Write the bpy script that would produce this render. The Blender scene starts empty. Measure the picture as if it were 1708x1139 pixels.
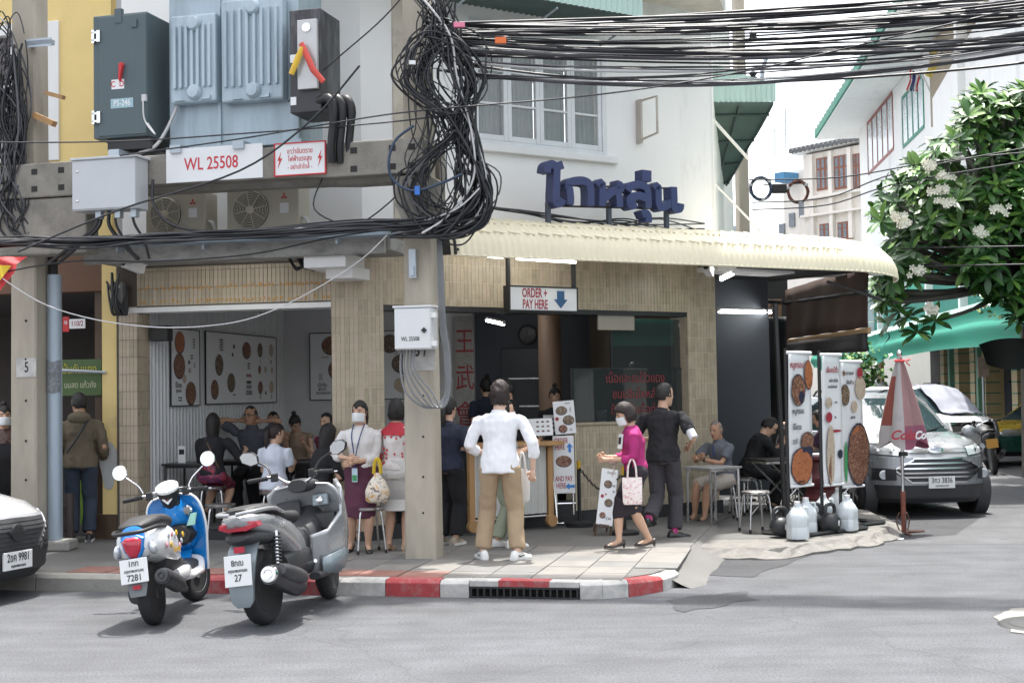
import bpy, bmesh, math, random
from mathutils import Vector as V, Matrix, noise
R=math.radians; PI=math.pi; rnd=random.Random(7)
sin,cos=math.sin,math.cos
SC=bpy.context.scene; COL=SC.collection
# ---------------------------------------------------------------- camera
CX,CY,F,EYE=854.0,569.5,2250.0,1.75
CM=Matrix.Rotation(R(90+2.15),3,'X')@Matrix.Rotation(R(-0.9),3,'Z')
cd=bpy.data.cameras.new('camera'); cam=bpy.data.objects.new('camera',cd); COL.objects.link(cam)
cam.matrix_world=Matrix.Translation((0,0,EYE))@CM.to_4x4()
cd.sensor_width=36; cd.lens=F/1708*36; cd.clip_end=3000; SC.camera=cam
# ---------------------------------------------------------------- light
SUN_EL,SUN_AZ=74,14       # the sun stands high, behind the shop and a little to its right
w=bpy.data.worlds.new('World'); SC.world=w; w.use_nodes=True
nt=w.node_tree; sk=nt.nodes.new('ShaderNodeTexSky'); sk.sky_type='NISHITA'; sk.sun_disc=False
sk.sun_elevation=R(SUN_EL); sk.sun_rotation=R(SUN_AZ); sk.dust_density=4; sk.air_density=1.1; sk.ozone_density=1.0
bgn=nt.nodes['Background']; bgn.inputs[1].default_value=0.15
hs=nt.nodes.new('ShaderNodeHueSaturation'); hs.inputs['Saturation'].default_value=.28
nt.links.new(sk.outputs[0],hs.inputs['Color']); nt.links.new(hs.outputs[0],bgn.inputs[0])
sd=bpy.data.lights.new('sun','SUN'); sd.energy=2.3; sd.angle=R(1.5); sd.color=(1,.965,.91)
so=bpy.data.objects.new('sun',sd); COL.objects.link(so)
sv=V((sin(R(SUN_AZ))*cos(R(SUN_EL)),cos(R(SUN_AZ))*cos(R(SUN_EL)),sin(R(SUN_EL))))
so.rotation_euler=sv.to_track_quat('Z','Y').to_euler(); so.location=sv*60
vs=SC.view_settings; vs.view_transform='Standard'; vs.look='None'; vs.exposure=1.75; vs.gamma=1; vs.use_curve_mapping=False
# ---------------------------------------------------------------- picture -> place
EY=V((0,0,EYE))
def ray(px,py): return CM@V(((px-CX)/F,-(py-CY)/F,-1))
def P(px,py,Y):
    d=ray(px,py); return EY+d*(Y/d.y)
def G(px,py,z=0):
    d=ray(px,py); return EY+d*((z-EYE)/d.z)
def onp(px,py,p0,n):
    d=ray(px,py); return EY+d*((p0-EY).dot(n)/d.dot(n))
class Frame:                      # a facade: u along it, w out of it, z up
    def __init__(s,o,ang):
        s.o=V((o[0],o[1],0)); s.a=R(ang); s.u=V((cos(s.a),sin(s.a),0)); s.n=V((sin(s.a),-cos(s.a),0))
    def __call__(s,u,w=0,z=0): return s.o+s.u*u+s.n*w+V((0,0,z))
    def at(s,px,py,w=0):          # the point of the plane w in front of the facade seen at a pixel -> (u,z)
        p=onp(px,py,s.o+s.n*w,s.n); return (p-s.o).dot(s.u),p.z
    def M(s,u=0,w=0,z=0):         # local x along, y INTO the building, z up
        p=s(u,w,z); return Matrix.Translation(p)@Matrix.Rotation(s.a,4,'Z')
CORNER=(-1.644,14.92)
LF=Frame(CORNER,-12); RF=Frame(CORNER,33); SF=Frame(RF(5.18,0)[:2],79)
# ---------------------------------------------------------------- objects
def tag(o,label=None,cat=None,group=None,kind=None):
    if label: o['label']=label
    if cat: o['category']=cat
    if group: o['group']=group
    if kind: o['kind']=kind
    return o
def thing(name,label,cat,loc=(0,0,0),rz=0,group=None,M=None):
    o=bpy.data.objects.new(name,None); COL.objects.link(o); o.empty_display_size=.1
    if M is not None: o.matrix_world=M
    else: o.location=loc; o.rotation_euler=(0,0,rz)
    return tag(o,label,cat,group)
def put(name,me,parent=None,M=None):
    o=bpy.data.objects.new(name,me); COL.objects.link(o)
    if parent: o.parent=parent
    if M is not None: o.matrix_local=M
    return o
def kids(o): return [c for c in COL.objects if c.parent==o]
def dup(root,M,label=None,group=None):
    r=root.copy(); COL.objects.link(r); r.matrix_world=M
    if label: r['label']=label
    if group: r['group']=group
    for c in kids(root):
        k=c.copy(); COL.objects.link(k); k.parent=r
        for g in kids(c):
            h=g.copy(); COL.objects.link(h); h.parent=k
    return r
def T(x=0,y=0,z=0,rx=0,ry=0,rz=0,s=1):
    return Matrix.Translation((x,y,z))@Matrix.Rotation(R(rz),4,'Z')@Matrix.Rotation(R(ry),4,'Y')@Matrix.Rotation(R(rx),4,'X')@Matrix.Diagonal((s,s,s,1))
class MB:
    def __init__(s): s.v=[];s.f=[];s.m=[];s.M=None;s.k=0
    def add(s,vs,fs):
        b=len(s.v); M=s.M
        s.v.extend([(M@V(p))[:] for p in vs] if M else [tuple(p) for p in vs])
        for f in fs: s.f.append(tuple(i+b for i in f)); s.m.append(s.k)
        return s
    def mesh(s,me):
        s.add([v.co for v in me.vertices],[tuple(p.vertices) for p in me.polygons]); return s
    def bb(s,x0,x1,y0,y1,z0,z1):
        return s.add([(x0,y0,z0),(x1,y0,z0),(x1,y1,z0),(x0,y1,z0),(x0,y0,z1),(x1,y0,z1),(x1,y1,z1),(x0,y1,z1)],
            [(0,3,2,1),(4,5,6,7),(0,1,5,4),(1,2,6,5),(2,3,7,6),(3,0,4,7)])
    def box(s,c,d): return s.bb(c[0]-d[0]/2,c[0]+d[0]/2,c[1]-d[1]/2,c[1]+d[1]/2,c[2]-d[2]/2,c[2]+d[2]/2)
    def loft(s,rings,caps=True,closed=True,wrap=False):
        n=len(rings[0]); vs=[p for r in rings for p in r]; fs=[]
        m=len(rings); 
        for i in range(m if wrap else m-1):
            a=i*n; b=((i+1)%m)*n
            for j in range(n if closed else n-1):
                k=(j+1)%n; fs.append((a+j,a+k,b+k,b+j))
        if caps and not wrap and closed: fs+= [tuple(range(n-1,-1,-1)),tuple(range((m-1)*n,m*n))]
        return s.add(vs,fs)
    def tube(s,pts,r,n=6,closed=False,sx=1,up=None):
        pts=[V(p) for p in pts]; m=len(pts); rs=r if isinstance(r,(list,tuple)) else [r]*m; rings=[]; pu=None
        for i,p in enumerate(pts):
            a=pts[(i-1)%m] if (i or closed) else p; b=pts[(i+1)%m] if (i<m-1 or closed) else p
            t=(b-a); t=t.normalized() if t.length>1e-9 else V((0,0,1))
            if pu is None:
                pu=V(up) if up else (V((0,0,1)) if abs(t.z)<.9 else V((0,1,0)))
            x=t.cross(pu); x=x.normalized() if x.length>1e-6 else t.orthogonal().normalized(); y=x.cross(t); pu=y
            rings.append([p+(x*cos(q)*sx+y*sin(q))*rs[i] for q in [2*PI*j/n for j in range(n)]])
        return s.loft(rings,wrap=closed)
    def cyl(s,a,b,r,r2=None,n=12): return s.tube([a,b],[r,r if r2 is None else r2],n)
    def lathe(s,prof,n=16,M=None):
        rings=[]
        for r,z in prof:
            rg=[V((r*cos(2*PI*j/n),r*sin(2*PI*j/n),z)) for j in range(n)]
            rings.append([M@p for p in rg] if M else rg)
        return s.loft(rings)
    def ell(s,c,r,nu=12,nv=8,M=None):
        rings=[]
        for i in range(nv+1):
            a=-PI/2+PI*i/nv; a=max(-PI/2+.04,min(PI/2-.04,a))
            rg=[V((r[0]*cos(a)*cos(2*PI*j/nu),r[1]*cos(a)*sin(2*PI*j/nu),r[2]*sin(a))) for j in range(nu)]
            rings.append([(M@p if M else p)+V(c) for p in rg])
        return s.loft(rings)
    def prism(s,pts,z0,z1):       # outline in xy
        n=len(pts); return s.add([(x,y,z0) for x,y in pts]+[(x,y,z1) for x,y in pts],
            [tuple(range(n-1,-1,-1)),tuple(range(n,2*n))]+[(i,(i+1)%n,n+(i+1)%n,n+i) for i in range(n)])
    def vprism(s,pts,y0,y1):      # outline in xz, y0 is the front (towards -y)
        n=len(pts); return s.add([(x,y0,z) for x,z in pts]+[(x,y1,z) for x,z in pts],
            [tuple(range(n)),tuple(range(2*n-1,n-1,-1))]+[(i,n+i,n+(i+1)%n,(i+1)%n) for i in range(n)])
    def grid(s,fn,nu,nv):
        return s.add([fn(i/nu,j/nv) for i in range(nu+1) for j in range(nv+1)],
            [(i*(nv+1)+j,(i+1)*(nv+1)+j,(i+1)*(nv+1)+j+1,i*(nv+1)+j+1) for i in range(nu) for j in range(nv)])
    def me(s,name,mats,smooth=None):
        me=bpy.data.meshes.new(name); me.from_pydata(s.v,[],s.f)
        if not isinstance(mats,(list,tuple)): mats=[mats]
        for m in mats: me.materials.append(m)
        me.polygons.foreach_set('material_index',s.m)
        if smooth is not None:
            me.polygons.foreach_set('use_smooth',[True]*len(s.f))
            me.update()
            if smooth<180: me.set_sharp_from_angle(angle=R(smooth))
        me.update(); return me
    def build(s,name,mats,parent=None,smooth=None,bev=0,M=None,label=None,solid=0,seg=2):
        o=put(name,s.me(name,mats,smooth),parent,M)
        if solid:
            md=o.modifiers.new('thick','SOLIDIFY'); md.thickness=solid; md.offset=0
        if bev:
            md=o.modifiers.new('soft','BEVEL'); md.width=bev; md.segments=seg; md.limit_method='ANGLE'; md.angle_limit=R(40)
        if label: o['label']=label
        return o
def spline(pts,n=6,closed=False):
    pts=[V(p) for p in pts]; m=len(pts); out=[]
    for i in range(m if closed else m-1):
        g=(lambda k:pts[k%m]) if closed else (lambda k:pts[max(0,min(m-1,k))])
        a,b,c,d=g(i-1),g(i),g(i+1),g(i+2)
        for j in range(n):
            t=j/n; out.append(.5*((2*b)+(c-a)*t+(2*a-5*b+4*c-d)*t*t+(3*b-a-3*c+d)*t**3))
    if not closed: out.append(pts[-1])
    return out
def lerp(a,b,t): return a+(b-a)*t
TS=bpy.data.scenes.new('workshop')
def evalmesh(o):     # evaluate one object in a scene of its own (fast), hand back its mesh
    TS.collection.objects.link(o); vl=TS.view_layers[0]; vl.update(); me=bpy.data.meshes.new_from_object(o.evaluated_get(vl.depsgraph)); bpy.data.objects.remove(o); return me
def txt(s,h,sx=1,bold=0,ex=.001,align='CENTER',sp=1):
    """letters as a mesh in the xz plane facing -y, h = capital height"""
    c=bpy.data.curves.new('t','FONT'); c.body=s; c.size=h/.7; c.offset=bold*h; c.extrude=ex; c.align_x=align; c.align_y='CENTER'; c.resolution_u=3; c.space_character=sp
    o=bpy.data.objects.new('t',c); me=evalmesh(o); bpy.data.curves.remove(c)
    me.transform(Matrix.Diagonal((sx,1,1,1))); me.transform(Matrix.Rotation(PI/2,4,'X')); return me
def remesh(mb,vox,smooth=2,M=None):
    me=bpy.data.meshes.new('r'); me.from_pydata(mb.v,[],mb.f); o=bpy.data.objects.new('r',me)
    md=o.modifiers.new('r','REMESH'); md.mode='VOXEL'; md.voxel_size=vox
    if smooth:
        md=o.modifiers.new('s','SMOOTH'); md.factor=.5; md.iterations=smooth
    r=evalmesh(o); bpy.data.meshes.remove(me); return r
# ---------------------------------------------------------------- materials
def srgb(h):
    return tuple((lambda x:x/12.92 if x<=.04045 else ((x+.055)/1.055)**2.4)(int(h[i:i+2],16)/255) for i in (0,2,4))
MATS={}
def mat(n,c,r=.6,m=0,var=.12,vs=4,bump=0,bs=50,dirt=0,dc=(.06,.055,.05),ds=2.5,stretch=1,coat=0,spec=None,emit=0,trans=0,alpha=1,wave=None,obj=True):
    if n in MATS: return MATS[n]
    M=bpy.data.materials.new(n); MATS[n]=M; M.use_nodes=True; t=M.node_tree; N=t.nodes; L=t.links; b=N['Principled BSDF']
    if isinstance(c,str): c=srgb(c)
    b.inputs['Roughness'].default_value=r; b.inputs['Metallic'].default_value=m; b.inputs['Coat Weight'].default_value=coat
    if spec is not None: b.inputs['Specular IOR Level'].default_value=spec
    if trans: b.inputs['Transmission Weight'].default_value=trans
    if alpha<1: b.inputs['Alpha'].default_value=alpha
    if emit:
        b.inputs['Emission Color'].default_value=(*c,1); b.inputs['Emission Strength'].default_value=emit
    tc=N.new('ShaderNodeTexCoord'); mp=N.new('ShaderNodeMapping'); mp.inputs['Scale'].default_value=(1,1,1/stretch); L.new(tc.outputs['Object'],mp.inputs[0])
    def nz(sc,det=5,rough=.6):
        x=N.new('ShaderNodeTexNoise'); x.inputs['Scale'].default_value=sc; x.inputs['Detail'].default_value=det; x.inputs['Roughness'].default_value=rough; L.new(mp.outputs[0],x.inputs['Vector']); return x
    a=nz(vs); rp=N.new('ShaderNodeMapRange'); rp.inputs[1].default_value=.3; rp.inputs[2].default_value=.7; rp.inputs[3].default_value=1-var; rp.inputs[4].default_value=1+var*.6; L.new(a.outputs[0],rp.inputs[0])
    mx=N.new('ShaderNodeMix'); mx.data_type='RGBA'; mx.blend_type='MULTIPLY'; mx.inputs[0].default_value=1; mx.inputs[6].default_value=(*c,1); L.new(rp.outputs[0],mx.inputs[7]); out=mx.outputs[2]
    if dirt:
        d=nz(ds,8,.7); dr=N.new('ShaderNodeMapRange'); dr.inputs[1].default_value=.62-dirt*.3; dr.inputs[2].default_value=.72; dr.inputs[4].default_value=min(.9,.3+dirt*.6); L.new(d.outputs[0],dr.inputs[0])
        m2=N.new('ShaderNodeMix'); m2.data_type='RGBA'; L.new(dr.outputs[0],m2.inputs[0]); L.new(out,m2.inputs[6]); m2.inputs[7].default_value=(*dc,1); out=m2.outputs[2]
    L.new(out,b.inputs['Base Color'])
    if r>.2:
        q=N.new('ShaderNodeMapRange'); q.inputs[1].default_value=.3; q.inputs[2].default_value=.7; q.inputs[3].default_value=max(.05,r-.1); q.inputs[4].default_value=min(1,r+.1); L.new(a.outputs[0],q.inputs[0]); L.new(q.outputs[0],b.inputs['Roughness'])
    if bump:
        bn=nz(bs,4); bp=N.new('ShaderNodeBump'); bp.inputs['Strength'].default_value=bump; bp.inputs['Distance'].default_value=.01; L.new(bn.outputs[0],bp.inputs['Height']); L.new(bp.outputs[0],b.inputs['Normal'])
    return M
def food(n,c1,c2,c3,sc=45):
    """printed picture of a dish: small patches of three colours"""
    if n in MATS: return MATS[n]
    M=mat(n,c1,.5,var=.2); t=M.node_tree; N=t.nodes; L=t.links; b=N['Principled BSDF']; tc=N.new('ShaderNodeTexCoord')
    v=N.new('ShaderNodeTexNoise'); v.inputs['Scale'].default_value=sc*.55; v.inputs['Detail'].default_value=5; v.inputs['Roughness'].default_value=.65; v.inputs['Distortion'].default_value=1.2; L.new(tc.outputs['Object'],v.inputs[0])
    rp=N.new('ShaderNodeValToRGB'); e=rp.color_ramp.elements; e[0].color=(*srgb(c1),1); e[1].color=(*srgb(c3),1); e[0].position=.36; e[1].position=.64; k=e.new(.5); k.color=(*srgb(c2),1)
    L.new(v.outputs[0],rp.inputs[0]); L.new(rp.outputs[0],b.inputs['Base Color']); return M
K=mat
m_white=K('white_paint',(.78,.78,.77),.55,var=.05,dirt=.15,dc=(.45,.44,.42),ds=1.2,stretch=3)
m_wallup=K('white_plaster',(.84,.835,.82),.8,var=.04,vs=1.5,dirt=.2,dc=(.38,.36,.33),ds=.9,stretch=4,bump=.15,bs=40)
m_conc=K('pole_concrete',(.4,.36,.295),.9,var=.22,vs=3,bump=.5,bs=70,dirt=.25,dc=(.13,.12,.105),ds=2,stretch=4)
m_conc2=K('beam_concrete',(.25,.235,.205),.9,var=.25,vs=4,bump=.6,bs=60,dirt=.45,dc=(.09,.085,.075),ds=3)
m_slab=K('stained_canopy_concrete',(.48,.47,.44),.9,var=.25,vs=3,dirt=1.0,dc=(.05,.05,.048),ds=3.0,stretch=.5)
m_tile=K('beige_tile',(.45,.385,.285),.35,var=.14,vs=9,dirt=.12,dc=(.33,.25,.16),ds=6,spec=.35)
m_tile2=K('beige_tile_dark',(.39,.335,.245),.35,var=.14,vs=9,spec=.35)
m_tile3=K('beige_tile_pink',(.48,.395,.31),.4,var=.14,vs=9,spec=.35)
m_grout=K('pale_grout',(.6,.54,.41),.9,var=.15)
m_grout2=K('dark_grout',(.1,.085,.07),.9,var=.15)
m_glue=K('old_glue',(.52,.29,.09),.8,var=.35,vs=30)
m_black=K('black_metal',(.018,.018,.02),.45,var=.2)
m_plinth=K('black_plinth',(.03,.032,.036),.5,var=.3,vs=3)
m_rub=K('rubber',(.022,.022,.024),.85,var=.25,vs=12,bump=.1)
m_chrome=K('chrome',(.72,.72,.73),.18,1,var=.05)
m_steel=K('steel_leg',(.6,.6,.61),.3,1,var=.1)
m_galv=K('galvanised',(.45,.5,.55),.5,.55,var=.15,vs=5,dirt=.2,dc=(.3,.3,.3),stretch=4)
m_glassd=K('dark_glass',(.02,.026,.03),.05,var=.05,spec=.6)
m_yellow=K('yellow_plaster',(.78,.6,.26),.85,var=.08,vs=2,dirt=.1,dc=(.45,.36,.2))
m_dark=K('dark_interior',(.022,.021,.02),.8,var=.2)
m_cable=K('cable_black',(.018,.019,.023),.5,var=.2)
m_cable2=K('cable_grey',(.09,.09,.1),.55,var=.2)
m_cable3=K('cable_white',(.55,.55,.55),.5,var=.1)
m_print=K('printed_white',(.74,.75,.76),.5,var=.03)
m_ink=K('ink_black',(.02,.02,.022),.6,var=0)
m_red=K('ink_red',(.33,.028,.045),.6,var=0)
m_sred=K('sign_red',(.55,.035,.04),.6,var=.1)
m_navy=K('ink_navy',(.025,.05,.16),.6,var=0)
m_blue=K('ink_blue',(.04,.22,.6),.6,var=0)
m_tube=K('lit_tube',(1,.99,.95),.4,var=0,emit=9)
m_wood=K('light_wood',(.42,.24,.1),.55,var=.25,vs=8,stretch=8)
m_woodd=K('dark_wood',(.09,.055,.035),.55,var=.3,vs=8,stretch=6)
m_f1=food('food_brown','4a2c20','7a5040','a8886c',70)
m_f2=food('food_green','40342a','6e5a48','9a9078',70)
m_f3=food('food_orange','8a4a2a','b8744c','5e3020',60)
m_f4=food('food_pale','a89c8c','c8b8a4','86705c',70)
m_bowl=K('bowl_dark',(.03,.035,.06),.4)
m_grn=K('ink_green',(.05,.3,.1),.6)
# ================================================================ GROUND
W=lambda p:p.matrix_basis.inverted()
def asph(n,c,rough=.85,cr=.8):
    M=mat(n,c,rough,var=.16,vs=.5,bump=.5,bs=160,dirt=.2,dc=tuple(x*.6 for x in c),ds=.45); t=M.node_tree; N=t.nodes; L=t.links; b=N['Principled BSDF']
    tc=[x for x in N if x.type=='TEX_COORD'][0]; src=b.inputs['Base Color'].links[0].from_socket
    def mul(src,fac,lo,hi):
        r=N.new('ShaderNodeMapRange'); r.inputs[1].default_value=.35; r.inputs[2].default_value=.65; r.inputs[3].default_value=lo; r.inputs[4].default_value=hi; L.new(fac,r.inputs[0])
        m=N.new('ShaderNodeMix'); m.data_type='RGBA'; m.blend_type='MULTIPLY'; m.inputs[0].default_value=1; L.new(src,m.inputs[6]); L.new(r.outputs[0],m.inputs[7]); return m.outputs[2]
    a=N.new('ShaderNodeTexNoise'); a.inputs['Scale'].default_value=55; a.inputs['Detail'].default_value=4; a.inputs['Roughness'].default_value=.75; L.new(tc.outputs['Object'],a.inputs[0]); src=mul(src,a.outputs[0],.62,1.4)
    a=N.new('ShaderNodeTexNoise'); a.inputs['Scale'].default_value=2.3; a.inputs['Detail'].default_value=7; L.new(tc.outputs['Object'],a.inputs[0]); src=mul(src,a.outputs[0],.86,1.1)
    mp=N.new('ShaderNodeMapping'); mp.inputs['Scale'].default_value=(.35,3.2,1); mp.inputs['Rotation'].default_value=(0,0,R(11)); L.new(tc.outputs['Object'],mp.inputs[0])
    a=N.new('ShaderNodeTexNoise'); a.inputs['Scale'].default_value=1.3; a.inputs['Detail'].default_value=6; L.new(mp.outputs[0],a.inputs[0]); src=mul(src,a.outputs[0],.88,1.08)
    v=N.new('ShaderNodeTexVoronoi'); v.feature='DISTANCE_TO_EDGE'; v.inputs['Scale'].default_value=.55
    nn=N.new('ShaderNodeTexNoise'); nn.inputs['Scale'].default_value=2; nn.inputs['Detail'].default_value=6; L.new(tc.outputs['Object'],nn.inputs[0])
    ad=N.new('ShaderNodeMix'); ad.data_type='RGBA'; ad.inputs[0].default_value=.35; L.new(tc.outputs['Object'],ad.inputs[6]); L.new(nn.outputs['Color'],ad.inputs[7]); L.new(ad.outputs[2],v.inputs[0])
    r=N.new('ShaderNodeMapRange'); r.inputs[1].default_value=0; r.inputs[2].default_value=.006; r.inputs[3].default_value=cr; r.inputs[4].default_value=1; L.new(v.outputs['Distance'],r.inputs[0])
    m=N.new('ShaderNodeMix'); m.data_type='RGBA'; m.blend_type='MULTIPLY'; m.inputs[0].default_value=1; L.new(src,m.inputs[6]); L.new(r.outputs[0],m.inputs[7]); L.new(m.outputs[2],b.inputs['Base Color']); return M
m_road=asph('asphalt',(.086,.089,.097)); m_patch=asph('asphalt_dark',(.05,.052,.057),cr=.7)
m_apron=K('old_concrete',(.15,.145,.138),.9,var=.2,vs=1.2,bump=.4,bs=50,dirt=.5,dc=(.085,.083,.08),ds=1.5)
m_floor=K('dirty_pavement',(.14,.137,.13),.8,var=.25,vs=1.3,bump=.3,bs=40,dirt=.4,dc=(.1,.098,.095),ds=1)
m_kred=K('kerb_red_paint',(.36,.05,.055),.75,var=.2,vs=7,bump=.3,dirt=.5,dc=(.3,.25,.24),ds=11)
m_kwht=K('kerb_white_paint',(.5,.49,.47),.8,var=.2,vs=6,bump=.3,dirt=.6,dc=(.24,.235,.225),ds=8)
m_kcon=K('kerb_bare_concrete',(.33,.32,.29),.9,var=.25,vs=5,bump=.5,dirt=.5,dc=(.12,.115,.11),ds=5,stretch=.6)
m_pv=[K('paver_grey',(.165,.162,.155),.75,var=.2,vs=5,bump=.2,dirt=.3,dc=(.13,.128,.125),ds=3),K('paver_warm',(.2,.19,.175),.75,var=.2,vs=5,bump=.2,dirt=.3,dc=(.15,.145,.14),ds=3),K('paver_red',(.25,.12,.095),.8,var=.25,vs=6,bump=.2,dirt=.45,dc=(.24,.21,.19),ds=5)]
g=MB(); g.add([(-140,-60,0),(140,-60,0),(140,400,0),(-140,400,0)],[(0,1,2,3)]); g.build('road',m_road)['kind']='structure'
def flat(name,pts,z,m,kind='structure'):
    b=MB(); b.add([(x,y,z) for x,y in pts],[tuple(range(len(pts)))]); o=b.build(name,m); o['kind']=kind; return o
def jag(pts,amp,n=5):
    out=[]
    for i,p in enumerate(pts):
        q=pts[(i+1)%len(pts)]
        for k in range(n):
            t=k/n; out.append((lerp(p[0],q[0],t)+rnd.uniform(-amp,amp),lerp(p[1],q[1],t)+rnd.uniform(-amp,amp)))
    return out
def gp(lst,z=0): return [tuple(G(x,y,z)[:2]) for x,y in lst]
flat('asphalt_patch',jag(gp([(990,945),(1100,958),(1250,962),(1300,945),(1380,915),(1480,902),(1590,892),(1640,862),(1560,856),(1440,862),(1400,880),(1200,905),(1010,918)]),.035),.004,m_patch)
flat('asphalt_trench',jag(gp([(1120,1000),(1240,985),(1260,1000),(1135,1022)]),.05),.004,m_patch)
flat('manhole_surround',jag(gp([(1655,1030),(1690,1015),(1760,1012),(1800,1040),(1760,1068),(1690,1055)]),.02),.006,K('cement',(.24,.23,.21),.9,var=.15,bump=.3))
b=MB(); c=G(1755,1040,.012); b.lathe([(0.01,0),(.36,0),(.38,-.012)],24,Matrix.Translation(c)); b.lathe([(.30,.003),(.28,.007),(.01,.007)],24,Matrix.Translation(c))
tag(b.build('manhole_cover',K('cast_iron',(.07,.07,.072),.6,.6,var=.3)),'round iron manhole cover in a ring of pale cement on the road','manhole')
flat('side_street',[(2.9,15.2),(7.5,14.6),(30,20),(40,90),(4.2,90)],.002,asph('asphalt_side',(.1,.102,.108)))
KW=2.97; KZ=.14
def arc(c,r,a0,a1,n,f=LF,z=0): return [f(c[0]+r*cos(lerp(a0,a1,i/n)),c[1]+r*sin(lerp(a0,a1,i/n)),z) for i in range(n+1)]
# front edge of the pavement (u,w on the left facade), then the rounded corner
edge=[(-14,KW),(2.75,KW),(3.05,2.93),(3.3,2.75),(3.5,2.45),(3.6,2.1),(3.62,1.75)]
edgeW=[LF(u,w_)[:2] for u,w_ in edge]
back=[RF(5.1,.3)[:2],RF(5.1,-.3)[:2],LF(-14,-.3)[:2]]
b=MB(); b.prism([tuple(x) for x in [LF(u,w_-.16)[:2] if i<2 else LF(u-.1,w_-.12)[:2] for i,(u,w_) in enumerate(edge)]+[RF(4.3,.9)[:2]]+back][::-1],0,KZ)
pav=b.build('pavement',m_floor); pav['kind']='structure'
# kerb stones, each its own piece, painted red and white in turn
def kuv(s):   # arc length -> point and tangent on the kerb's outer line
    pts=[LF(u,w_) for u,w_ in edge]
    for i in range(len(pts)-1):
        l=(pts[i+1]-pts[i]).length
        if s<=l or i==len(pts)-2:
            t=(pts[i+1]-pts[i]).normalized(); return pts[i]+t*min(s,l),t
        s-=l
def kerb(u0,u1,m,h=KZ+.006,d=.17,n=1):
    b=MB(); rings=[]
    for k in range(n+1):
        p,t=kuv(14+lerp(u0,u1,k/n)); nn=V((-t.y,t.x,0))
        h=KZ+.006-.02*max(0,min(1,(lerp(u0,u1,k/n)-3.0)/.9))+rnd.uniform(-.004,.004); rings.append([p+V((0,0,-.02)),p+V((0,0,h-.03)),p+nn*.03+V((0,0,h)),p+nn*d+V((0,0,h)),p+nn*d+V((0,0,-.02))])
    b.loft(rings); return b.build('kerb_stone',m,pav,bev=.006)
for u0,u1,m,n in [(-14,-12,m_kcon,1)]+[(-12+i*.98,-12+i*.98+.97,m_kcon,1) for i in range(11)]+[(-1.2,-.58,m_kcon,1),(-.575,-.3,m_kred,1),(-.295,.28,m_kwht,1),(.285,.62,m_kred,1),(.625,1.15,m_kwht,1),(1.155,1.64,m_kred,1),(1.645,1.9,m_kwht,1),(2.86,3.05,m_kwht,2),(3.055,3.3,m_kwht,3),(3.305,3.75,m_kred,4),(3.755,4.2,m_kwht,4)]:
    kerb(u0,u1,m,n=n)
# drain mouth in the kerb with its iron grate
b=MB(); b.M=LF.M(0,KW); b.bb(1.905,2.855,.0,.17,.095,KZ+.006); b.build('kerb_stone',m_kwht,pav,bev=.005)
b=MB(); b.M=LF.M(0,KW); b.bb(2.16,2.6,-.003,.172,.098,KZ+.009); b.build('kerb_paint',m_kred,pav)
dr=thing('storm_drain','black iron storm drain grate set low in the kerb below dark red paint','drain',M=LF.M(2.38,KW))
b=MB(); b.bb(-.475,.475,.12,.14,-.02,.094); b.bb(-.475,.475,.0,.12,-.02,.006); b.build('recess',m_dark,dr)
for i in range(17):
    b=MB(); x=-.46+i*.0575; b.bb(x-.008,x+.008,.0,.02,.006,.094); b.build('grate_bar',m_black,dr)
b=MB(); b.bb(-.475,.475,-.004,.022,.08,.094); b.bb(-.475,.475,-.004,.022,.004,.016); b.build('grate_frame',m_black,dr)
# pavers, one by one
def pav_paver(f,u0,u1,w0,w1,m):
    b=MB(); z=KZ+.004+rnd.uniform(0,.005); g_=.006; b.M=f.M()
    b.add([(u0+g_,-w0-g_,z),(u1-g_,-w0-g_,z),(u1-g_,-w1+g_,z),(u0+g_,-w1+g_,z),(u0+g_,-w0-g_,KZ-.01),(u1-g_,-w0-g_,KZ-.01),(u1-g_,-w1+g_,KZ-.01),(u0+g_,-w1+g_,KZ-.01)],[(3,2,1,0),(0,1,5,4),(1,2,6,5),(2,3,7,6),(3,0,4,7)])
    b.build('paver',m,pav)
for i in range(-16,9):
    for j in range(7):
        u0=i*.4; w1=KW-.18-j*.4
        if w1-.4<.0: continue
        if u0>2.9 and j<1+(u0-2.9)*2.2: continue
        if LF(u0+.4,w1-.4).y> RF(0,0.05).y+ (LF(u0+.4,w1-.4).x-CORNER[0])*.649: continue
        m=m_pv[2] if (j==0 and i<4 and rnd.random()<.8) else (m_pv[1] if rnd.random()<.35 else m_pv[0])
        pav_paver(LF,u0,u0+.4,w1,w1-.4,m)
# concrete apron under the outdoor tables
m_edge=K('broken_concrete',(.19,.182,.168),.95,var=.3,vs=9,bump=.8,bs=25,dirt=.4,dc=(.09,.087,.084),ds=5)
ap=gp([(960,925),(1060,908),(1190,914),(1300,913),(1390,900),(1455,890),(1480,880),(1478,868),(1450,852),(1410,840),(1380,822),(1300,800),(1190,800),(990,890)],.1)
ja=jag(ap,.03,5); cx_=sum(p[0] for p in ja)/len(ja); cy_=sum(p[1] for p in ja)/len(ja)
def outw(p,d): q=V((p[0]-cx_,p[1]-cy_,0)); q.normalize(); return (p[0]+q.x*d,p[1]+q.y*d)
o1=[outw(p,.05+rnd.uniform(-.03,.06)) for p in ja]; o2=[outw(p,.2+rnd.uniform(-.05,.09)) for p in ja]
b=MB(); b.loft([[V((x,y,-.01)) for x,y in o2],[V((x,y,.012+rnd.uniform(0,.015))) for x,y in o2],[V((x,y,.06+rnd.uniform(-.015,.02))) for x,y in o1],[V((x,y,.1)) for x,y in ja]]); o=b.build('concrete_apron',m_edge); o['kind']='structure'
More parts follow.
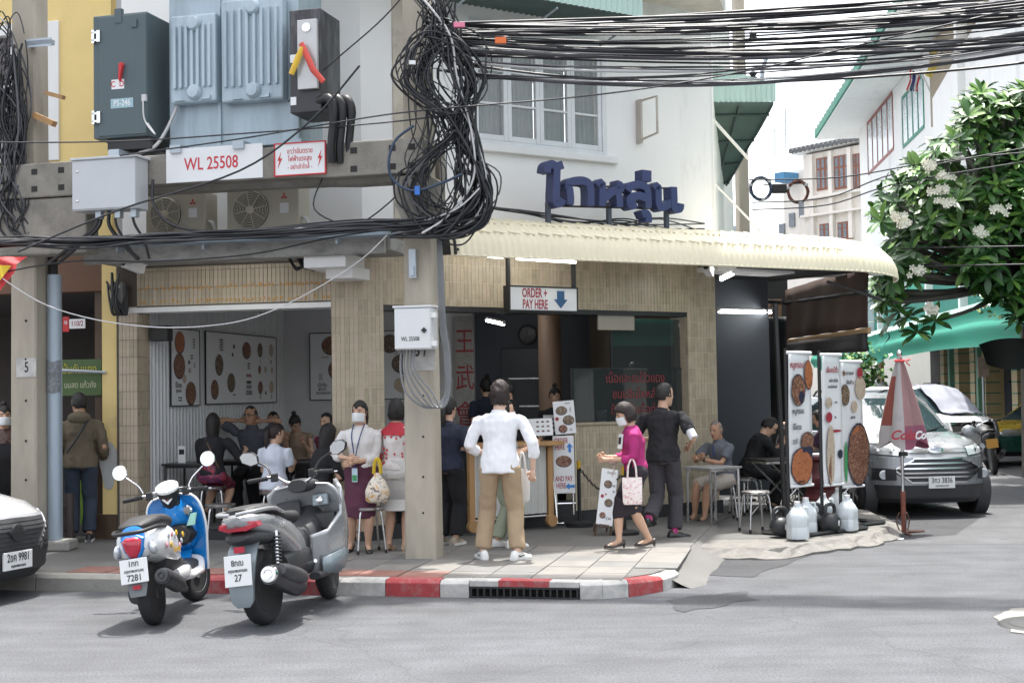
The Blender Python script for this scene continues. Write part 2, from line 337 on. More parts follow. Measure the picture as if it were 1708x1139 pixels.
# rough cement ramp where the pavement corner runs out into the road
e0,e1=V(LF(3.52,1.63)),V(RF(4.3,.9)); rp_=[LF(3.44,2.2)[:2],LF(3.5,1.98)[:2],LF(3.52,1.63)[:2],e0.lerp(e1,.35)[:2],e0.lerp(e1,.7)[:2],e1[:2]]; rq_=[(p[0]+.3+rnd.uniform(-.05,.05)+.03*i_,p[1]-.12+rnd.uniform(-.03,.03)) for i_,p in enumerate(rp_)]
fine=lambda L_:[lerp(V((*L_[i],0)),V((*L_[i+1],0)),k/5) for i in range(len(L_)-1) for k in range(5)]
fa,fb=fine(rp_),fine(rq_); b=MB(); b.grid(lambda s,q:lerp(fa[int(s*(len(fa)-1)+.5)],fb[int(s*(len(fb)-1)+.5)],q)+V((rnd.uniform(-.012,.012),rnd.uniform(-.012,.012),lerp(.136,-.006,q**.8))),len(fa)-1,6); o=b.build('cement_ramp',m_floor,smooth=180); o['kind']='structure'
flat('apron_floor',jag(gp([(1000,905),(1080,903),(1200,898),(1300,898),(1390,888),(1440,876),(1425,858),(1380,830),(1300,808),(1210,815),(1100,855)],.104),.02,3),.104,m_floor)
b=MB(); q=G(1485,899,.008); b.prism([(q.x+x,q.y+y) for x,y in [(-.2,-.03),(-.05,.06),(.16,.03),(.14,-.05),(-.02,-.07)]],.006,.016)
tag(b.build('paper_sheet',m_print),'flattened white scrap of paper lying on the road by the parasol foot','paper')
# ================================================================ CORNER SHOPHOUSE
bl=thing('corner_shophouse','white corner shophouse with tiled ground floor and open shopfront','building',loc=(CORNER[0],CORNER[1],0)); WB=W(bl)
m_inwall=K('interior_wall',(.6,.605,.61),.8,var=.05)
m_rib=K('ribbed_sheet',(.62,.63,.64),.5,.1,var=.06,stretch=6)
def part(fn,name,m,parent=None,bev=0,smooth=None,fr=None,label=None):
    b=MB(); b.M=fr.M() if fr else None; fn(b); p=parent or bl; return b.build(name,m,p,smooth,bev,W(p),label)
FB=lambda b,u0,u1,w0,w1,z0,z1:b.bb(u0,u1,-w1,-w0,z0,z1)
# --- ground floor piers and lintels (grout-coloured cores; the tiles sit 5 mm proud)
part(lambda b:FB(b,-2.98,-2.72,-.3,0,.14,3.45),'pier',m_grout2,fr=LF)
def cpier(b):
    b.prism([tuple(LF(-.37,0)[:2]),tuple(LF(0,0)[:2]),tuple(RF(.25,0)[:2]),tuple(RF(.25,-.3)[:2]),tuple(LF(-.37,-.3)[:2])],.14,3.45)
part(cpier,'pier',m_grout)
part(lambda b:FB(b,4.68,5.16,-.35,0,.1,3.6),'pier',m_grout,fr=RF)
part(lambda b:FB(b,-2.72,-.37,-.3,0,2.79,3.45),'lintel',m_grout2,fr=LF)
part(lambda b:FB(b,-2.95,-.37,-.28,.012,2.725,2.788),'lintel_edge',m_white,fr=LF,bev=.008)
part(lambda b:FB(b,.25,4.68,-.3,0,2.75,3.7),'lintel',m_grout,fr=RF)
part(lambda b:FB(b,.25,4.68,-.28,-.01,2.69,2.748),'shutter_rail',m_black,fr=RF)
part(lambda b:FB(b,2.85,4.68,-.2,0,.3,1.33),'counter_wall',m_grout,fr=RF)
part(lambda b:FB(b,2.8,4.68,-.25,.03,1.33,1.365),'counter_ledge',m_tile2,fr=RF,bev=.008)
part(lambda b:FB(b,.0,5.2,-.2,.03,.1,.3),'plinth',m_plinth,fr=RF)
part(lambda b:FB(b,.5,2.85,-.2,.0,.3,.42),'plinth',m_plinth,fr=RF)
part(lambda b:FB(b,-2.98,0,-.2,.02,.14,.245),'plinth',m_plinth,fr=LF)
# --- tiles: 300 single ones on the nearest band and pier, the rest joined
TW,TH=.0505,.197
class Tiles:
    def __init__(s): s.n=0; s.rest=MB(); s.cache={}
    def put(s,f,u0,u1,z0,z1,m,single=True,off=0):
        z0+=.0012; g_=.0016; w_=.004+off+rnd.uniform(-.0012,.0012); tx,tz=rnd.uniform(-.001,.001),rnd.uniform(-.001,.001)
        if single and s.n<296:
            key=(round(u1-u0,3),round(z1-z0,3),m.name)
            if key not in s.cache:
                b=MB(); h=(u1-u0)/2-g_; k=(z1-z0)/2-g_; e=.002
                b.add([(-h,.006,-k),(h,.006,-k),(h,.006,k),(-h,.006,k),(-h,0,-k),(h,0,-k),(h,0,k),(-h,0,k),(-h+e,-.002,-k+e),(h-e,-.002,-k+e),(h-e,-.002,k-e),(-h+e,-.002,k-e)],
                    [(0,1,5,4),(1,2,6,5),(2,3,7,6),(3,0,4,7),(4,5,9,8),(5,6,10,9),(6,7,11,10),(7,4,8,11),(8,9,10,11)]); s.cache[key]=b.me('tile',m)
            put('tile',s.cache[key],bl,WB@f.M((u0+u1)/2,w_,(z0+z1)/2)@T(rx=tx*500,rz=tz*500)); s.n+=1
        else:
            s.rest.M=f.M(); s.rest.k=[m_tile,m_tile2,m_tile3].index(m); y=-w_
            a,b_,c,d=u0+g_,u1-g_,z0+g_,z1-g_
            s.rest.add([(a,.003,c),(b_,.003,c),(b_,.003,d),(a,.003,d),(a,y+tx,c),(b_,y+tx,c),(b_,y+tz,d),(a,y+tz,d)],[(0,1,5,4),(1,2,6,5),(2,3,7,6),(3,0,4,7),(4,5,6,7)])
TL=Tiles()
def rtm(): r_=rnd.random(); return m_tile if r_<.62 else (m_tile2 if r_<.86 else m_tile3)
def field(f,u0,u1,z0,z1,single,zs=None,pink=False,off=0):
    n=max(1,round((u1-u0)/TW)); d=(u1-u0)/n; z=zs if zs is not None else z0
    while z<z1-.01:
        a,b_=max(z,z0),min(z+TH,z1)
        for i in range(n): TL.put(f,u0+i*d,u0+(i+1)*d,a,b_,m_tile3 if pink and rnd.random()<.6 else rtm(),single,off)
        z+=TH
field(LF,-2.72,-.37,2.80,3.24,True,zs=2.80)
field(LF,-2.95,-2.72,.25,2.8,True,pink=True)
field(LF,-.37,-.003,.25,3.24,True,zs=.25)
field(RF,.003,.25,.3,3.3,False,zs=.25)
field(RF,.25,4.68,2.752,3.45,False,zs=2.636)
field(RF,4.68,5.155,.31,3.5,False,zs=.25)
field(RF,2.87,4.68,.305,1.325,False,zs=.25)
SR=Frame(LF(-2.72,0)[:2],-12+90); field(SR,-.0,-.0,0,0,False)
R1=Frame(RF(4.68,0)[:2],33+90-180)
TL.rest.M=None
# reveals (the pier sides one sees inside the openings)
def reveal(o,f,u,z0,z1,sgn):
    # tiles on the face at u turned into the opening
    for i in range(6):
        z=z0
        while z<z1:
            m=rtm(); TL.rest.M=f.M(); TL.rest.k=[m_tile,m_tile2,m_tile3].index(m); x=u+sgn*.004; a=.003+i*.049; b_=a+.046; c,d=z+.002,min(z+TH,z1)-.002
            vs_=[(u-sgn*.002,a,c),(u-sgn*.002,b_,c),(u-sgn*.002,b_,d),(u-sgn*.002,a,d),(x,a,c),(x,b_,c),(x,b_,d),(x,a,d)]
            TL.rest.add(vs_,[(4,5,6,7),(0,1,5,4),(1,2,6,5),(2,3,7,6),(3,0,4,7)]); z+=TH
reveal(0,LF,-2.72,.25,2.72,1); reveal(0,RF,4.68,1.4,2.74,-1); reveal(0,RF,.25,.4,2.74,1)
TL.rest.build('tile',[m_tile,m_tile2,m_tile3],bl,M=WB)['kind']='stuff'
b=MB(); b.M=LF.M()                                   # glue dabs left by an old sign
for z in (2.845,3.0):
    for i in range(46):
        if rnd.random()<.85:
            u=-2.7+i*.0505+.006+rnd.uniform(0,.01); z_=z+rnd.uniform(-.012,.012); dx=rnd.uniform(.024,.04); dz=rnd.uniform(.028,.055)
            b.vprism([(u+dx*.5+dx*.5*cos(a)*rnd.uniform(.7,1.1),z_+dz*.5*sin(a)*rnd.uniform(.7,1.1)) for a in [k*PI/3.5 for k in range(7)]],-.0095,-.005)
b.build('glue_mark',m_glue,bl,M=WB)['kind']='stuff'
# --- inside
part(lambda b:b.prism([tuple(LF(-2.9,-.19)[:2]),tuple(LF(-.1,-.19)[:2]),tuple(RF(.2,-.19)[:2]),tuple(RF(4.6,-.19)[:2]),tuple(RF(4.6,-3)[:2]),tuple(LF(-2.9,-5.2)[:2])],.0,.235),'floor',K('shop_floor',(.17,.168,.165),.5,var=.2,vs=2))
def ribwall(b):
    n=47
    for i in range(n):
        y=.32+i*.09; b.bb(-2.80,-2.722 if False else -2.745,y,y+.088,.24,3.3)
        b.add([(-2.745,y+.004,.24),(-2.722,y+.018,.24),(-2.722,y+.05,.24),(-2.745,y+.064,.24),(-2.745,y+.004,3.3),(-2.722,y+.018,3.3),(-2.722,y+.05,3.3),(-2.745,y+.064,3.3)],[(0,1,5,4),(1,2,6,5),(2,3,7,6)])
part(ribwall,'ribbed_wall',m_rib,fr=LF)
part(lambda b:FB(b,-2.75,LF.at(789,600,-4.5)[0],-4.62,-4.5,.24,3.3),'back_wall',m_inwall,fr=LF)
part(lambda b:FB(b,-1,4.3,-5.3,-5.2,.24,3.3),'kitchen_wall',K('kitchen_wall',(.07,.08,.095),.7,var=.08),fr=LF)
part(lambda b:[b.prism([tuple(LF(-2.98,-.02)[:2]),tuple(LF(0,-.02)[:2]),tuple(RF(5.16,-.02)[:2]),tuple(LF(5.9,-5.3)[:2]),tuple(LF(-2.98,-5.3)[:2])],3.3,3.4)],'ceiling',K('shop_ceiling',(.6,.6,.6),.9))
part(lambda b:FB(b,4.9,5.16,-5.5,-.36,.1,3.6),'side_wall',K('side_wall',(.16,.13,.1),.8,var=.2),fr=RF)
part(lambda b:b.cyl(P(917,600,18.9)*1-V((0,0,P(917,600,18.9).z-.24)),P(917,600,18.9)-V((0,0,P(917,600,18.9).z-3.3)),.16,n=20),'round_column',K('column_wood',(.3,.2,.14),.5,var=.15),smooth=40)
# --- upper floor
def upper(b):
    FB(b,-2.9,-.003,-.3,0,3.5,9)
part(upper,'wall',m_wallup,fr=LF)
def upperR(b):
    u0,u1,z0,z1=1.42,3.42,4.68,6.15
    for a in [(0,u0,3.7,9),(u1,5.14,3.7,9),(u0,u1,3.7,z0),(u0,u1,z1,9)]: FB(b,a[0],a[1],-.3,0,a[2],a[3])
part(upperR,'wall',m_wallup,fr=RF)
part(lambda b:FB(b,0.003,9,-.3,0,3.7,9),'wall',m_wallup,fr=SF)
part(lambda b:FB(b,.4,.72,0,.02,3.5,7.5),'corner_post',K('beige_plaster',(.55,.5,.42),.85,var=.15,dirt=.3),fr=RF)
part(lambda b:FB(b,1.3,3.56,-.02,.07,4.585,4.675),'window_sill',m_white,fr=RF,bev=.01)
part(lambda b:b.prism([tuple(RF(-.8,1.0)[:2]),tuple(RF(4.4,1.0)[:2]),tuple(RF(5.35,.1)[:2]),tuple(RF(5.35,-6)[:2]),tuple(RF(-.8,-6)[:2])],6.72,6.9),'roof_slab',K('eave_concrete',(.6,.58,.55),.9,var=.12,dirt=.45,dc=(.25,.23,.2),ds=1.2))
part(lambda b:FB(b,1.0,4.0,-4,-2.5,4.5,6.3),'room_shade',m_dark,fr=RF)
# casement window: four leaves of three panes
m_wfr=K('window_white',(.72,.74,.75),.5,var=.06)
m_curt=K('curtain_grey',(.34,.35,.34),.9,var=.15,vs=8)
wn=bl
part(lambda b:[FB(b,1.42,1.49,-.1,.015,4.68,6.15),FB(b,3.35,3.42,-.1,.015,4.68,6.15),FB(b,1.49,3.35,-.1,.015,6.08,6.15),FB(b,1.49,3.35,-.1,.015,4.68,4.73)],'window_frame',m_wfr,fr=RF,bev=.006)
for i in range(4):
    a=1.49+i*.465; e=a+.462
    def sash(b):
        FB(b,a,a+.055,-.06,.0,4.735,6.075); FB(b,e-.055,e,-.06,0,4.735,6.075)
        for z0,z1 in ((4.735,4.8),(5.16,5.185),(5.56,5.585),(6.0,6.075)): FB(b,a+.056,e-.056,-.055,-.004,z0,z1)
    s_=part(sash,'window_sash',m_wfr,fr=RF,bev=.004)
    for z0,z1 in ((4.8,5.16),(5.185,5.56),(5.585,6.0)):
        b=MB(); b.M=RF.M(); FB(b,a+.054,e-.054,-.036,-.03,z0-.002,z1+.002); b.build('pane',K('window_glass',(.5,.55,.55),.03,var=0,alpha=.22,spec=.7),s_)
    def cur(b):
        b.grid(lambda s,t:(a+.03+s*.4,.13+.02*sin(s*34+i),4.76+t*1.3),24,1)
    part(cur,'curtain',m_curt,fr=RF)
# mint corrugated hoods over the windows
m_mint=K('mint_sheet',(.5,.66,.6),.5,var=.08,vs=3,dirt=.2,dc=(.4,.45,.42),stretch=5)
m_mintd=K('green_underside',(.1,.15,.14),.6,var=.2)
def corr(b,p,du,dv,n,amp,nrm):
    b.grid(lambda s,t:p+du*s+dv*t+nrm*(amp*cos(s*n*2*PI)),n*4,1)
hd=thing('window_hood','mint green corrugated hood over the upstairs casement window','window hood',M=RF.M(2.0,0,6.3)); WH=W(hd)
b=MB(); corr(b,RF(.9,.9,6.2),RF.u*2.4,V((0,0,.5)),30,.014,RF.n); b.build('valance_sheet',m_mint,hd,M=WH,smooth=60)
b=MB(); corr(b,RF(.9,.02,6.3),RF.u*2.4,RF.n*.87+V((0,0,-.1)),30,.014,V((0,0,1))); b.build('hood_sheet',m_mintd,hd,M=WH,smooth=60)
for u in (.95,2.1,3.25):
    b=MB(); b.tube([RF(u,.02,6.0),RF(u,.85,6.15)],.014); b.build('strut',m_galv,hd,M=WH)
hd=thing('side_hood','mint green corrugated hood with dark ribbed underside on the side wall of the shop','window hood',M=SF.M(.9,0,5.9)); WH=W(hd)
e0=P(1172,108,18.1); e1=P(1293,172,19.0)
f0=P(1172,172,18.1); f1=P(1293,168,19.0)
lo=P(1175,310,19.5)
b=MB()
n_=14
for i in range(n_*4): pass
def fas(s,t):
    top=P(lerp(1172,1293,s),lerp(105,140,s),lerp(18.1,19.2,s)); bot=P(lerp(1172,1293,s),lerp(172,170,s),lerp(18.1,19.2,s)); return lerp(bot,top,t)+RF.n*(.014*cos(s*n_*2*PI))
b.grid(fas,n_*4,1); b.build('fascia_sheet',m_mint,hd,M=WH,smooth=60)
def und(s,t):
    a=lerp(P(1173,172,18.1),P(1291,172,19.2),s); c=lerp(P(1175,311,21.2),P(1212,308,21.6),s); return lerp(a,c,t)+V((0,0,.015*cos(t*26*2*PI)))
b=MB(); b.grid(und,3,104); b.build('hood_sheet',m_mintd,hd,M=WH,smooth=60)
b=MB()
for s in (.02,.5,.98): b.tube([und(s,t/6)-V((0,0,.03)) for t in range(7)],.02,4)
for t in (.1,.4,.7,.95): b.tube([und(s/4,t)-V((0,0,.03)) for s in range(5)],.02,4)
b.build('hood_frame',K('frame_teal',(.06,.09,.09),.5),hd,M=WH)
b=MB(); b.tube([P(1173,182,18.0),P(1248,265,18.6)],.022,6); b.build('strut',m_white,hd,M=WH)
b=MB(); b.tube([P(1176,290,18.2),P(1280,398,18.6)],.015,6); b.build('strut',m_white,hd,M=WH)
# --- flat canopy over the left front with its long grey gutter beam
cn=thing('concrete_canopy','stained flat concrete canopy over the open dining room','canopy',M=LF.M(-1.6,0,3.4)); WC=W(cn)
b=MB(); b.M=LF.M(); FB(b,-2.95,.55,.0,.72,3.26,3.4); FB(b,-2.95,.5,.72,.78,3.22,3.5); b.build('slab',m_slab,cn,bev=.01,M=WC)
b=MB(); b.M=LF.M(); FB(b,-.42,.05,.08,.72,3.1,3.258); b.build('bracket_block',m_white,cn,bev=.01,M=WC)
b=MB(); b.M=LF.M(); 
for pts in ([(-.0,.0)],): pass
b.prism([(-.30,-.12),(.12,-.12),(.05,-.5),(-.25,-.5)],3.0,3.12); b.build('bracket_foot',m_white,cn,M=WC)
gt=thing('gutter_trough','long blue grey metal gutter trough under the cable bundle','gutter',M=LF.M(-2,1.0,3.5)); WG=W(gt)
b=MB(); b.M=LF.M(); FB(b,-3.75,1.1,.85,1.05,3.38,3.47); b.build('trough',K('gutter_paint',(.3,.37,.43),.5,.2,var=.1,dirt=.3,dc=(.12,.13,.14),stretch=.3),gt,bev=.01,M=WG)
for u in (-3.5,-2.5,-1.5,0):
    b=MB(); b.M=LF.M(); FB(b,u,u+.03,.78,.9,3.33,3.38); b.build('bracket',m_galv,gt,M=WG)
# --- barrel awning along the chamfer, ribbed, wrapping round the right end
m_cream=K('cream_awning',(.82,.75,.56),.5,var=.06,vs=2,dirt=.12,dc=(.5,.45,.33),ds=1.5,stretch=3)
aw=thing('barrel_awning','long cream ribbed barrel awning over the order window','awning',M=RF.M(3,.5,3.4)); WA=W(aw)
prof=[(-.4,3.69),(.25,3.72),(.5,3.71),(.72,3.64),(.86,3.52),(.93,3.38),(.95,3.24)]
path=[(RF(u,-.06+(u-.62)*.075),RF.n) for u in [.62+i*.021 for i in range(int((6.45-.62)/.021))]]
na=len(path); cc=path[-1][0]
for k in range(1,64):
    a=R(33)+R(72)*k/63; nn=V((sin(a),-cos(a),0)); 
    path.append((cc+V((cos(R(33)),sin(R(33)),0))*(.55*sin((a-R(33)))) ,nn))
def awn(b,thick):
    rings=[]
    for i,(p,n) in enumerate(path):
        rel=i%4; rib=.010 if rel in (1,2) else -.006
        rings.append([p+n*(w_+(rib if z<3.7 else 0))+V((0,0,z+(rib if z>3.6 else 0)-thick-(.05*(i-na)/60 if i>na else 0))) for w_,z in prof])
    b.loft(rings,caps=False,closed=False)
b=MB(); awn(b,0); b.build('awning_sheet',m_cream,aw,M=WA,smooth=70)
b=MB()
for k in (2,3,4):
    w_,z=prof[k]
    for i in range(0,na-9,9):
        b.tube([path[j][0]+RF.n*(w_+.008)+V((0,0,z+.012-.02*(j-i)/8)) for j in range(i,i+8)],.009,4)
b.build('crimp',m_cream,aw,M=WA)['kind']='stuff'
b=MB(); b.tube([p+n*.945+V((0,0,3.24-(.05*(i-na)/60 if i>na else 0))) for i,(p,n) in enumerate(path) if i%3==0],.014,5); b.build('edge_bar',m_cream,aw,M=WA)
b=MB(); b.vprism([(w_,z) for w_,z in prof]+[(.0,3.3)],-.012,.0)
o=b.build('end_cap',m_black,aw); o.matrix_local=WA@Matrix.Translation(RF(.66,0,0))@Matrix.Rotation(R(33-90),4,'Z')
b=MB()
for u in (.7,2.2,3.7,5.1,6.3):
    b.tube([RF(u,.0,3.55),RF(u,.9,3.3)],.018,4); b.tube([RF(u,.0,3.7),RF(u,.5,3.72),RF(u,.88,3.5)],.015,4)
b.build('awning_frame',m_black,aw,M=WA)
b=MB(); b.M=RF.M(); FB(b,4.85,6.2,-.1,.42,3.27,3.33); b.build('soffit_board',m_white,aw,M=WA)
# ================================================================ YELLOW SHOPHOUSE NEXT DOOR
yb=thing('yellow_shophouse','yellow shophouse with a dark open ground floor and white framed upstairs window','building',loc=LF(-4.5,0)[:]); WY=W(yb)
def yp(fn,name,m,parent=None,bev=0,label=None,fr=LF):
    b=MB(); b.M=fr.M() if fr else None; fn(b); return b.build(name,m,parent or yb,None,bev,WY,label)
yp(lambda b:(FB(b,-14,-4.9,-.3,-.05,3.5,9),FB(b,-3.72,-3.06,-.3,-.05,3.5,9),FB(b,-4.9,-3.72,-.3,-.05,3.5,4.55),FB(b,-4.9,-3.72,-.3,-.05,6.2,9)),'wall',m_yellow)
yp(lambda b:(FB(b,-4.9,-4.78,-.2,-.03,4.55,6.2),FB(b,-3.86,-3.72,-.2,-.02,4.55,6.2),FB(b,-4.78,-3.86,-.2,-.02,6.07,6.2),FB(b,-4.78,-3.86,-.2,-.02,4.55,4.66),FB(b,-4.78,-3.86,-.15,-.03,5.4,5.47),FB(b,-4.36,-4.28,-.15,-.03,4.66,6.07)),'window_frame',m_white,bev=.006)
yp(lambda b:FB(b,-4.78,-3.86,-.18,-.12,4.64,6.09),'window_shutter',K('mauve_shutter',(.13,.115,.12),.6,var=.1,stretch=8))
yp(lambda b:FB(b,-3.18,-2.985,-.3,-.03,.14,3.4),'pier',m_yellow)
yp(lambda b:FB(b,-3.26,-2.982,-.32,.02,.14,.42),'pier_base',m_woodd)
yp(lambda b:b.vprism([(-3.1+.11*cos(a)*(1+.2*sin(3*a)),.98+.28*sin(a)) for a in [k*PI/9 for k in range(18)]],.02,.04),'plaster_patch',K('grey_filler',(.45,.45,.44),.9))
yp(lambda b:FB(b,-14,-3.0,-.3,-.04,3.0,3.45),'lintel',K('brown_board',(.14,.07,.04),.7,var=.2))
yp(lambda b:FB(b,-3.31,-3.19,-.35,-.1,.14,3.3),'door_post',m_woodd)
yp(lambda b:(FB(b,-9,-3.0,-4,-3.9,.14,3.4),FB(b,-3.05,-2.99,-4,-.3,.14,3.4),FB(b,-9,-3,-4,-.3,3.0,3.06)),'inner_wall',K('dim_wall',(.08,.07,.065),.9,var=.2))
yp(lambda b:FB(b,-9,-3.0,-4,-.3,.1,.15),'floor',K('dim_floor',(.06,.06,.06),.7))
yp(lambda b:b.tube([(-3.13,.02,2.05),(-3.4,-.06,2.07),(-3.95,-.2,2.1)],.02),'wall_bracket',m_galv)
yp(lambda b:FB(b,-2.965,-2.9,-.25,-.0,3.5,9),'downpipe',K('pipe_grey',(.4,.4,.4),.6))
hn=thing('house_number','white house number plate 110/2 beside a red emblem plate','sign',M=LF.M(-3.44,.05,2.62))
b=MB(); b.bb(-.11,.09,.0,.012,-.055,.055); b.build('plate',m_print,hn); b=MB(); b.bb(-.19,-.115,-.004,.012,-.09,.085); b.build('emblem_plate',m_sred,hn)
b=MB(); b.mesh(txt('110/2',.06,.8,.01)); b.build('lettering',m_red,hn,M=T(-.01,-.001,0))
b=MB(); b.mesh(txt('๑',.06,1,.01)); b.build('emblem',m_print,hn,M=T(-.152,-.006,0.02))
def board(name,label,cat,M,wd,ht,th,m,lines,frame=None,bev=0,fm=None):
    t=thing(name,label,cat,M=M)
    b=MB(); b.bb(-wd/2,wd/2,0,th,-ht/2,ht/2); b.build('panel',m,t,bev=bev)
    if frame:
        b=MB(); f=frame
        for x0,x1,z0,z1 in ((-wd/2-f,wd/2+f,ht/2,ht/2+f),(-wd/2-f,wd/2+f,-ht/2-f,-ht/2),(-wd/2-f,-wd/2,-ht/2,ht/2),(wd/2,wd/2+f,-ht/2,ht/2)): b.bb(x0,x1,-.006,th,z0,z1)
        b.build('frame',fm or m_black,t)
    for l in lines:
        s_,x,z,h,sx,bo,mm=l; b=MB(); b.M=T(x,-.0015,z); b.mesh(txt(s_,h,sx,bo)); b.build('lettering',mm,t)
    return t
board('shop_sign','dark green shop sign with pale Thai writing over a bracket in the doorway','sign',LF.M(-3.5,-.05,2.0),.6,.42,.03,K('sign_green',(.06,.11,.03),.5,var=.2),[('ปั้นกันแกง',.02,.09,.1,.75,.0,K('ink_yellow',(.45,.4,.05),.6)),('นมสด แก้วถัง',.03,-.09,.07,.75,0,K('ink_cream',(.5,.5,.35),.6))])
board('counter_front','lime green painted counter front with yellow letters behind the man in the hoodie','counter',LF.M(-3.44,-.25,.88),.3,1.2,.03,K('lime_paint',(.18,.33,.04),.6,var=.2),[('นแก',.05,.15,.12,.8,0,K('ink_gold',(.5,.45,.1),.6))])
# awning of the far left shop (red and yellow cloth corner)
b=MB(); a0,a1,a2,a3=P(-60,440,13.2),P(28,440,13.6),P(26,452,13.55),P(-60,560,12.9)
b.add([a0,a1,a2,a3,a0+V((0,.3,.1)),a1+V((0,.3,.1))],[(0,1,2,3),(0,4,5,1)])
ra=thing('cloth_awning','red cloth awning corner with a yellow patch at the left edge','awning',loc=a1[:]); b.build('cloth',m_sred,ra,M=W(ra))
b=MB(); b.add([P(-60,441,13.17),P(20,443,13.5),P(-5,475,13.3),P(-60,500,12.96)],[(0,1,2,3)]); b.build('yellow_patch',K('cloth_yellow',(.6,.42,.03),.8),ra,M=W(ra)@T(y=-.01))
# vats on the vendor's stall
vt=thing('cooking_vat','large dented aluminium cooking vat at the stall by the far left','pot',loc=G(18,905,.14)[:])
b=MB(); b.lathe([(.02,.55),(.3,.55),(.36,.6),(.36,.75),(.34,.98),(.35,1.0),(.30,1.06),(.12,1.1),(.02,1.11)],24); b.build('pot',K('aluminium',(.33,.34,.35),.35,.9,var=.15),vt,smooth=40)
b=MB(); b.lathe([(.30,0),(.32,.5),(.28,.55)],12); b.build('burner_stand',m_black,vt)
# ================================================================ UTILITY POLES
POST=thing('utility_pole','tapered square concrete utility pole standing at the kerb side of the shop corner','utility pole',loc=G(708,932,.14)[:]); WP=W(POST)
def squarepole(b,base,w0,w1,h,ang,dep=.9):
    rings=[]
    for z in (0,h):
        k=lerp(w0,w1,z/h)/2; c=.018
        pts=[(-k+c,-k*dep),(k-c,-k*dep),(k,-k*dep+c),(k,k*dep-c),(k-c,k*dep),(-k+c,k*dep),(-k,k*dep-c),(-k,-k*dep+c)]
        rings.append([base+V((x*cos(ang)-y*sin(ang),x*sin(ang)+y*cos(ang),z)) for x,y in pts])
    b.loft(rings)
pb=G(708,932,.13); PA=R(-14)
b=MB(); squarepole(b,pb,.315,.20,9,PA); b.build('shaft',m_conc,POST,M=WP)
def polespot(p,dz,b,r=.012): b.ell(p+V((0,-.15,dz)),(r,.012,r),8,4)
b=MB(); 
for py in (660,728,795,855): q=P(706,py,pb.y-.142); b.ell(q,(.012,.01,.012),8,4)
b.build('bolt_hole',m_dark,POST,M=WP)
pm=lambda px,py,w_: P(px,py,w_)
b=MB(); M_=Matrix.Translation(P(705,590,pb.y-.148))@Matrix.Rotation(PA,4,'Z'); b.M=M_; b.vprism([(-.13,-.17),(.125,-.16),(.13,.02),(.12,.16),(-.12,.17),(-.135,.0)],-.004,.01); b.build('painted_band',m_kwht,POST,M=WP)
b=MB(); b.M=M_@T(-.02,-.006,.03); b.mesh(txt('5 /',.12,.7,.02)); b.build('painted_number',m_ink,POST,M=WP)
b=MB(); b.M=Matrix.Translation(P(689,440,pb.y-.16))@Matrix.Rotation(PA,4,'Z'); b.bb(-.035,.035,-.03,.01,-.14,.14); b.bb(-.02,.02,-.05,-.028,-.12,-.03); b.build('steel_bracket',m_galv,POST,M=WP)
P2=thing('utility_pole','concrete utility pole with white painted patch numbered 5 behind the silver car','utility pole',loc=G(52,920,.14)[:])
b=MB(); pl=G(52,920,.13); squarepole(b,pl,.32,.27,9,PA); b.build('shaft',m_conc,P2,M=W(P2))
M_=Matrix.Translation(P(46,613,pl.y-.155))@Matrix.Rotation(PA,4,'Z')
b=MB(); b.M=M_; b.vprism([(-.135,-.1),(.1,-.1),(.105,.1),(-.06,.105),(-.135,.1)],-.003,.01); b.build('painted_band',m_kwht,P2,M=W(P2))
b=MB(); b.M=M_@T(-.01,-.005,0); b.mesh(txt('5',.11,.7,.015)); b.build('painted_number',m_ink,P2,M=W(P2))
b=MB()
for py in (535,599,668,735,800): b.ell(P(43,py,pl.y-.15),(.013,.012,.013),8,4)
b.build('bolt_hole',m_dark,P2,M=W(P2))
b=MB(); b.M=Matrix.Translation(P(62,70,pl.y-.2))@Matrix.Rotation(PA,4,'Z'); b.bb(-.1,.2,-.05,.02,-.05,-.0); b.bb(-.1,.2,-.05,-.04,-.07,.02); b.build('steel_bracket',m_galv,P2,M=W(P2))
b=MB(); b.M=Matrix.Translation(P(75,200,pl.y-.2))@Matrix.Rotation(PA,4,'Z')@T(ry=25); b.bb(-.12,.14,-.06,.02,-.03,.03); b.M=b.M@T(0,0,.28,ry=-8); b.bb(-.1,.12,-.04,.02,-.02,.02); b.build('timber_wedge',m_wood,P2,M=W(P2))
sp=thing('steel_pipe_pole','grey blue steel pipe pole in a concrete footing left of the tiled pier','pole',loc=G(92,917,.14)[:]); q=G(92,917,.14)
b=MB(); b.cyl((0,0,.1),(0,0,2.95),.078,n=18); b.build('pipe',K('pipe_bluegrey',(.36,.43,.5),.45,.3,var=.12,vs=3,dirt=.3,dc=(.2,.21,.22),ds=3,stretch=5),sp,smooth=40)
b=MB(); b.bb(-.12,.2,-.16,.16,0,.11); b.build('footing',m_kcon,sp,bev=.02)
b=MB(); b.cyl((-.012,0,2.95),(-.012,0,3.45),.05,n=10); b.build('cable_riser',m_black,sp,smooth=40)
b=MB(); b.M=T(0,-.004,1.85); b.grid(lambda s,t:(.081*sin(lerp(-1.3,1.3,s)),-.081*cos(lerp(-1.3,1.3,s)),-.17+.34*t+.01*sin(s*9)),10,2); b.build('torn_sticker',K('sticker_grey',(.2,.22,.24),.7,var=.5,vs=30),sp)
bo=thing('bollard','short brown bollard standing beside the steel pipe pole','bollard',loc=G(116,905,.14)[:])
b=MB(); b.lathe([(.052,0),(.052,.53),(.045,.55),(.01,.555)],14); b.build('post',K('brown_paint',(.055,.04,.038),.6),bo,smooth=40)
b=MB(); b.lathe([(.075,0),(.075,.012),(.05,.014)],14); b.build('foot_plate',m_black,bo)
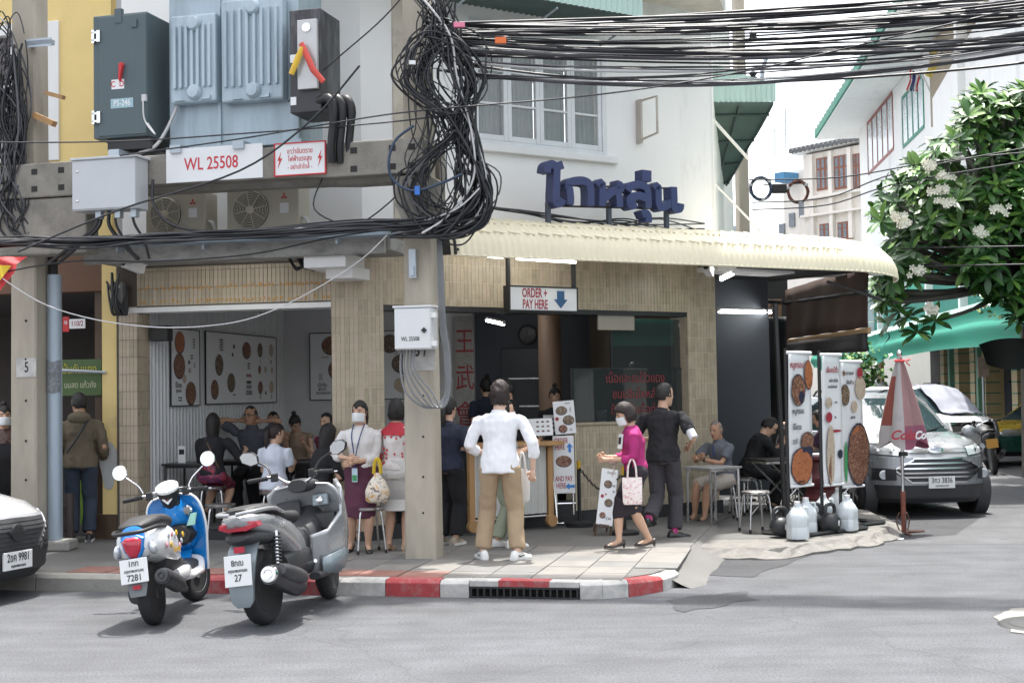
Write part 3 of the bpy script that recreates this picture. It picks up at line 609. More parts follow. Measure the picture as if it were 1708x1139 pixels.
# ================================================================ TRANSFORMER PLATFORM
dm=(LF.u).copy(); BA=math.atan2((pb-pl).y,(pb-pl).x); XF=Frame((pl.x,pl.y),math.degrees(BA)); SPAN=(pb-pl).length
pt=thing('transformer_platform','pitted concrete beam platform spanning the two utility poles','beam',M=XF.M(SPAN/2,.2,4.1)); WT=W(pt)
ztop=4.22; zb=ztop-.36
def beam(b,w0,w1):
    pts=[(-.35,ztop),(SPAN+.16,ztop),(SPAN+.16,zb+.02),(SPAN-.75,zb+.02),(SPAN-1.1,zb-.02+.06),(1.2,zb+.06),(.8,zb),(-.35,zb)]
    b.vprism(pts,-w1,-w0)
for w0,w1 in ((.17,.36),(-.36,-.17)):
    b=MB(); b.M=XF.M(); beam(b,w0,w1); b.build('beam',m_conc2,pt,bev=.015,M=WT)
b=MB(); b.M=XF.M()
for u in (.3,.62,SPAN-.55,SPAN-.15,SPAN+.05):
    for z in (ztop-.09,zb+.09): FB(b,u-.035,u+.035,.35,.363,z-.03,z+.03)
b.build('bolt_pocket',m_dark,pt,M=WT)
b=MB(); b.M=XF.M(); FB(b,-.2,.9,.1,.34,zb-.6,zb-.01); b.build('corbel',m_conc2,pt,bev=.02,M=WT)
b=MB(); b.M=XF.M(SPAN,.28); b.vprism([(-.14,zb),(.2,zb),(.2,zb-.28),(.08,zb-.45),(-.06,zb-.45),(-.14,zb-.28)],-.06,.5); b.build('corbel',m_conc2,pt,bev=.015,M=WT)
b=MB(); b.M=XF.M(); 
for u in (1.2,1.9,2.6): FB(b,u,u+.12,-.4,.4,ztop,ztop+.08)
b.build('cross_rail',m_galv,pt,M=WT)
def xfpx(px,py,w_): return XF.at(px,py,w_)
def plate_at(name,label,px0,px1,py0,py1,w_,m,lines,frame=None,fm=None,cat='sign'):
    (u0,z1),(u1,z0)=xfpx(px0,(py0),w_),xfpx(px1,py1,w_)
    return board(name,label,cat,XF.M((u0+u1)/2,w_,(z0+z1)/2),abs(u1-u0),abs(z1-z0),.012,m,lines,frame,fm=fm)
plate_at('pole_number_sign','white number panel reading WL 25508 in red stencil letters on the beam',277,438,250,296,.372,m_print,[('WL 25508',-.03,.0,.125,.78,.012,K('stencil_red',(.55,.03,.05),.6,var=.1))])
plate_at('danger_sign','white danger sign with red border and red lightning marks in Thai on the beam',459,542,242,288,.376,m_print,[('ขาว่าอันตราย',0,.075,.05,.75,.004,m_sred),('ไฟฟ้าแรงสูง',0,0,.05,.75,.004,m_sred),('- อย่าเข้าใกล้ -',0,-.08,.045,.75,.004,m_sred)],.012,m_sred)
ds=[o for o in COL.objects if o.name.startswith('danger_sign')][0]
b=MB()
for sx in (-1,1): b.vprism([(x*1+sx*.215,z) for x,z in [(.012,.075),(-.026,-.01),(-.004,-.006),(-.022,-.085),(.026,.016),(.002,.01)]],-.003,0)
b.build('lightning_mark',m_sred,ds)
# --- transformer tank
tr=thing('transformer','pale blue grey finned transformer tank on the beam platform','transformer',M=XF.M(2.0,0,ztop+.08)); WR=W(tr)
m_tank=K('transformer_paint',(.42,.51,.57),.5,.1,var=.12,vs=3,dirt=.5,dc=(.16,.2,.23),ds=3.2,stretch=7)
u0,zlo=xfpx(276,232,.1); u1,_=xfpx(497,232,.1); zt=6.6
b=MB(); b.M=XF.M(); FB(b,u0+.02,u1,-.55,.06,ztop+.09,zt); b.build('tank',m_tank,tr,bev=.02,M=WR)
b=MB(); b.M=XF.M(); FB(b,u0,u1+.03,-.6,.09,ztop+.08,ztop+.12); b.build('base_flange',m_tank,tr,M=WR)
for px0,px1,py0,py1 in ((284,360,28,168),(368,472,2,164)):
    (a0,z1),(a1,z0)=xfpx(px0,py0,.2),xfpx(px1,py1,.2)
    b=MB(); b.M=XF.M(); FB(b,a0,a1,.075,.2,z0,z1); o=b.build('radiator_panel',m_tank,tr,bev=.02,M=WR)
    n=7 if px0<300 else 8
    for i in range(n):
        x=lerp(a0+.06,a1-.06,i/(n-1)); b=MB(); b.M=XF.M(); b.vprism([(x+.016*cos(t),(z1-.12 if k<5 else z0+.16)+.016*sin(t)) for k,t in enumerate([q*PI/4 for q in range(5)]+[PI+q*PI/4 for q in range(5)])],-.235,-.19); b.build('rib',m_tank,o,bev=.01)
    b=MB(); b.M=XF.M()
    for z in (z0+.1,z1-.1):
        x=(a0+a1)/2+.02; b.M=XF.M(x,.2,z)@Matrix.Rotation(PI/2,4,'X'); b.lathe([(.085,0),(.08,.03),(.06,.06),(.01,.065)],14)
    b.M=XF.M()
    for s in (-1,1):
        x=(a0+a1)/2; b.vprism([(x+s*.2,z0+.06),(x+s*.09,z0+.02),(x+s*.2,z0+.02)],-.23,-.19)
    b.build('valve_boss',m_tank,o)
b=MB(); b.M=XF.M(); ud=lerp(u0,u1,.4); FB(b,ud,ud+.03,.06,.085,ztop+.12,zt); b.build('seam',m_tank,tr,M=WR)
b=MB()
for px in (298,318): b.tube([XF(xfpx(px,10,.25)[0],.2,6.0+k*.05) for k in range(8)],[.05,.065]*4,10)
b.build('bushing',K('bushing_grey',(.12,.12,.13),.4),tr,M=WR,smooth=60)
b=MB(); b.tube(spline([P(295,176,pl.y-.6),P(290,190,pl.y-.6),P(275,222,pl.y-.6),P(258,245,pl.y-.6),P(232,256,pl.y-.6)],5),.018,6); b.build('drain_hose',m_cable3,tr,M=WR,smooth=60)
# --- grey-green fuse cabinet
def cab(name,label,px0,px1,py0,py1,w1,dep,m,cat='cabinet',bev=.012,fr=XF):
    (a0,z1),(a1,z0)=fr.at(px0,py0,w1),fr.at(px1,py1,w1); t=thing(name,label,cat,M=fr.M((a0+a1)/2,w1,z0)); wd=a1-a0; h=z1-z0
    b=MB(); b.bb(-wd/2,wd/2,0,dep,0,h); b.build('case',m,t,bev=bev); return t,wd,h
m_gg=K('cabinet_greygreen',(.085,.115,.125),.55,.1,var=.12,vs=4,dirt=.15,dc=(.16,.18,.19),ds=2,stretch=5)
t,wd,h=cab('fuse_cabinet','dark grey green cabinet numbered P5-246 with a red handle beside the transformer',155,246,28,226,.3,.5,m_gg)
b=MB(); b.bb(-wd/2+.07,wd/2-.005,-.012,0,.02,h-.02); b.build('door',m_gg,t,bev=.006)
b=MB()
for z in (.22,h-.22): b.bb(-wd/2+.0,-wd/2+.03,-.03,0,z-.07,z+.07); b.bb(-wd/2+.06,-wd/2+.1,-.035,0,z-.06,z+.06); b.bb(-wd/2,-wd/2+.1,-.03,-.008,z+.03,z+.05); b.bb(-wd/2,-wd/2+.1,-.03,-.008,z-.05,z-.03)
b.build('hinge',m_chrome,t)
b=MB(); b.bb(-.09,.055,-.016,-.012,.5,.6); b.build('label_plate',m_print,t); b=MB(); b.M=T(-.02,-.017,.55); b.mesh(txt('C  D',.06,.9,.012)); b.build('lettering',m_sred,t)
b=MB(); b.bb(-.1,.16,-.016,-.012,.3,.4); b.build('number_plate',K('plate_blue',(.3,.45,.5),.5),t); b=MB(); b.M=T(.03,-.017,.35); b.mesh(txt('P5-246',.065,.75,.01)); b.build('lettering',m_print,t)
b=MB(); b.vprism([(.02,.74),(.05,.76),(.055,.72),(.025,.57),(.015,.6)],-.06,-.02); b.ell((.035,-.03,.74),(.03,.03,.03)); b.build('handle',m_sred,t)
b=MB(); b.bb(-.05,.03,-.02,.03,h-.1,h+.05); b.bb(.15,.21,-.03,0,h-.16,h-.08); b.build('lifting_lug',m_gg,t)
b=MB(); b.bb(wd/2-.05,wd/2-.0,-.03,0,.35,.42); b.tube(spline([(wd/2-.03,-.03,.36),(wd/2-.02,-.04,.2),(wd/2+.02,-.04,.1),(wd/2+.1,-.02,.0),(wd/2+.02,-.03,.12)],4),.008,5); b.build('latch',m_cable3,t)
b=MB(); b.bb(-.18,wd/2,.05,.45,-.12,0.0); b.build('underside_frame',m_black,t)
# --- fuse switch with red and yellow levers
t,wd,h=cab('switch_box','weathered black switch box with red and yellow levers at the transformer end',482,536,18,186,.45,.5,K('switch_black',(.05,.05,.055),.5,.2,var=.3,dirt=.4,dc=(.3,.3,.31),ds=3,stretch=3))
b=MB(); b.bb(-.06,wd/2-.02,-.05,0,.22,h-.12); b.build('face_plate',K('plate_silver',(.5,.5,.5),.4,.4,dirt=.3,dc=(.2,.2,.2)),t,bev=.005)
b=MB(); b.M=T(.04,-.05,h-.2,rx=90); b.lathe([(.045,0),(.045,.012),(.01,.014)],14); b.build('dial',m_chrome,t)
b=MB(); b.M=T(.0,-.09,.66); b.tube([(0,0,.0),(.05,-.01,-.1),(.13,-.02,-.27),(.24,-.02,-.4)],[.03,.034,.034,.028],8,sx=.5); b.build('red_lever',K('lever_red',(.6,.07,.05),.5,var=.2),t,smooth=50)
b=MB(); b.M=T(.0,-.1,.62); b.tube([(0.02,0,0),(-.03,0,-.1),(-.1,-.01,-.26)],[.028,.035,.03],8,sx=.5); b.build('yellow_lever',K('lever_yellow',(.65,.42,.03),.5,var=.2),t,smooth=50)
b=MB(); b.bb(-wd/2+.01,-wd/2+.07,-.006,0,.5,.58); b.bb(-wd/2+.01,-wd/2+.07,-.006,0,.08,.16); b.build('label_plate',m_print,t)
b=MB()
for k,(x,y) in enumerate([(.2,.05),(.27,.1),(.34,.16),(.2,.2)]):
    b.tube(spline([(x-.1,y,.1),(x+.05,y-.06,.12),(x+.1,y-.06,-.02),(x+.06,y-.04,-.35),(x+.05,y,-.5)],4),[.05]*9+[.04]*8,8)
b.build('cable_boot',m_black,t,smooth=60)
# --- white junction box hung on the beam, meter box on the pole
t,wd,h=cab('junction_box','pale grey junction box hanging on the front of the concrete beam',121,226,268,347,.62,.25,K('box_grey',(.5,.52,.54),.45,var=.04))
b=MB(); b.bb(-wd/2-.02,wd/2+.02,-.02,.27,h-.005,h+.02); b.build('lid',K('box_grey',0),t,bev=.005)
b=MB(); b.bb(-wd/2+.0,wd/2-.0,-.008,0,.015,h-.015); b.build('door',K('box_grey',0),t,bev=.004)
b=MB(); [b.ell((-wd/2+.06,-.01,z),(.014,.01,.014)) for z in (.1,h-.12)]; b.build('lock',m_chrome,t)
b=MB(); [b.bb(x-.03,x+.03,.05,.12,-.08,0) for x in (-.1,.12,.3)]; b.build('gland',m_galv,t)
b=MB()
for k,(x,d_) in enumerate([(-.2,-.9),(-.15,-.8),(.0,.5),(.1,.3),(.36,.1)]): b.tube(spline([(x*.7,.1,0),(x*.8,.1,-.15),(x+d_*.25,.12,-.32),(x+d_*.6,.15,-.5)],5),.022 if k<3 else .015,6)
b.build('cable_tail',m_black,t,smooth=60)
MF=Frame((pb.x,pb.y),math.degrees(PA))
t,wd,h=cab('meter_box','white meter box strapped to the concrete pole marked WL 25508 in black',657,719,514,582,.4,.22,K('box_white',(.66,.67,.68),.4,var=.03),fr=MF)
b=MB(); b.bb(-wd/2-.01,wd/2+.015,-.015,.23,h,h+.02); b.build('lid',K('box_white',0),t,bev=.004)
b=MB(); b.bb(-wd/2+.008,wd/2-.008,-.008,0,.01,h-.01); b.build('door',K('box_white',0),t,bev=.004)
b=MB(); b.M=T(.12,-.008,h/2-.02,ry=45); b.bb(-.02,.02,-.014,0,-.02,.02); b.build('lock',m_black,t)
b=MB(); b.M=T(-.02,-.0095,.1); b.mesh(txt('WL 25508',.04,.75,.01)); b.build('lettering',m_ink,t)
b=MB(); [b.bb(wd/2,wd/2+.045,.02,.08,z,z+.05) for z in (.03,h-.1)]; b.build('mounting_ear',m_white,t)
b=MB()
for k in range(5):
    x=-.14+k*.035; b.tube(spline([(x,.08,0),(x+.01,.02,-.2),(x+.08+.03*k,-.02,-.42),(x+.28,-.02,-.56),(.3+.01*k,.05,-.45),(.29+.012*k,.1,-.1),(.24+.012*k,.12,.3),(.22+.01*k,.15,.9),(.2,.2,1.3)],6),.011,5)
b.build('cable_loop',K('cable_mid',(.16,.165,.17),.5),t,smooth=60)
# ================================================================ CABLES
def rpts(pts,Y,j=0,jy=.05): return [P(x+rnd.uniform(-j,j),y+rnd.uniform(-j,j),Y+rnd.uniform(-jy,jy)) for x,y in pts]
def cmat(): r_=rnd.random(); return m_cable if r_<.8 else (m_cable2 if r_<.965 else m_cable3)
def bundle(name,label,loc,lst,cat='cables'):
    t=thing(name,label,cat,loc=loc[:]); wt=W(t)
    for pts,r,m in lst:
        b=MB(); b.tube(pts,r,5); b.build('cable',m,t,M=wt,smooth=80)
    return t
YP=pb.y-.3
L=[]
for k in range(54):                      # overhead bundle running right along the street
    band=rnd.choice([0,0,0,1,1,1,1,2,2,3]); y0={0:rnd.uniform(38,60),1:rnd.uniform(60,92),2:rnd.uniform(95,122),3:rnd.uniform(30,110)}[band]
    y1={0:rnd.uniform(-30,20),1:rnd.uniform(12,62),2:rnd.uniform(45,80),3:rnd.uniform(-10,100)}[band]
    sag={0:18,1:30,2:42,3:22}[band]*rnd.uniform(.8,1.2); x0=rnd.uniform(700,770); pts=[]
    x1=1900; y1=y0+(y1-y0)*(x1-740)/(1708-740); ph=rnd.random()*6
    for i in range(15):
        s=i/14; x=lerp(x0,x1,s); u=(x-740)/970
        Y=YP-.21*5.6*u+rnd.uniform(-.04,.04)+.12*(k%5)
        pts.append(P(x,lerp(y0,y1,s)+sag*4*s*(1-s)+3*sin(ph+s*7),Y))
    L.append((spline(pts,3),rnd.choice([.007,.008,.009,.011,.013,.018]),cmat()))
bundle('overhead_cables','thick bundle of black overhead cables running from the corner pole to the right',P(760,80,YP),L)
L=[]
def fig8(cx,cy,sc,k):
    n=11; out=[]
    a0=rnd.random()*6
    for i in range(n):
        a=a0+2*PI*i/n; y=cy+sc[1]*sin(a)+rnd.uniform(-9,9); wd=sc[0]
        x=cx+wd*cos(a)+rnd.uniform(-7,7)
        pinch=max(.25,min(1,abs(y-215)/75)); xc=760 if y<215 else 765
        x=xc+(x-xc)*pinch+rnd.uniform(-5,5); out.append((x,y))
    return out
for k in range(38):
    m=rnd.random()
    if m<.42: c=(735+rnd.uniform(-12,12),125+rnd.uniform(-12,18)); s_=(rnd.uniform(45,82),rnd.uniform(48,85))
    elif m<.8: c=(745+rnd.uniform(-16,16),305+rnd.uniform(-15,10)); s_=(rnd.uniform(50,85),rnd.uniform(60,92))
    else: c=(742+rnd.uniform(-10,10),215); s_=(rnd.uniform(45,78),rnd.uniform(120,170))
    Y=YP+rnd.uniform(-.22,.05); L.append((spline(rpts(fig8(*c,s_,k),Y,2,.05),5,True)+[],rnd.choice([.007,.008,.009,.009,.012]),cmat()))
for k in range(26):
    a=rnd.random(); Y=YP+rnd.uniform(-.2,.0)
    L.append((spline(rpts([(rnd.uniform(692,760),rnd.uniform(-40,30)),(rnd.uniform(715,770),60),(rnd.uniform(690,800),130),(rnd.uniform(755,795),215),(rnd.uniform(760,810),300),(rnd.uniform(740,810),360),(rnd.uniform(650,760),390)],Y,3,.04),6),rnd.choice([.008,.009,.011,.013]),cmat()))
for k in range(15):
    L.append((spline(rpts([(rnd.uniform(680,770),rnd.uniform(-60,10)),(rnd.uniform(690,745),rnd.uniform(30,80)),(rnd.uniform(670,760),rnd.uniform(100,160)),(rnd.uniform(680,790),rnd.uniform(180,240)),(rnd.uniform(670,770),rnd.uniform(270,330)),(rnd.uniform(690,800),rnd.uniform(340,385))],YP-.12,3,.05),6),rnd.choice([.005,.006,.007]),cmat()))
for k in range(7):
    o_=k*2.2; L.append((spline(rpts([(765+o_,285),(800+o_*.7,300),(812+o_*.7,335),(800+o_,370),(770+o_,388),(720,392+o_*.3),(650,395)],YP-.15,1,.02),6),.013,m_cable))
L.append((spline(rpts([(690,210),(660,235),(648,270),(655,300),(690,318),(740,305),(770,290)],YP-.25,1,.02),6),.014,K('cable_blue',(.03,.05,.09),.5)))
bundle('cable_tangle','big tangled mass of coiled black cables wound round the corner utility pole',P(745,220,YP),L)
b=MB(); 
for x,y,c,wx,wy in ((835,68,0,9,5),(766,42,1,9,4),(696,318,2,4,7),(688,105,3,5,3)): 
    tag((lambda bb:bb.build('cable_clip',[K('clip_orange',(.7,.15,.03),.5),K('clip_pink',(.7,.2,.3),.5),K('clip_blue',(.03,.15,.5),.5),m_print][c],M=Matrix.Translation(P(x,y,YP-.3))))(MB().bb(-wx/170,wx/170,-.02,.02,-wy/170,wy/170)),['orange cable clip on the overhead bundle left of the window hood','pink cable clip at the top of the cable tangle','blue cable clip low on the cable tangle','small white cable tag on the upper coil of the tangle'][c],'clip')
L=[]
for k in range(26):                      # lower bundle on the gutter trough
    j=rnd.uniform(-1,1); pts=[(-60,rnd.uniform(398,425)),(40,404+7*j),(140,405+8*j),(260,398+7*j),(380,392+8*j),(500,386+8*j),(600,378+8*j),(690,374+9*j),(760,360+12*j),(800,330+rnd.uniform(-20,10))]
    L.append((spline([P(x,y+rnd.uniform(-4,4),lerp(13.7,YP,max(0,min(1,(x+60)/850)))-.15+rnd.uniform(-.08,.08)) for x,y in pts],4),rnd.choice([.008,.009,.011,.014]),cmat()))
bundle('cable_bundle','long bundle of black cables lying along the gutter trough below the air conditioners',P(400,392,13.5),L)
L=[]
for k in range(34):
    cx=rnd.uniform(4,34); cy=rnd.uniform(110,300); s_=(rnd.uniform(10,34),rnd.uniform(40,120)); n=9; a0=rnd.random()*6
    L.append((spline(rpts([(cx-8+s_[0]*cos(a0+2*PI*i/n)*(.6 if cy+s_[1]*sin(a0+2*PI*i/n)>230 else 1),cy+s_[1]*sin(a0+2*PI*i/n)) for i in range(n)],pl.y-.3,5,.05),5,True),rnd.choice([.007,.008,.01]),cmat()))
for k in range(20):
    L.append((spline(rpts([(rnd.uniform(-30,40),rnd.uniform(60,120)),(rnd.uniform(0,45),200),(rnd.uniform(5,40),280),(rnd.uniform(0,50),340),(rnd.uniform(20,90),395),(rnd.uniform(120,220),408)],pl.y-.35,4,.05),6),rnd.choice([.008,.01,.012]),cmat()))
bundle('cable_tangle','tangled hanging cables on the utility pole at the far left',P(20,200,pl.y-.3),L)
def wire(label,pts,Ys,r=.008,m=None,cat='cable'):
    n=len(pts); q=spline([P(x,y,lerp(Ys[0],Ys[1],i/(n-1))) for i,(x,y) in enumerate(pts)],6); o=MB(); c=q[0]; o.tube([p-c for p in q],r,5)
    ob=o.build('service_wire',m or m_cable,smooth=80); ob.location=c; tag(ob,label,cat)
wire('thin black cable crossing the front of the transformer just above the beam',[(-20,238),(200,236),(420,222),(640,205),(760,190)],(13.5,12.8))
wire('black cable rising steeply past the white wall from the gutter to the tangle',[(480,170),(560,100),(640,30),(700,-40)],(13.2,13))
wire('diagonal black cable from the sign panel down to the gutter at left',[(30,420),(200,350),(400,285),(520,200),(600,110)],(13.2,12.9),.011)
wire('black cable hanging over the number panel towards the tangle',[(200,260),(400,232),(560,205),(700,185),(1000,158),(1240,120),(1500,60),(1760,0)],(13.4,11.8))
wire('single cable crossing in front of the casement window',[(800,132),(1100,128),(1300,110),(1760,60)],(13,12))
wire('thin pale wire sagging below the canopy over the dining room',[(-10,455),(80,510),(200,540),(330,545),(450,520),(600,435),(690,340)],(13.4,13),.006,m_cable3)
wire('black cable looping under the junction box towards the pole',[(255,300),(258,345),(300,380),(420,392)],(13.5,13.4),.016)
wire('thin black wire dropping from the beam past the second air conditioner',[(540,292),(525,350),(600,372),(690,300)],(13.3,13))
wire('cable running under the air conditioners to the left pole',[(0,455),(120,436),(260,436),(420,424),(560,395),(690,378)],(13.5,13.1))
wire('bare wire high across the street in front of the white building',[(1250,300),(1400,296),(1560,270),(1760,250)],(24,20),.012)
for k,(y0,y1) in enumerate([(338,238),(350,262),(420,410),(452,440)]):
    wire(['upper','second','third','lowest'][k]+' of the wires crossing the cream house behind the coil pole',[(1255,y0),(1380,y0-8 if k<2 else y0+4),(1500,lerp(y0,y1,.5)),(1760,y1)],(25,20),.012)
# ================================================================ PEOPLE
m_skin=K('skin',(.58,.36,.25),.55,var=.06,vs=8); m_skin2=K('skin_tan',(.44,.25,.16),.55,var=.06,vs=8); m_skin3=K('skin_fair',(.66,.45,.34),.55,var=.05,vs=8)
m_hair=K('hair_black',(.014,.012,.012),.6,var=.4,vs=60,stretch=6,bump=.5,bs=120); m_hairb=K('hair_brown',(.022,.012,.011),.6,var=.4,vs=60,stretch=6,bump=.5,bs=120); m_hairg=K('hair_grey',(.2,.18,.17),.7,var=.3,vs=40)
m_lip=K('lip',(.32,.1,.09),.5); m_mask=K('face_mask_white',(.72,.74,.76),.7,var=.04)
def cl(n,c,var=.12,**k): return K('cloth_'+n,c,.85,var=var,vs=6,bump=.25,bs=90,**k)
def ik(a,b,l1,l2,pole):
    d=b-a; D=max(.02,min(d.length,(l1+l2)*.998)); e=d.normalized(); x=(l1*l1-l2*l2+D*D)/(2*D); h=math.sqrt(max(0,l1*l1-x*x))
    p=V(pole); p=p-e*p.dot(e); p=p.normalized() if p.length>1e-5 else e.orthogonal().normalized()
    return a+e*x+p*h,a+e*D
def seg(a,b,ts): return [a.lerp(b,t) for t in ts]
def wrinkle(me,amp,f):
    n=len(me.vertices); co=[0.]*(3*n); no=[0.]*(3*n); me.vertices.foreach_get('co',co); me.vertex_normals.foreach_get('vector',no); nf=noise.noise
    for i in range(0,3*n,3):
        x,y,z=co[i:i+3]; d=amp*(nf((x*f,y*f,z*f*.55))+.5*nf((x*f*2.3+7,y*f*2.3,z*f*1.5)))
        co[i]+=no[i]*d; co[i+1]+=no[i+1]*d; co[i+2]+=no[i+2]*d
    me.vertices.foreach_set('co',co); me.update()
def person(label,ht,loc,rz,group=None,pelvis=None,lean=3,side=0,tyaw=0,feet=None,fyaw=(0,0),hands=None,elb=None,head=(0,0),skin=None,hair='short',hm=None,
           top=('short',None,0,1.0),bottom=('trousers',None,0),shoe=None,female=False,mask=False,eyes=True,girth=1.0,knee=None,vox=.0125,glasses=False,collar=None,openpalm=False,sole=None,beltm=None):
    k=ht/1.7; s=ht; skin=skin or m_skin; hm=hm or m_hair
    t=thing('person',label,'person',loc=loc[:],rz=R(rz),group=group)
    pel=V(pelvis) if pelvis else V((0,0,.515*s))
    ry=Matrix.Rotation(R(tyaw),3,'Z'); rx=Matrix.Rotation(R(-lean),3,'X'); sd=Matrix.Rotation(R(side),3,'Y'); Q=ry@sd@rx
    up=Q@V((0,0,1)); rt=Q@V((1,0,0)); fw=Q@V((0,1,0))
    sp=lambda z:pel+up*(z*s)
    shw=(.105 if female else .118)*s
    sh=[sp(.255)-rt*shw*.96,sp(.255)+rt*shw*.96]
    hw=.055*s; hip=[pel+V((-hw,0,-.01)),pel+V((hw,0,-.01))] if not tyaw else [pel-ry@V((hw,0,.01)),pel+ry@V((hw,0,-.01))]
    feet=feet or ((-.085*k*1.1,0,.075*k),(.085*k*1.1,0,.075*k)); knee=knee or ((0,1,0),(0,1,0))
    J=[]
    for i in (0,1): kn,an=ik(hip[i],V(feet[i]),.25*s,.232*s,knee[i]); J.append((hip[i],kn,an))
    hands=hands or ((-.2*k,.06,.47*s),(.2*k,.06,.47*s)); elb=elb or ((-.3,-1,-.5),(.3,-1,-.5))
    A=[]
    for i in (0,1): e,wr=ik(sh[i],V(hands[i]),.172*s,.15*s,elb[i]); A.append((sh[i],e,wr))
    tor=[(-.055,.07,.06),(-.02,.092,.07),(.03,.094,.07),(.08,.08,.062),(.13,.078,.062),(.19,.09,.068),(.235,.1,.066),(.262,.096,.056),(.28,.068,.048),(.297,.046,.042)]
    if female: tor=[(-.055,.07,.062),(-.02,.096,.074),(.03,.09,.068),(.08,.072,.056),(.13,.074,.06),(.19,.084,.076),(.235,.088,.062),(.262,.084,.05),(.28,.06,.044),(.297,.04,.038)]
    def ring(c,a,b_,n=16): return [c+rt*(a*cos(2*PI*j/n))+fw*(b_*sin(2*PI*j/n)) for j in range(n)]
    def torso(b,add,z0,z1,flare=0):
        rows=[r for r in tor if z0-.001<=r[0]<=z1+.001]
        if z0<rows[0][0]-.005: rows=[(z0,)+rows[0][1:]]+rows if z0>-.055 else [(z0,tor[1][1],tor[1][2])]+rows[1:]
        b.loft([ring(sp(z),a*s*girth+add+flare*max(0,.1-z),d*s*girth+add+flare*max(0,.1-z)*.7) for z,a,d in rows])
    # ---- skin
    b=MB(); torso(b,-.03,-.05,.3)
    HR=Q@Matrix.Rotation(R(head[0]),3,'Z')@Matrix.Rotation(R(-head[1]),3,'X')
    nb=sp(.292); hc=nb+up*(.055*s)+(HR@V((0,.025*k,.06*k)))
    b.tube([nb-up*.03,nb+up*.04*s,hc+HR@V((0,-.015*k,-.06*k))],[.062*k,.054*k,.055*k],10)
    HM=Matrix.Translation(hc)@HR.to_4x4(); h4=lambda x,y,z:HM@V((x*k,y*k,z*k))
    rows=[(-.118,.026,.03,.055),(-.105,.042,.045,.04),(-.08,.056,.068,.018),(-.045,.066,.086,.006),(0,.072,.094,0),(.04,.074,.096,-.003),(.075,.068,.088,-.006),(.1,.048,.062,-.008),(.113,.02,.03,-.008)]
    b.loft([[h4(a*cos(q),oy+d*sin(q),z) for q in [2*PI*j/16 for j in range(16)]] for z,a,d,oy in rows])
    nM=HM.to_3x3()
    b.tube([h4(0,.094,.018),h4(0,.108,-.018),h4(0,.088,-.034)],[.009*k,.016*k,.012*k],8)
    for i in (-1,1): b.ell(h4(.074*i,-.005,-.005),(.014*k,.022*k,.032*k),8,6,HR)
    for i in (0,1):
        h,kn,an=J[i]; q=seg(h,kn,(0,.3,.65,1))+seg(kn,an,(.15,.32,.6,.85,1))
        b.tube(q,[r*s*girth for r in (.042,.044,.038,.031)]+[r*s for r in (.033,.036,.029,.022,.021)],10)
        a=R(fyaw[i]); fd=V((-sin(a),cos(a),0)); q=[an+V((0,0,.01))-fd*.03*k,an+fd*.04*k-V((0,0,.025*k)),an+fd*.12*k-V((0,0,.05*k))]
        b.tube(q,[.03*k,.03*k,.024*k],8)
        s_,e,wr=A[i]; q=[s_-(rt*((-1)**i)*-.02)]+seg(s_,e,(.12,.5,1))+seg(e,wr,(.2,.55,1)); b.tube(q,[r*s for r in (.018,.023,.021,.019,.021,.018,.0145)],10)
    body=remesh(b,vox,2); me=body
    b=MB(); b.mesh(me); bpy.data.meshes.remove(me)
    for i in (0,1):                       # hands: palm, four fingers, thumb
        s_,e,wr=A[i]; d=(wr-e).normalized(); sgn=1 if i else -1
        n=d.cross(V((0,0,1))); n=n.normalized() if n.length>.2 else V((0,1,0)); 
        lat=fw.cross(d) if abs(d.z)>.6 else (V((0,0,1)) if not openpalm else rt); lat=(lat-d*lat.dot(d)).normalized(); pn=d.cross(lat)*(1)
        if pn.dot((pel+up*.2-wr))<0: pn=-pn
        b.tube([wr-d*.01,wr+d*.03*k,wr+d*.075*k,wr+d*.088*k],[.018*k,.026*k,.03*k,.026*k],8,sx=1,up=pn)
        for f in range(4):
            o=wr+d*.08*k+lat*((f-1.5)*.0185*k); L=(.066,.078,.074,.058)[f]*k
            b.tube([o,o+d*L*.45+pn*.008*k,o+d*L*.75+pn*.026*k,o+d*L*.85+pn*.048*k],[.0098*k,.0095*k,.0088*k,.006*k],6)
        o=wr+d*.03*k+lat*.024*k; b.tube([o,o+lat*.022*k+d*.025*k+pn*.012*k,o+lat*.02*k+d*.055*k+pn*.024*k],[.0125*k,.011*k,.0075*k],6)
    if eyes:
        b.k=1
        for i in (-1,1):
            b.ell(h4(.031*i,.083,.008),(.014*k,.007*k,.0055*k),8,5,HR); b.tube([h4(.014*i,.092,.026),h4(.032*i,.09,.032),h4(.05*i,.078,.027)],.0035*k,4)
        b.k=2
        if not mask: b.ell(h4(0,.088,-.062),(.021*k,.008*k,.006*k),8,5,HR)
    body=b.build('body',[skin,m_ink,m_lip],t,smooth=180)
    if glasses:
        b=MB()
        for i in (-1,1): b.tube([h4(.031*i+.022*cos(q),.098,.006+.017*sin(q)) for q in [j*PI/5 for j in range(10)]],.003*k,4,True); b.tube([h4(.053*i,.096,.01),h4(.076*i,.0,.012)],.003*k,4)
        b.tube([h4(-.01,.1,.01),h4(.01,.1,.01)],.003*k,4); b.build('glasses',m_black,t)
    if mask:
        b=MB()
        def fn(u,v):
            q=lerp(-1.25,1.25,u); z=lerp(-.1,-.002,v); return h4(.078*sin(q),.004+.1*cos(q)+.018*math.exp(-(u-.5)**2*18)*(1-abs(v-.55)),z-(.012*abs(u-.5) if v<.5 else .03*abs(u-.5)**1.5))
        b.grid(fn,16,6); b.build('face_mask',m_mask,t,smooth=60,solid=.003)
        b=MB(); [b.tube([h4(.074*i,.03,-.03),h4(.08*i,-.01,.01)],.002,4) for i in (-1,1)]; b.build('ear_loop',m_mask,t)
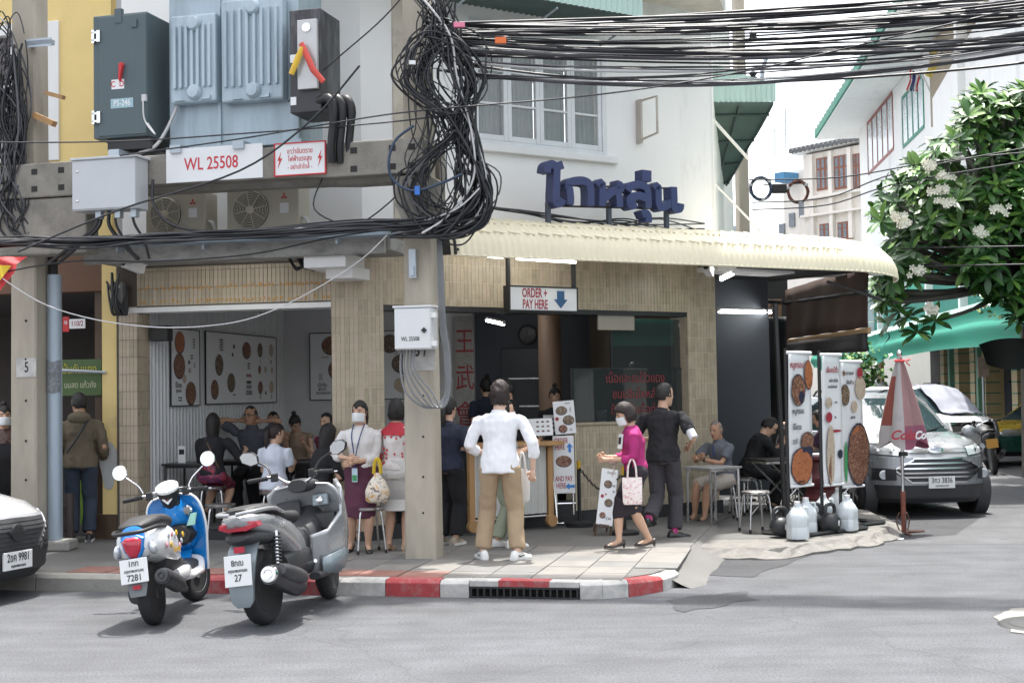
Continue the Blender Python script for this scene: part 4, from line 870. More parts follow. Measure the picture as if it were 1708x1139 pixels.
    # ---- hair
    if hair!='bald':
        b=MB(); nu,nv=28,20
        low={'wavy':-.1,'short':-.03,'bob':-.1,'long':-.26,'pony':-.04,'bun':-.04,'buzz':-.02}[hair]; puff={'wavy':1.2,'short':1.1,'bob':1.2,'long':1.14,'pony':1.08,'bun':1.08,'buzz':1.03}[hair]
        def hf(u,v):
            q=2*PI*u; a=lerp(-PI/2+.15,PI/2-.02,v); front=cos(q)   # q=0 is the face
            x=.077*puff*cos(a)*sin(q); y=-.004+.1*puff*cos(a)*cos(q)*(1 if front>0 else 1.04); z=.117*puff*sin(a)+.004
            if front>.25 and z<(.062 if hair in('short','buzz','wavy') else .026)+.03*abs(sin(q*3)): return V((x*.5,y*.5,z*.5))
            if abs(front)<=.25 and z<-.035 and hair in('short','pony','bun','buzz'): return V((x*.55,y*.5,z*.5))
            if z<-.01:
                if hair in('bob','long','wavy'): z=lerp(-.01,low,min(1,(-z)/.1)); x*=1.02+ .1*(hair=='bob')-(.22*min(1,max(0,-z-.06)/.15) if hair=='long' else 0); m_=math.hypot(x/.077,y/.1); c=max(m_,.97)/max(m_,.2) if m_<1 else 1; x*=c; y*=c
                elif z<low-.045: return V((x*.6,y*.62,z*.8))
            nz_=(.03 if hair=='wavy' else .01)*noise.noise(V((x*60,y*60,z*(40 if hair=='wavy' else 14)+ht*9))); m_=1+nz_*8
            return V((x*m_,y*m_,z*(1+nz_*3)))
        b.grid(lambda u,v:h4(*hf(u,v)),nu,nv)
        if hair=='pony':
            b.tube([h4(0,-.1,.03),h4(0,-.135,.0),h4(0,-.14,-.08),h4(.0,-.125,-.17),h4(.01,-.115,-.24)],[.022*k,.034*k,.036*k,.026*k,.008*k],8)
        if hair=='bun': b.ell(h4(0,-.05,.145),(.036*k,.034*k,.034*k),12,8)
        b.build('hair',hm,t,smooth=180)
    # ---- clothes
    sl,tm,hem,lo=top
    if tm:
        b=MB(); add=.012*lo
        torso(b,add,hem,.29,flare=.06*(lo-.8) if hem<0 else 0)
        b.loft([ring(sp(.285),.045*s,.045*s),ring(sp(.3),.04*s,.04*s)])
        for i in (0,1):
            s_,e,wr=A[i]; fr={'none':.12,'short':.72,'elbow':1.0,'34':1.5,'long':1.95}[sl]
            q=[s_-(rt*((-1)**i)*-.03)-up*.005]+[(s_.lerp(e,min(f,1)) if f<=1 else e.lerp(wr,f-1)) for f in [fr*x for x in (.06,.3,.6,.85,1)]]
            rr=[.022,.028,.03,.029,.028,.027] if fr<=1 else [.022,.028,.028,.026,.024,.022]
            b.tube(q,[r*s+add*a_+(.006 if fr<1 and i_>2 else 0) for i_,(r,a_) in enumerate(zip(rr,(.1,.3,.6,.75,.8,.8)))],12)
        me=remesh(b,vox,3); wrinkle(me,.009*lo,11); me.materials.append(tm); me.polygons.foreach_set('use_smooth',[True]*len(me.polygons)); put('top',me,t)
        if collar:
            b=MB(); b.loft([ring(sp(.272)+fw*.004,.058*s,.052*s),ring(sp(.298),.04*s+.008,.042*s+.008),ring(sp(.312)-fw*.004,.04*s,.042*s),ring(sp(.29),.034*s,.036*s)],caps=False); b.build('collar',collar,t,smooth=60)
    bk,bm,bl_=bottom
    if bm:
        b=MB()
        if bk in('trousers','shorts'):
            torso(b,.002 if hem<0 else .012,-.05,.03 if hem<0 else .07)
            for i in (0,1):
                h,kn,an=J[i]; ext=1.93 if bk=='trousers' else (bl_ or .95)
                pts=[];rr=[]
                for f in ([0,.25,.5,.8,1,1.2,1.5,1.75,ext] if bk=='trousers' else [0,.3,.6,ext]):
                    pts.append(h.lerp(kn,f) if f<=1 else kn.lerp(an,f-1)); base=.055-.013*min(f,1)-.006*max(0,f-1); rr.append(base*s*girth+.004+bl_*(.0 if bk=='shorts' else 1)*max(0,f-.5)*.007+(.012 if bk=='shorts' else 0))
                b.tube(pts,rr,12)
            me=remesh(b,vox,3); wrinkle(me,.011,9)
        else:
            n=9; rings=[]; q=16; L=bl_
            for z in (.075,.05,.02): rings.append([sp(z)+rt*((.1 if z<.04 else .078 if z>.06 else .088)*s*cos(2*PI*j/q))+fw*(.077*s*sin(2*PI*j/q)) for j in range(q)])
            for f in [L*(x+1)/6 for x in range(6)]:
                pp=[J[i][0].lerp(J[i][1],min(f,1)) if f<=1 else J[i][1].lerp(J[i][2],f-1) for i in (0,1)]
                dl=[((J[i][1]-J[i][0]) if f<=1 else (J[i][2]-J[i][1])).normalized() for i in (0,1)]; ax=(pp[1]-pp[0]); mid=(pp[0]+pp[1])/2; dd=(dl[0]+dl[1]).normalized()
                lx=rt-dd*rt.dot(dd); lx.normalize(); ly=lx.cross(dd); hx=abs(ax.dot(lx))/2; hy=abs(ax.dot(ly))/2; r_=(.056-.01*min(f,1.5))*s
                rings.append([mid+lx*((hx+r_)*cos(2*PI*j/q))+ly*(-(hy+r_+.008)*sin(2*PI*j/q)) for j in range(q)])
            # keep the ring winding steady
            for a in range(1,len(rings)):
                best=min(range(q),key=lambda o:sum((rings[a][(j+o)%q]-rings[a-1][j]).length for j in range(q))); rings[a]=rings[a][best:]+rings[a][:best]
                rev=[rings[a][(-j)%q] for j in range(q)]
                if sum((rev[j]-rings[a-1][j]).length for j in range(q))<sum((rings[a][j]-rings[a-1][j]).length for j in range(q)): rings[a]=rev
            b.loft(rings); torso(b,.004,-.055,.04); [b.ell(h_,(.062*s,.062*s,.058*s),12,8) for h_ in hip]; me=remesh(b,vox,3); wrinkle(me,.006,9)
        me.materials.append(bm); me.polygons.foreach_set('use_smooth',[True]*len(me.polygons)); put('skirt' if bk=='skirt' else 'trousers' if bk=='trousers' else 'shorts',me,t)
    if shoe:
        kind,sm=shoe
        for i in (0,1):
            an=J[i][2]; a=R(fyaw[i]); fd=V((-sin(a),cos(a),0)); lx=V((cos(a),sin(a),0)); b=MB(); o=an-V((0,0,.075*k))
            tilt=0
            prof={'sneaker':[(-.075,.03,.06),(-.06,.036,.09),(0,.036,.095),(.06,.042,.07),(.12,.045,.05),(.17,.036,.04),(.19,.015,.025)],'pump':[(-.07,.022,.05),(-.05,.03,.055),(0,.027,.03),(.06,.034,.022),(.11,.038,.045),(.15,.03,.04),(.17,.012,.02)],'sandal':[(-.07,.02,.018),(-.05,.034,.02),(0,.034,.02),(.07,.04,.022),(.1,.042,.06),(.13,.04,.05),(.17,.012,.015)]}[kind]
            hl=.035 if kind=='pump' else 0
            rings=[]
            for y,wd,h in prof:
                lift=hl*max(0,min(1,(.06-y)/.1)); c=o+fd*(y*k)
                rings.append([c+lx*(wd*k*x)+V((0,0,(z*h+lift)*k)) for x,z in ((-.8,0),(.8,0),(1,.3),(.8,.8),(.35,1),(-.35,1),(-.8,.8),(-1,.3))])
            b.loft(rings)
            if kind=='pump': b.tube([o-fd*.055*k+V((0,0,.04*k)),o-fd*.055*k],.013*k,8)
            sh_=b.build('shoe',sm,t,smooth=55)
            if sole:
                b=MB(); b.loft([[o+fd*(y*k)+lx*((wd+.005)*k*x)+V((0,0,z)) for x,z in ((-1,-.002),(1,-.002),(1,.024),(-1,.024))] for y,wd,h in prof]); b.build('sole',sole,sh_)
    return t,dict(A=A,J=J,hc=hc,HM=HM,k=k,sp=sp,rt=rt,fw=fw,up=up)
def flr(px,py,z): return G(px,py,z)
# --- standing customers on the pavement
c_white=cl('white',(.78,.79,.82),.04); c_blouse=cl('offwhite',(.7,.68,.67),.05); c_khaki=cl('khaki',(.36,.265,.17),.1); c_navy=cl('navy',(.018,.022,.045)); c_blk=cl('black',(.014,.014,.017)); c_maroon=cl('maroon',(.085,.022,.045)); c_mag=cl('magenta',(.4,.025,.16),.15)
c_char=cl('charcoal',(.05,.047,.055)); c_dgrey=cl('dusk',(.028,.022,.03)); c_grey=cl('greyblue',(.13,.14,.165)); c_beige=cl('beige',(.52,.42,.33)); c_olive=cl('olive',(.13,.105,.07)); c_denim=cl('denim',(.035,.05,.075),.25); c_mint=cl('palegreen',(.36,.4,.3)); c_stone=cl('stone',(.46,.41,.37)); c_pink=cl('dustpink',(.5,.34,.36)); c_sgrey=cl('softgrey',(.3,.3,.31))
m_sneak=K('sneaker_white',(.75,.75,.73),.5,var=.05); m_pump=K('pump_black',(.02,.02,.02),.3); m_nude=K('shoe_nude',(.55,.38,.26),.5); m_pumpb=K('pump_brown',(.05,.035,.03),.25)
p1,d1=person('woman in white blouse and maroon skirt with face mask holding a yellow bag',1.6,flr(605,921,.14),183,female=True,hair='pony',mask=True,head=(-22,0),top=('34',c_blouse,.03,1.25),bottom=('skirt',c_maroon,1.12),shoe=('pump',m_pump),
    feet=((-.06,.05,.075),(.12,-.06,.075)),fyaw=(10,-12),hands=((.05,.17,.93),(.13,.17,.97)),elb=((-.8,-.7,-.3),(.9,-.7,-.3)))
b=MB(); b.M=d1['HM']; b.tube(spline([(-.06,.02,-.12),(-.045,.1,-.24),(-.01,.13,-.42),(.0,.14,-.56),(.012,.13,-.42),(.05,.1,-.24),(.06,.02,-.12)],5),.006,5); b.build('lanyard',m_navy,p1)
b=MB(); b.M=d1['HM']; b.bb(-.03,.03,.14,.146,-.70,-.56); b.build('name_badge',K('badge_blue',(.5,.62,.72),.4),p1); b=MB(); b.M=d1['HM']; b.bb(-.025,.025,.146,.148,-.69,-.63); b.build('badge_print',m_grn,p1)
def handbag(name,label,cat,loc,w_,h,m,strap,sh,rz=0,dep=.08):
    t=thing(name,label,cat,loc=loc[:],rz=R(rz)); b=MB()
    b.loft([[V((x*w_*sx/2,y*dep*sy/2,z)) for x,y in ((-1,-.6),(-.6,-1),(.6,-1),(1,-.6),(1,.6),(.6,1),(-.6,1),(-1,.6))] for z,sx,sy in sh]); o=b.build('bag_body',m,t,smooth=60)
    for y in (-.02,.02):
        b=MB(); b.tube(spline([(-w_*strap[0]/2,y,h*.97),(-w_*strap[0]*.4,y,h+strap[1]*.6),(0,y,h+strap[1]),(w_*strap[0]*.4,y,h+strap[1]*.6),(w_*strap[0]/2,y,h*.97)],4),strap[2],5); b.build('handle',strap[3],t)
    return t
m_ybag=food('bag_pattern_yellow','c8901c','e8e2d8','5a4020',26); c_yel=cl('yellow',(.6,.38,.04))
hb=P(630,838,p1.location.y-.22); handbag('knotted_bag','yellow and white printed cloth bag with knotted handles held by the masked woman','bag',hb,.24,.3,m_ybag,(.28,.14,.018,c_yel),[(0,.75,.7),(.03,.97,1),(.12,1,1.2),(.2,.75,.9),(.27,.3,.5),(.3,.26,.5)],dep=.14)
p2,d2=person('woman with black bob in a white blouse with red berry print',1.6,flr(662,919,.14),-12,female=True,hair='bob',top=('elbow',cl('berry',(.74,.7,.69)),.0,1.4),bottom=('skirt',cl('whiteskirt',(.66,.65,.63),.05),1.0),shoe=('pump',m_nude),collar=None,hands=((-.18,.22,.95),(.12,.25,.95)),head=(10,-4))
b=MB()
for k in range(70):
    a=rnd.uniform(0,2*PI); z=rnd.uniform(.03,.25); r0=(.088+.03*(z>.1)*(z<.24)*0)*1.6+.03
    c=d2['sp'](z)+d2['rt']*(cos(a)*(.082*1.6+.027))+d2['fw']*(sin(a)*(.066*1.6+.026)); b.ell(c,(.011,.011,.014),6,4)
b.build('berry_print',m_sred,p2)['kind']='stuff'
b=MB(); n_=18
b.loft([[d2['sp'](z)+d2['rt']*(a*cos(2*PI*j/n_))+d2['fw']*(c*sin(2*PI*j/n_)) for j in range(n_)] for z,a,c in ((.225,.175,.135),(.262,.15,.115),(.292,.085,.08),(.308,.07,.07))],caps=False); b.build('collar',cl('red',(.5,.04,.06)),p2,smooth=60)
b=MB(); s_=[]
for z,ad in ((.335,.0),(.30,.012),(.265,.03)): s_.append([V(((.155+ad+.006*(j%2))*cos(2*PI*j/40),(.11+ad+.006*(j%2))*sin(2*PI*j/40),z*1.6)) for j in range(40)])
b.loft(s_,caps=False); b.build('frill',cl('whiteskirt',0),p2,smooth=50)
p3,_=person('woman in navy top and black trousers with a ponytail standing behind the concrete pole',1.62,flr(748,908,.14),-28,female=True,hair='pony',top=('short',c_navy,-.03,1.5),bottom=('trousers',c_blk,1),shoe=('sneaker',K('espadrille',(.4,.33,.26),.8)),sole=m_sneak,hands=((-.12,.3,1.0),(.2,.28,1.0)),girth=1.12)
p4,d4=person('man in untucked white shirt and khaki trousers seen from behind',1.77,flr(836,934,.14),-6,hair='wavy',hm=m_hairb,top=('34',c_white,-.045,1.35),bottom=('trousers',c_khaki,1),shoe=('sneaker',m_sneak),feet=((-.18,.05,.08),(.16,-.02,.08)),fyaw=(25,-35),hands=((-.18,.24,1.02),(.31,.08,.86)),elb=((-.7,-1,-.3),(.9,-.9,-.3)),head=(-14,2),girth=1.03,skin=m_skin3)
b=MB()
for i in (0,1):
    an=d4['J'][i][2]; a=R((25,-35)[i]); M_=Matrix.Translation(an-V((0,0,.078)))@Matrix.Rotation(a,4,'Z')
    for sg in (-1,1):
        b.M=M_; x=.044*sg; pts=[(-.04,.06),(-.02,.035),(.03,.04),(.1,.06),(.03,.05),(-.01,.048)]; b.add([(x*(1.02 if y<.06 else 1.06),y,z) for y,z in pts],[tuple(range(6))])
b.build('shoe_mark',m_ink,p4)
p5,_=person('person in pale green trousers and white sneakers hidden behind the man in the white shirt',1.58,flr(838,914,.14),-70,female=True,hair='short',top=('short',c_sgrey,.0,1.3),bottom=('trousers',c_mint,1.2),shoe=('sneaker',m_sneak),hands=((-.1,.25,1.0),(.1,.3,1.05)),feet=((-.09,-.03,.08),(.09,.08,.08)),mask=True)
handbag('tote_bag','white cloth tote bag hanging beside the white shirted man',  'bag',P(872,838,13.3),.15,.29,cl('canvas',(.6,.59,.57)),(.4,.2,.012,cl('canvas',0)),[(0,.7,.5),(.03,.95,.9),(.2,1,1),(.3,.8,.6),(.33,.6,.4)])
p6,d6=person('woman in a magenta jacket and black skirt walking with face mask past the price board',1.56,flr(1064,917,.125),97,female=True,hair='bob',hm=m_hairb,mask=True,lean=7,head=(0,16),top=('34',c_mag,.0,1.15),bottom=('skirt',c_dgrey,1.24),shoe=('pump',m_pumpb),feet=((.04,-.13,.1),(-.03,.2,.1)),fyaw=(-6,0),hands=((-.1,.29,.93),(.05,.3,.95)),elb=((-.4,-1,-.3),(.4,-1,-.3)),skin=m_skin)
b=MB(); b.M=Matrix.Translation(d6['sp'](.235)+d6['fw']*.12-d6['rt']*.06)@Matrix.Rotation(R(25),4,'Z')@Matrix.Rotation(R(8),4,'X'); b.bb(-.035,.035,-.0,.008,-.12,.03); b.build('name_badge',m_print,p6); b=MB(); b.M=Matrix.Translation(d6['sp'](.235)+d6['fw']*.13-d6['rt']*.06)@Matrix.Rotation(R(25),4,'Z')@Matrix.Rotation(R(8),4,'X'); b.bb(-.02,.02,-.0,.003,-.07,.0); b.build('badge_photo',m_ink,p6)
m_pbag=food('bag_pattern_pink','e8dcd8','f0e8e4','d0909a',60)
yb6=p6.location.y-.2
handbag('pink_bag','small pink and white patterned tote hanging on the arm of the woman in magenta','bag',P(1055,841,yb6),.2,.27,m_pbag,(.45,.19,.009,m_pbag),[(0,.85,.8),(.02,.95,1),(.2,1,.8),(.27,.98,.5)],dep=.07)
b=MB(); b.ell((0,0,0),(.06,.05,.035),12,8); b.tube(spline([(0,0,-.03),(.01,0,-.1),(-.01,0,-.16)],4),.006,5); q=P(1022,768,yb6+.18); o=b.build('coin_purse',food('purse_pattern','c89098','e8d0d0','402028',40),smooth=60); o.location=q; tag(o,'small round pink purse in the hand of the woman in magenta','purse')
p7,_=person('young man in black t-shirt and grey trousers stepping towards the tables',1.76,flr(1108,899,.12),-24,hair='short',lean=5,head=(-32,0),top=('short',c_blk,-.04,1.9),bottom=('trousers',c_char,1.6),shoe=('sneaker',m_pump),feet=((-.08,-.28,.24),(.1,.06,.08)),fyaw=(0,-45),hands=((-.22,.3,1.08),(.26,.18,1.02)),elb=((-.6,-.8,-.3),(.7,-.8,-.3)))
b=MB()
J7=_['J']; 
for i in (0,1): b=MB(); b.tube([J7[i][2]+V((0,0,-.02)),J7[i][2]+V((0,0,.045))],.037,10); b.build('sock',K('sock_pink',(.5,.05,.22),.8,var=.5,vs=30),p7,smooth=60)
b=MB(); e=_['A'][1]; b.tube([e[0].lerp(e[1],.7),e[1]+V((0,0,-.01))],.05,10); b.build('undersleeve',c_white,p7,smooth=60)
# --- diners, outdoor tables at right
p8,d8=person('old man in a grey shirt and pale shorts sitting on a stool with hands together',1.62,flr(1205,868,.1),128,hair='buzz',hm=m_hairg,pelvis=(0,-.05,.53),lean=10,head=(8,4),top=('short',c_grey,-.02,1.5),bottom=('shorts',c_stone,1.0),shoe=('sandal',m_black),feet=((-.1,.42,.08),(.13,.36,.08)),hands=((.0,.34,.78),(.06,.33,.8)),elb=((-1,-.5,-.4),(1,-.5,-.4)),skin=m_skin2,collar=c_grey)
b=MB(); e=d8['A'][0]; b.tube([e[1].lerp(e[2],.84),e[1].lerp(e[2],.92)],.029,10); b.build('wristband',m_black,p8)
b=MB(); b.tube([d8['sp'](.27)+d8['fw']*.1,d8['sp'](.2)+d8['fw']*.14-d8['rt']*.02],.02,6,sx=.5); b.build('shirt_front',m_navy,p8)
p9,_=person('man in black shirt with glasses bending over his food at the outdoor table',1.74,flr(1250,852,.1),-84,hair='short',pelvis=(0,0,.55),lean=24,head=(-4,18),glasses=True,top=('34',c_blk,-.02,1.6),bottom=('trousers',c_blk,1),shoe=('sneaker',m_pump),feet=((-.1,.35,.08),(.12,.3,.08)),hands=((-.12,.5,.9),(.1,.48,.95)))
p10,_=person('diner in glasses eating with raised hands behind the man in black at the outdoor table',1.7,P(1282,0,19.2)*1-V((0,0,P(1282,0,19.2).z-.1)),-95,hair='short',pelvis=(0,0,.58),lean=18,head=(0,12),glasses=True,top=('short',c_dgrey,-.02,1.5),bottom=('trousers',c_blk,1),shoe=('sneaker',m_pump),feet=((-.1,.35,.08),(.12,.3,.08)),hands=((-.08,.3,1.12),(.08,.28,1.1)),skin=m_skin3)
p11,_=person('diner in purple shirt sitting behind the banners',1.68,P(1368,0,19.6)-V((0,0,P(1368,0,19.6).z-.1)),60,hair='short',pelvis=(0,0,.58),lean=12,head=(0,10),top=('short',cl('purple',(.06,.03,.06)),-.02,1.5),bottom=('trousers',c_blk,1),shoe=('sneaker',m_pump),feet=((-.1,.35,.08),(.12,.3,.08)),hands=((-.12,.4,.9),(.1,.38,.92)))
# --- diners inside the open room
def sit(label,ht,px,Y,rz,zf=.24,pz=.54,**k):
    q=P(px,600,Y); q.z=zf
    if 'feet' not in k: k['feet']=((-.11,.3,.08),(.11,.34,.08))
    return person(label,ht,q,rz,pelvis=(0,0,pz),**k)
p12,d12=sit('woman in black top and red flowered skirt sitting with her back turned',1.58,352,15.75,-8,female=True,hair='long',head=(8,0),top=('elbow',c_blk,.0,1.6),bottom=('skirt',food('skirt_red','a01c20','1c2450','c04030',22),1.1),shoe=('sandal',m_black),hands=((-.1,.32,.82),(.3,.3,.86)),pz=.6,feet=((-.12,.1,.2),(.12,.12,.2)))
b=MB(); b.tube(spline([d12['sp'](.27)-d12['rt']*.05-d12['fw']*.09,d12['sp'](.15)-d12['fw']*.15+d12['rt']*.06,d12['sp'](.05)-d12['fw']*.12+d12['rt']*.13],5),.012,5); b.build('bag_strap',m_woodd,p12)
p13,_=sit('man with glasses in grey shirt with both hands at neck',1.74,420,17.5,176,hair='buzz',head=(-18,0),glasses=True,top=('short',cl('slate',(.075,.08,.1)),-.02,1.5),bottom=('trousers',c_blk,1),hands=((-.16,.1,1.19),(.17,.06,1.2)),elb=((-1,.1,-.25),(1,.1,-.25)),pz=.6,collar=cl('slate',0),skin=m_skin2)
sit('diner with dark hair half hidden behind the man with glasses',1.66,455,18.6,190,hair='short',top=('short',c_sgrey,-.02,1.4),bottom=('trousers',c_blk,1),skin=m_skin2)
p15,_=sit('girl in a white shirt with a tied ponytail sitting with her back to the scooters',1.52,455,15.35,-16,female=True,hair='pony',hm=m_hairb,head=(-38,6),top=('short',cl('schoolwhite',(.66,.7,.8),.04),-.04,1.7),bottom=('skirt',c_pink,1.0),hands=((-.12,.3,.75),(.1,.32,.76)),pz=.55,zf=.2)
sit('woman with a top bun bending over her bowl at the back',1.62,498,18.3,176,female=True,hair='bun',head=(-6,24),lean=18,top=('none',cl('tan',(.33,.24,.17)),.0,1.3),bottom=('trousers',c_blk,1),hands=((-.15,.32,.86),(.1,.3,.9)),pz=.58)
p17,_=sit('long haired woman in black blazer and beige skirt sitting sideways near the pier',1.64,532,14.75,-52,zf=.14,female=True,hair='long',head=(24,4),lean=8,top=('long',c_blk,-.04,1.5),bottom=('skirt',c_beige,1.12),shoe=('pump',m_nude),hands=((-.15,.32,.82),(.14,.34,.8)),pz=.56,feet=((-.05,.42,.08),(.1,.46,.08)))
sit('diner in dark red top with black hair behind the woman in the blazer',1.62,548,17.0,150,female=True,hair='short',top=('elbow',cl('wine',(.16,.02,.05)),.0,1.5),bottom=('trousers',c_blk,1),pz=.55)
# --- staff behind the counter and people at the shop next door
def std(label,ht,px,Y,rz,zf=.24,**k):
    q=P(px,600,Y); q.z=zf; return person(label,ht,q,rz,**k)
std('kitchen worker in black with hair in a bun behind the menu boards',1.62,925,17.6,175,female=True,hair='bun',head=(0,10),top=('short',c_blk,-.02,1.4),bottom=('trousers',c_blk,1))
std('dark haired man at the order counter beyond the white shirted man',1.74,850,16.6,70,hair='short',head=(0,8),top=('short',c_blk,-.02,1.4),bottom=('trousers',c_blk,1),skin=m_skin2)
std('kitchen hand with a tall dark cap deep inside the kitchen',1.78,812,19.2,20,hair='bun',top=('short',c_navy,-.02,1.4),bottom=('trousers',c_blk,1))
p22,d22=std('man in olive hoodie and jeans waiting at the shop next door',1.74,133,15.35,12,zf=.14,hair='short',head=(28,10),top=('long',c_olive,-.04,2.0),bottom=('trousers',c_denim,1.4),shoe=('sneaker',m_black),sole=m_sneak,hands=((-.2,.25,1.05),(.24,.22,.95)),skin=m_skin2)
b=MB(); b.ell(d22['sp'](.285)-d22['fw']*.09,(.13,.07,.075),14,8); b.build('hood',c_olive,p22,smooth=60)
b=MB(); b.tube(spline([d22['sp'](.28)+d22['rt']*.1-d22['fw']*.11,d22['sp'](.17)-d22['fw']*.165,d22['sp'](.06)-d22['fw']*.15-d22['rt']*.13],5),.013,5); b.build('bag_strap',m_black,p22)
p23,d23=std('vendor in a dark apron with face mask at the stall by the far left edge',1.6,6,15.0,205,zf=.14,female=True,hair='bun',mask=True,top=('elbow',food('print_brown','3a2c28','6a5048','241c1a',30),-.0,1.3),bottom=('trousers',c_dgrey,1),hands=((-.15,.3,.95),(.15,.32,.95)))
b=MB(); b.loft([[d23['sp'](z)+d23['rt']*x+d23['fw']*(.14-.3*x*x) for x in (-.15,-.08,0,.08,.15)] for z in (-.22,-.05,.08,.2)],caps=False,closed=False); b.build('apron',c_blk,p23,smooth=60,solid=.006)
# ================================================================ ON THE SHOPFRONT
def acunit(label,px,py,wd,ht,rz=0):
    u,z=LF.at(px,py,.62); t=thing('air_conditioner',label,'air conditioner',M=LF.M(u,.62,z-ht/2)@T(rz=rz),group='air conditioner units on the canopy')
    m=K('ac_beige',(.5,.46,.38),.5,var=.06,dirt=.2,dc=(.25,.22,.17),ds=3)
    b=MB(); b.bb(-wd/2,wd/2,0,.3,0,ht); b.build('case',m,t,bev=.012)
    fx=-wd*.16; fz=ht*.48; r_=ht*.41
    b=MB(); b.M=T(fx,-.002,fz,rx=90); b.lathe([(r_,-.002),(r_,.012),(r_-.015,.02),(r_-.03,.004),(.01,.003)],26); b.build('fan_recess',m_black,t,smooth=50)
    b=MB(); b.M=T(fx,0,fz,rx=90)
    for q in range(9): b.tube([(r_*(.98-q*.088)*cos(a),r_*(.98-q*.088)*sin(a),.026) for a in [2*PI*j/24 for j in range(24)]],.005,4,True)
    for j in range(8): a=2*PI*j/8+.2; b.tube([(.04*cos(a),.04*sin(a),.03),(r_*cos(a),r_*sin(a),.024)],.005,4)
    b.lathe([(.045,.02),(.045,.036),(.01,.04)],14); b.build('fan_grille',K('ac_wire',(.6,.56,.46),.4),t)
    for k in range(5):
        b=MB(); b.M=T(fx,.03,fz,rx=90)@T(rz=72*k); b.vprism([(.04,-.01),(r_*.85,-.02),(r_*.9,.05),(.05,.02)],-.02,-.012)
    b=MB()
    lx=wd*.3; lz=ht*.74; e=.022
    for ox,oz,a in ((0,e*.9,90),(-e*.8,-e*.5,210),(e*.8,-e*.5,330)):
        c,s_=cos(R(a)),sin(R(a)); b.vprism([(lx+ox+c*e-s_*0,lz+oz+s_*e),(lx+ox-s_*e*.55,lz+oz+c*e*.55),(lx+ox-c*e,lz+oz-s_*e),(lx+ox+s_*e*.55,lz+oz-c*e*.55)],-.003,0)
    b.build('emblem',m_sred,t)
    b=MB(); b.bb(lx-.05,lx+.05,-.003,0,ht*.38,ht*.6); b.build('data_label',m_print,t)
    b=MB(); b.tube(spline([(wd/2-.02,.1,ht*.3),(wd/2+.06,.05,ht*.25),(wd/2+.08,.08,.0),(wd/2+.05,.1,-.2)],5),.02,6); b.build('pipe',m_cable3,t,smooth=60)
    for x in (-wd*.35,wd*.35):
        b=MB(); b.bb(x-.02,x+.02,.0,.3,-.06,0); b.build('foot',m_black,t)
    return t
acunit('air conditioner unit with red emblem directly right of the junction box',292,356,.72,.46,-3)
acunit('air conditioner unit with red emblem under the danger sign',438,348,.84,.5,-2)
def tubelight(label,a,b_,r=.017,housing=True):
    t=thing('tube_light',label,'tube light',loc=((a+b_)/2)[:],group='fluorescent tube lights'); wt=W(t)
    b=MB(); b.cyl(a,b_,r,n=8); b.build('tube',m_tube,t,M=wt,smooth=60)
    b=MB(); d=(b_-a).normalized(); z=V((0,0,.035)); b.tube([a-d*.03+z,b_+d*.03+z],.022,4); b.build('housing',m_white,t,M=wt)
    b=MB(); [b.cyl(p,p+V((0,0,.05)),.02,n=6) for p in (a,b_)]; b.build('holder',m_white,t,M=wt)
tubelight('lit tube light under the concrete canopy over the dining room',P(285,432,14.75),P(446,427,14.6))
tubelight('lit tube light under the awning edge left of the hanging order sign',P(776,424,15.0),P(838,429,15.25))
tubelight('lit tube light under the awning edge above the hanging order sign',P(862,431,15.35),P(960,437,15.75))
tubelight('lit tube light deep under the awning over the outdoor tables',P(1199,520,18.6),P(1286,521,19.2))
tubelight('short lit tube light on the kitchen ceiling',P(812,535,18.6),P(840,541,17.8))
tubelight('small lit lamp beside the camera at the right end of the awning',P(1203,466,16.9),P(1222,457,16.6),.022)
def cctv(label,p,rz,m=m_white):
    t=thing('security_camera',label,'camera',loc=p[:],rz=R(rz)); b=MB(); b.M=T(rx=-14); b.bb(-.045,.045,-.16,.1,-.045,.05); b.bb(-.055,.055,-.2,.12,.05,.06); b.build('body',m,t,bev=.008)
    b=MB(); b.M=T(rx=-14); b.M=b.M@T(0,-.162,0,rx=90); b.lathe([(.035,0),(.035,.01),(.01,.012)],12); b.build('lens',m_black,t); b=MB(); b.tube([(0,.05,.06),(0,.1,.14),(0,.16,.16)],.015); b.build('arm',m,t)
cctv('white security camera under the left end of the concrete canopy',P(226,446,14.9),-35)
cctv('white security camera at the right end of the tiled front under the awning',P(1182,452,16.7),-20)
t=thing('electric_meter','grey electric meter and sagging dark cables beside the left end of the tiled lintel','meter',M=LF.M(-2.93,.1,2.95)); b=MB(); b.bb(-.08,.08,0,.1,-.12,.14); b.build('case',K('meter_grey',(.25,.25,.25),.5,dirt=.3),t,bev=.02); b=MB(); b.bb(-.05,.05,-.004,0,.06,.1); b.build('label_plate',m_print,t)
for k in range(6):
    b=MB(); b.tube(spline([(rnd.uniform(-.15,.05),.0,rnd.uniform(.1,.3)),(-.05+k*.02,-.05,-.1),(.0+.03*k,-.04,-.25),(.15,0,rnd.uniform(-.2,.1))],5),.014,5); b.build('cable_tail',m_black,t,smooth=60)
t=thing('cable_cluster','cluster of blackened wires hanging on the canopy soffit over the pier','cables',loc=P(520,437,14.85)[:])
for k in range(9):
    b=MB(); x=rnd.uniform(-.28,.25); b.tube(spline([(x,0,.06),(x+.05,-.03,-.03),(x+.1,-.02,-.07+rnd.uniform(-.03,.03)),(x+.2,0,rnd.uniform(-.06,.06))],5),rnd.choice([.012,.02]),5); b.build('cable',m_black,t,smooth=60)
b=MB(); b.bb(.15,.22,-.03,.03,-.08,.08); b.bb(-.05,.0,-.03,.03,-.03,.08); b.build('clamp',m_galv,t)
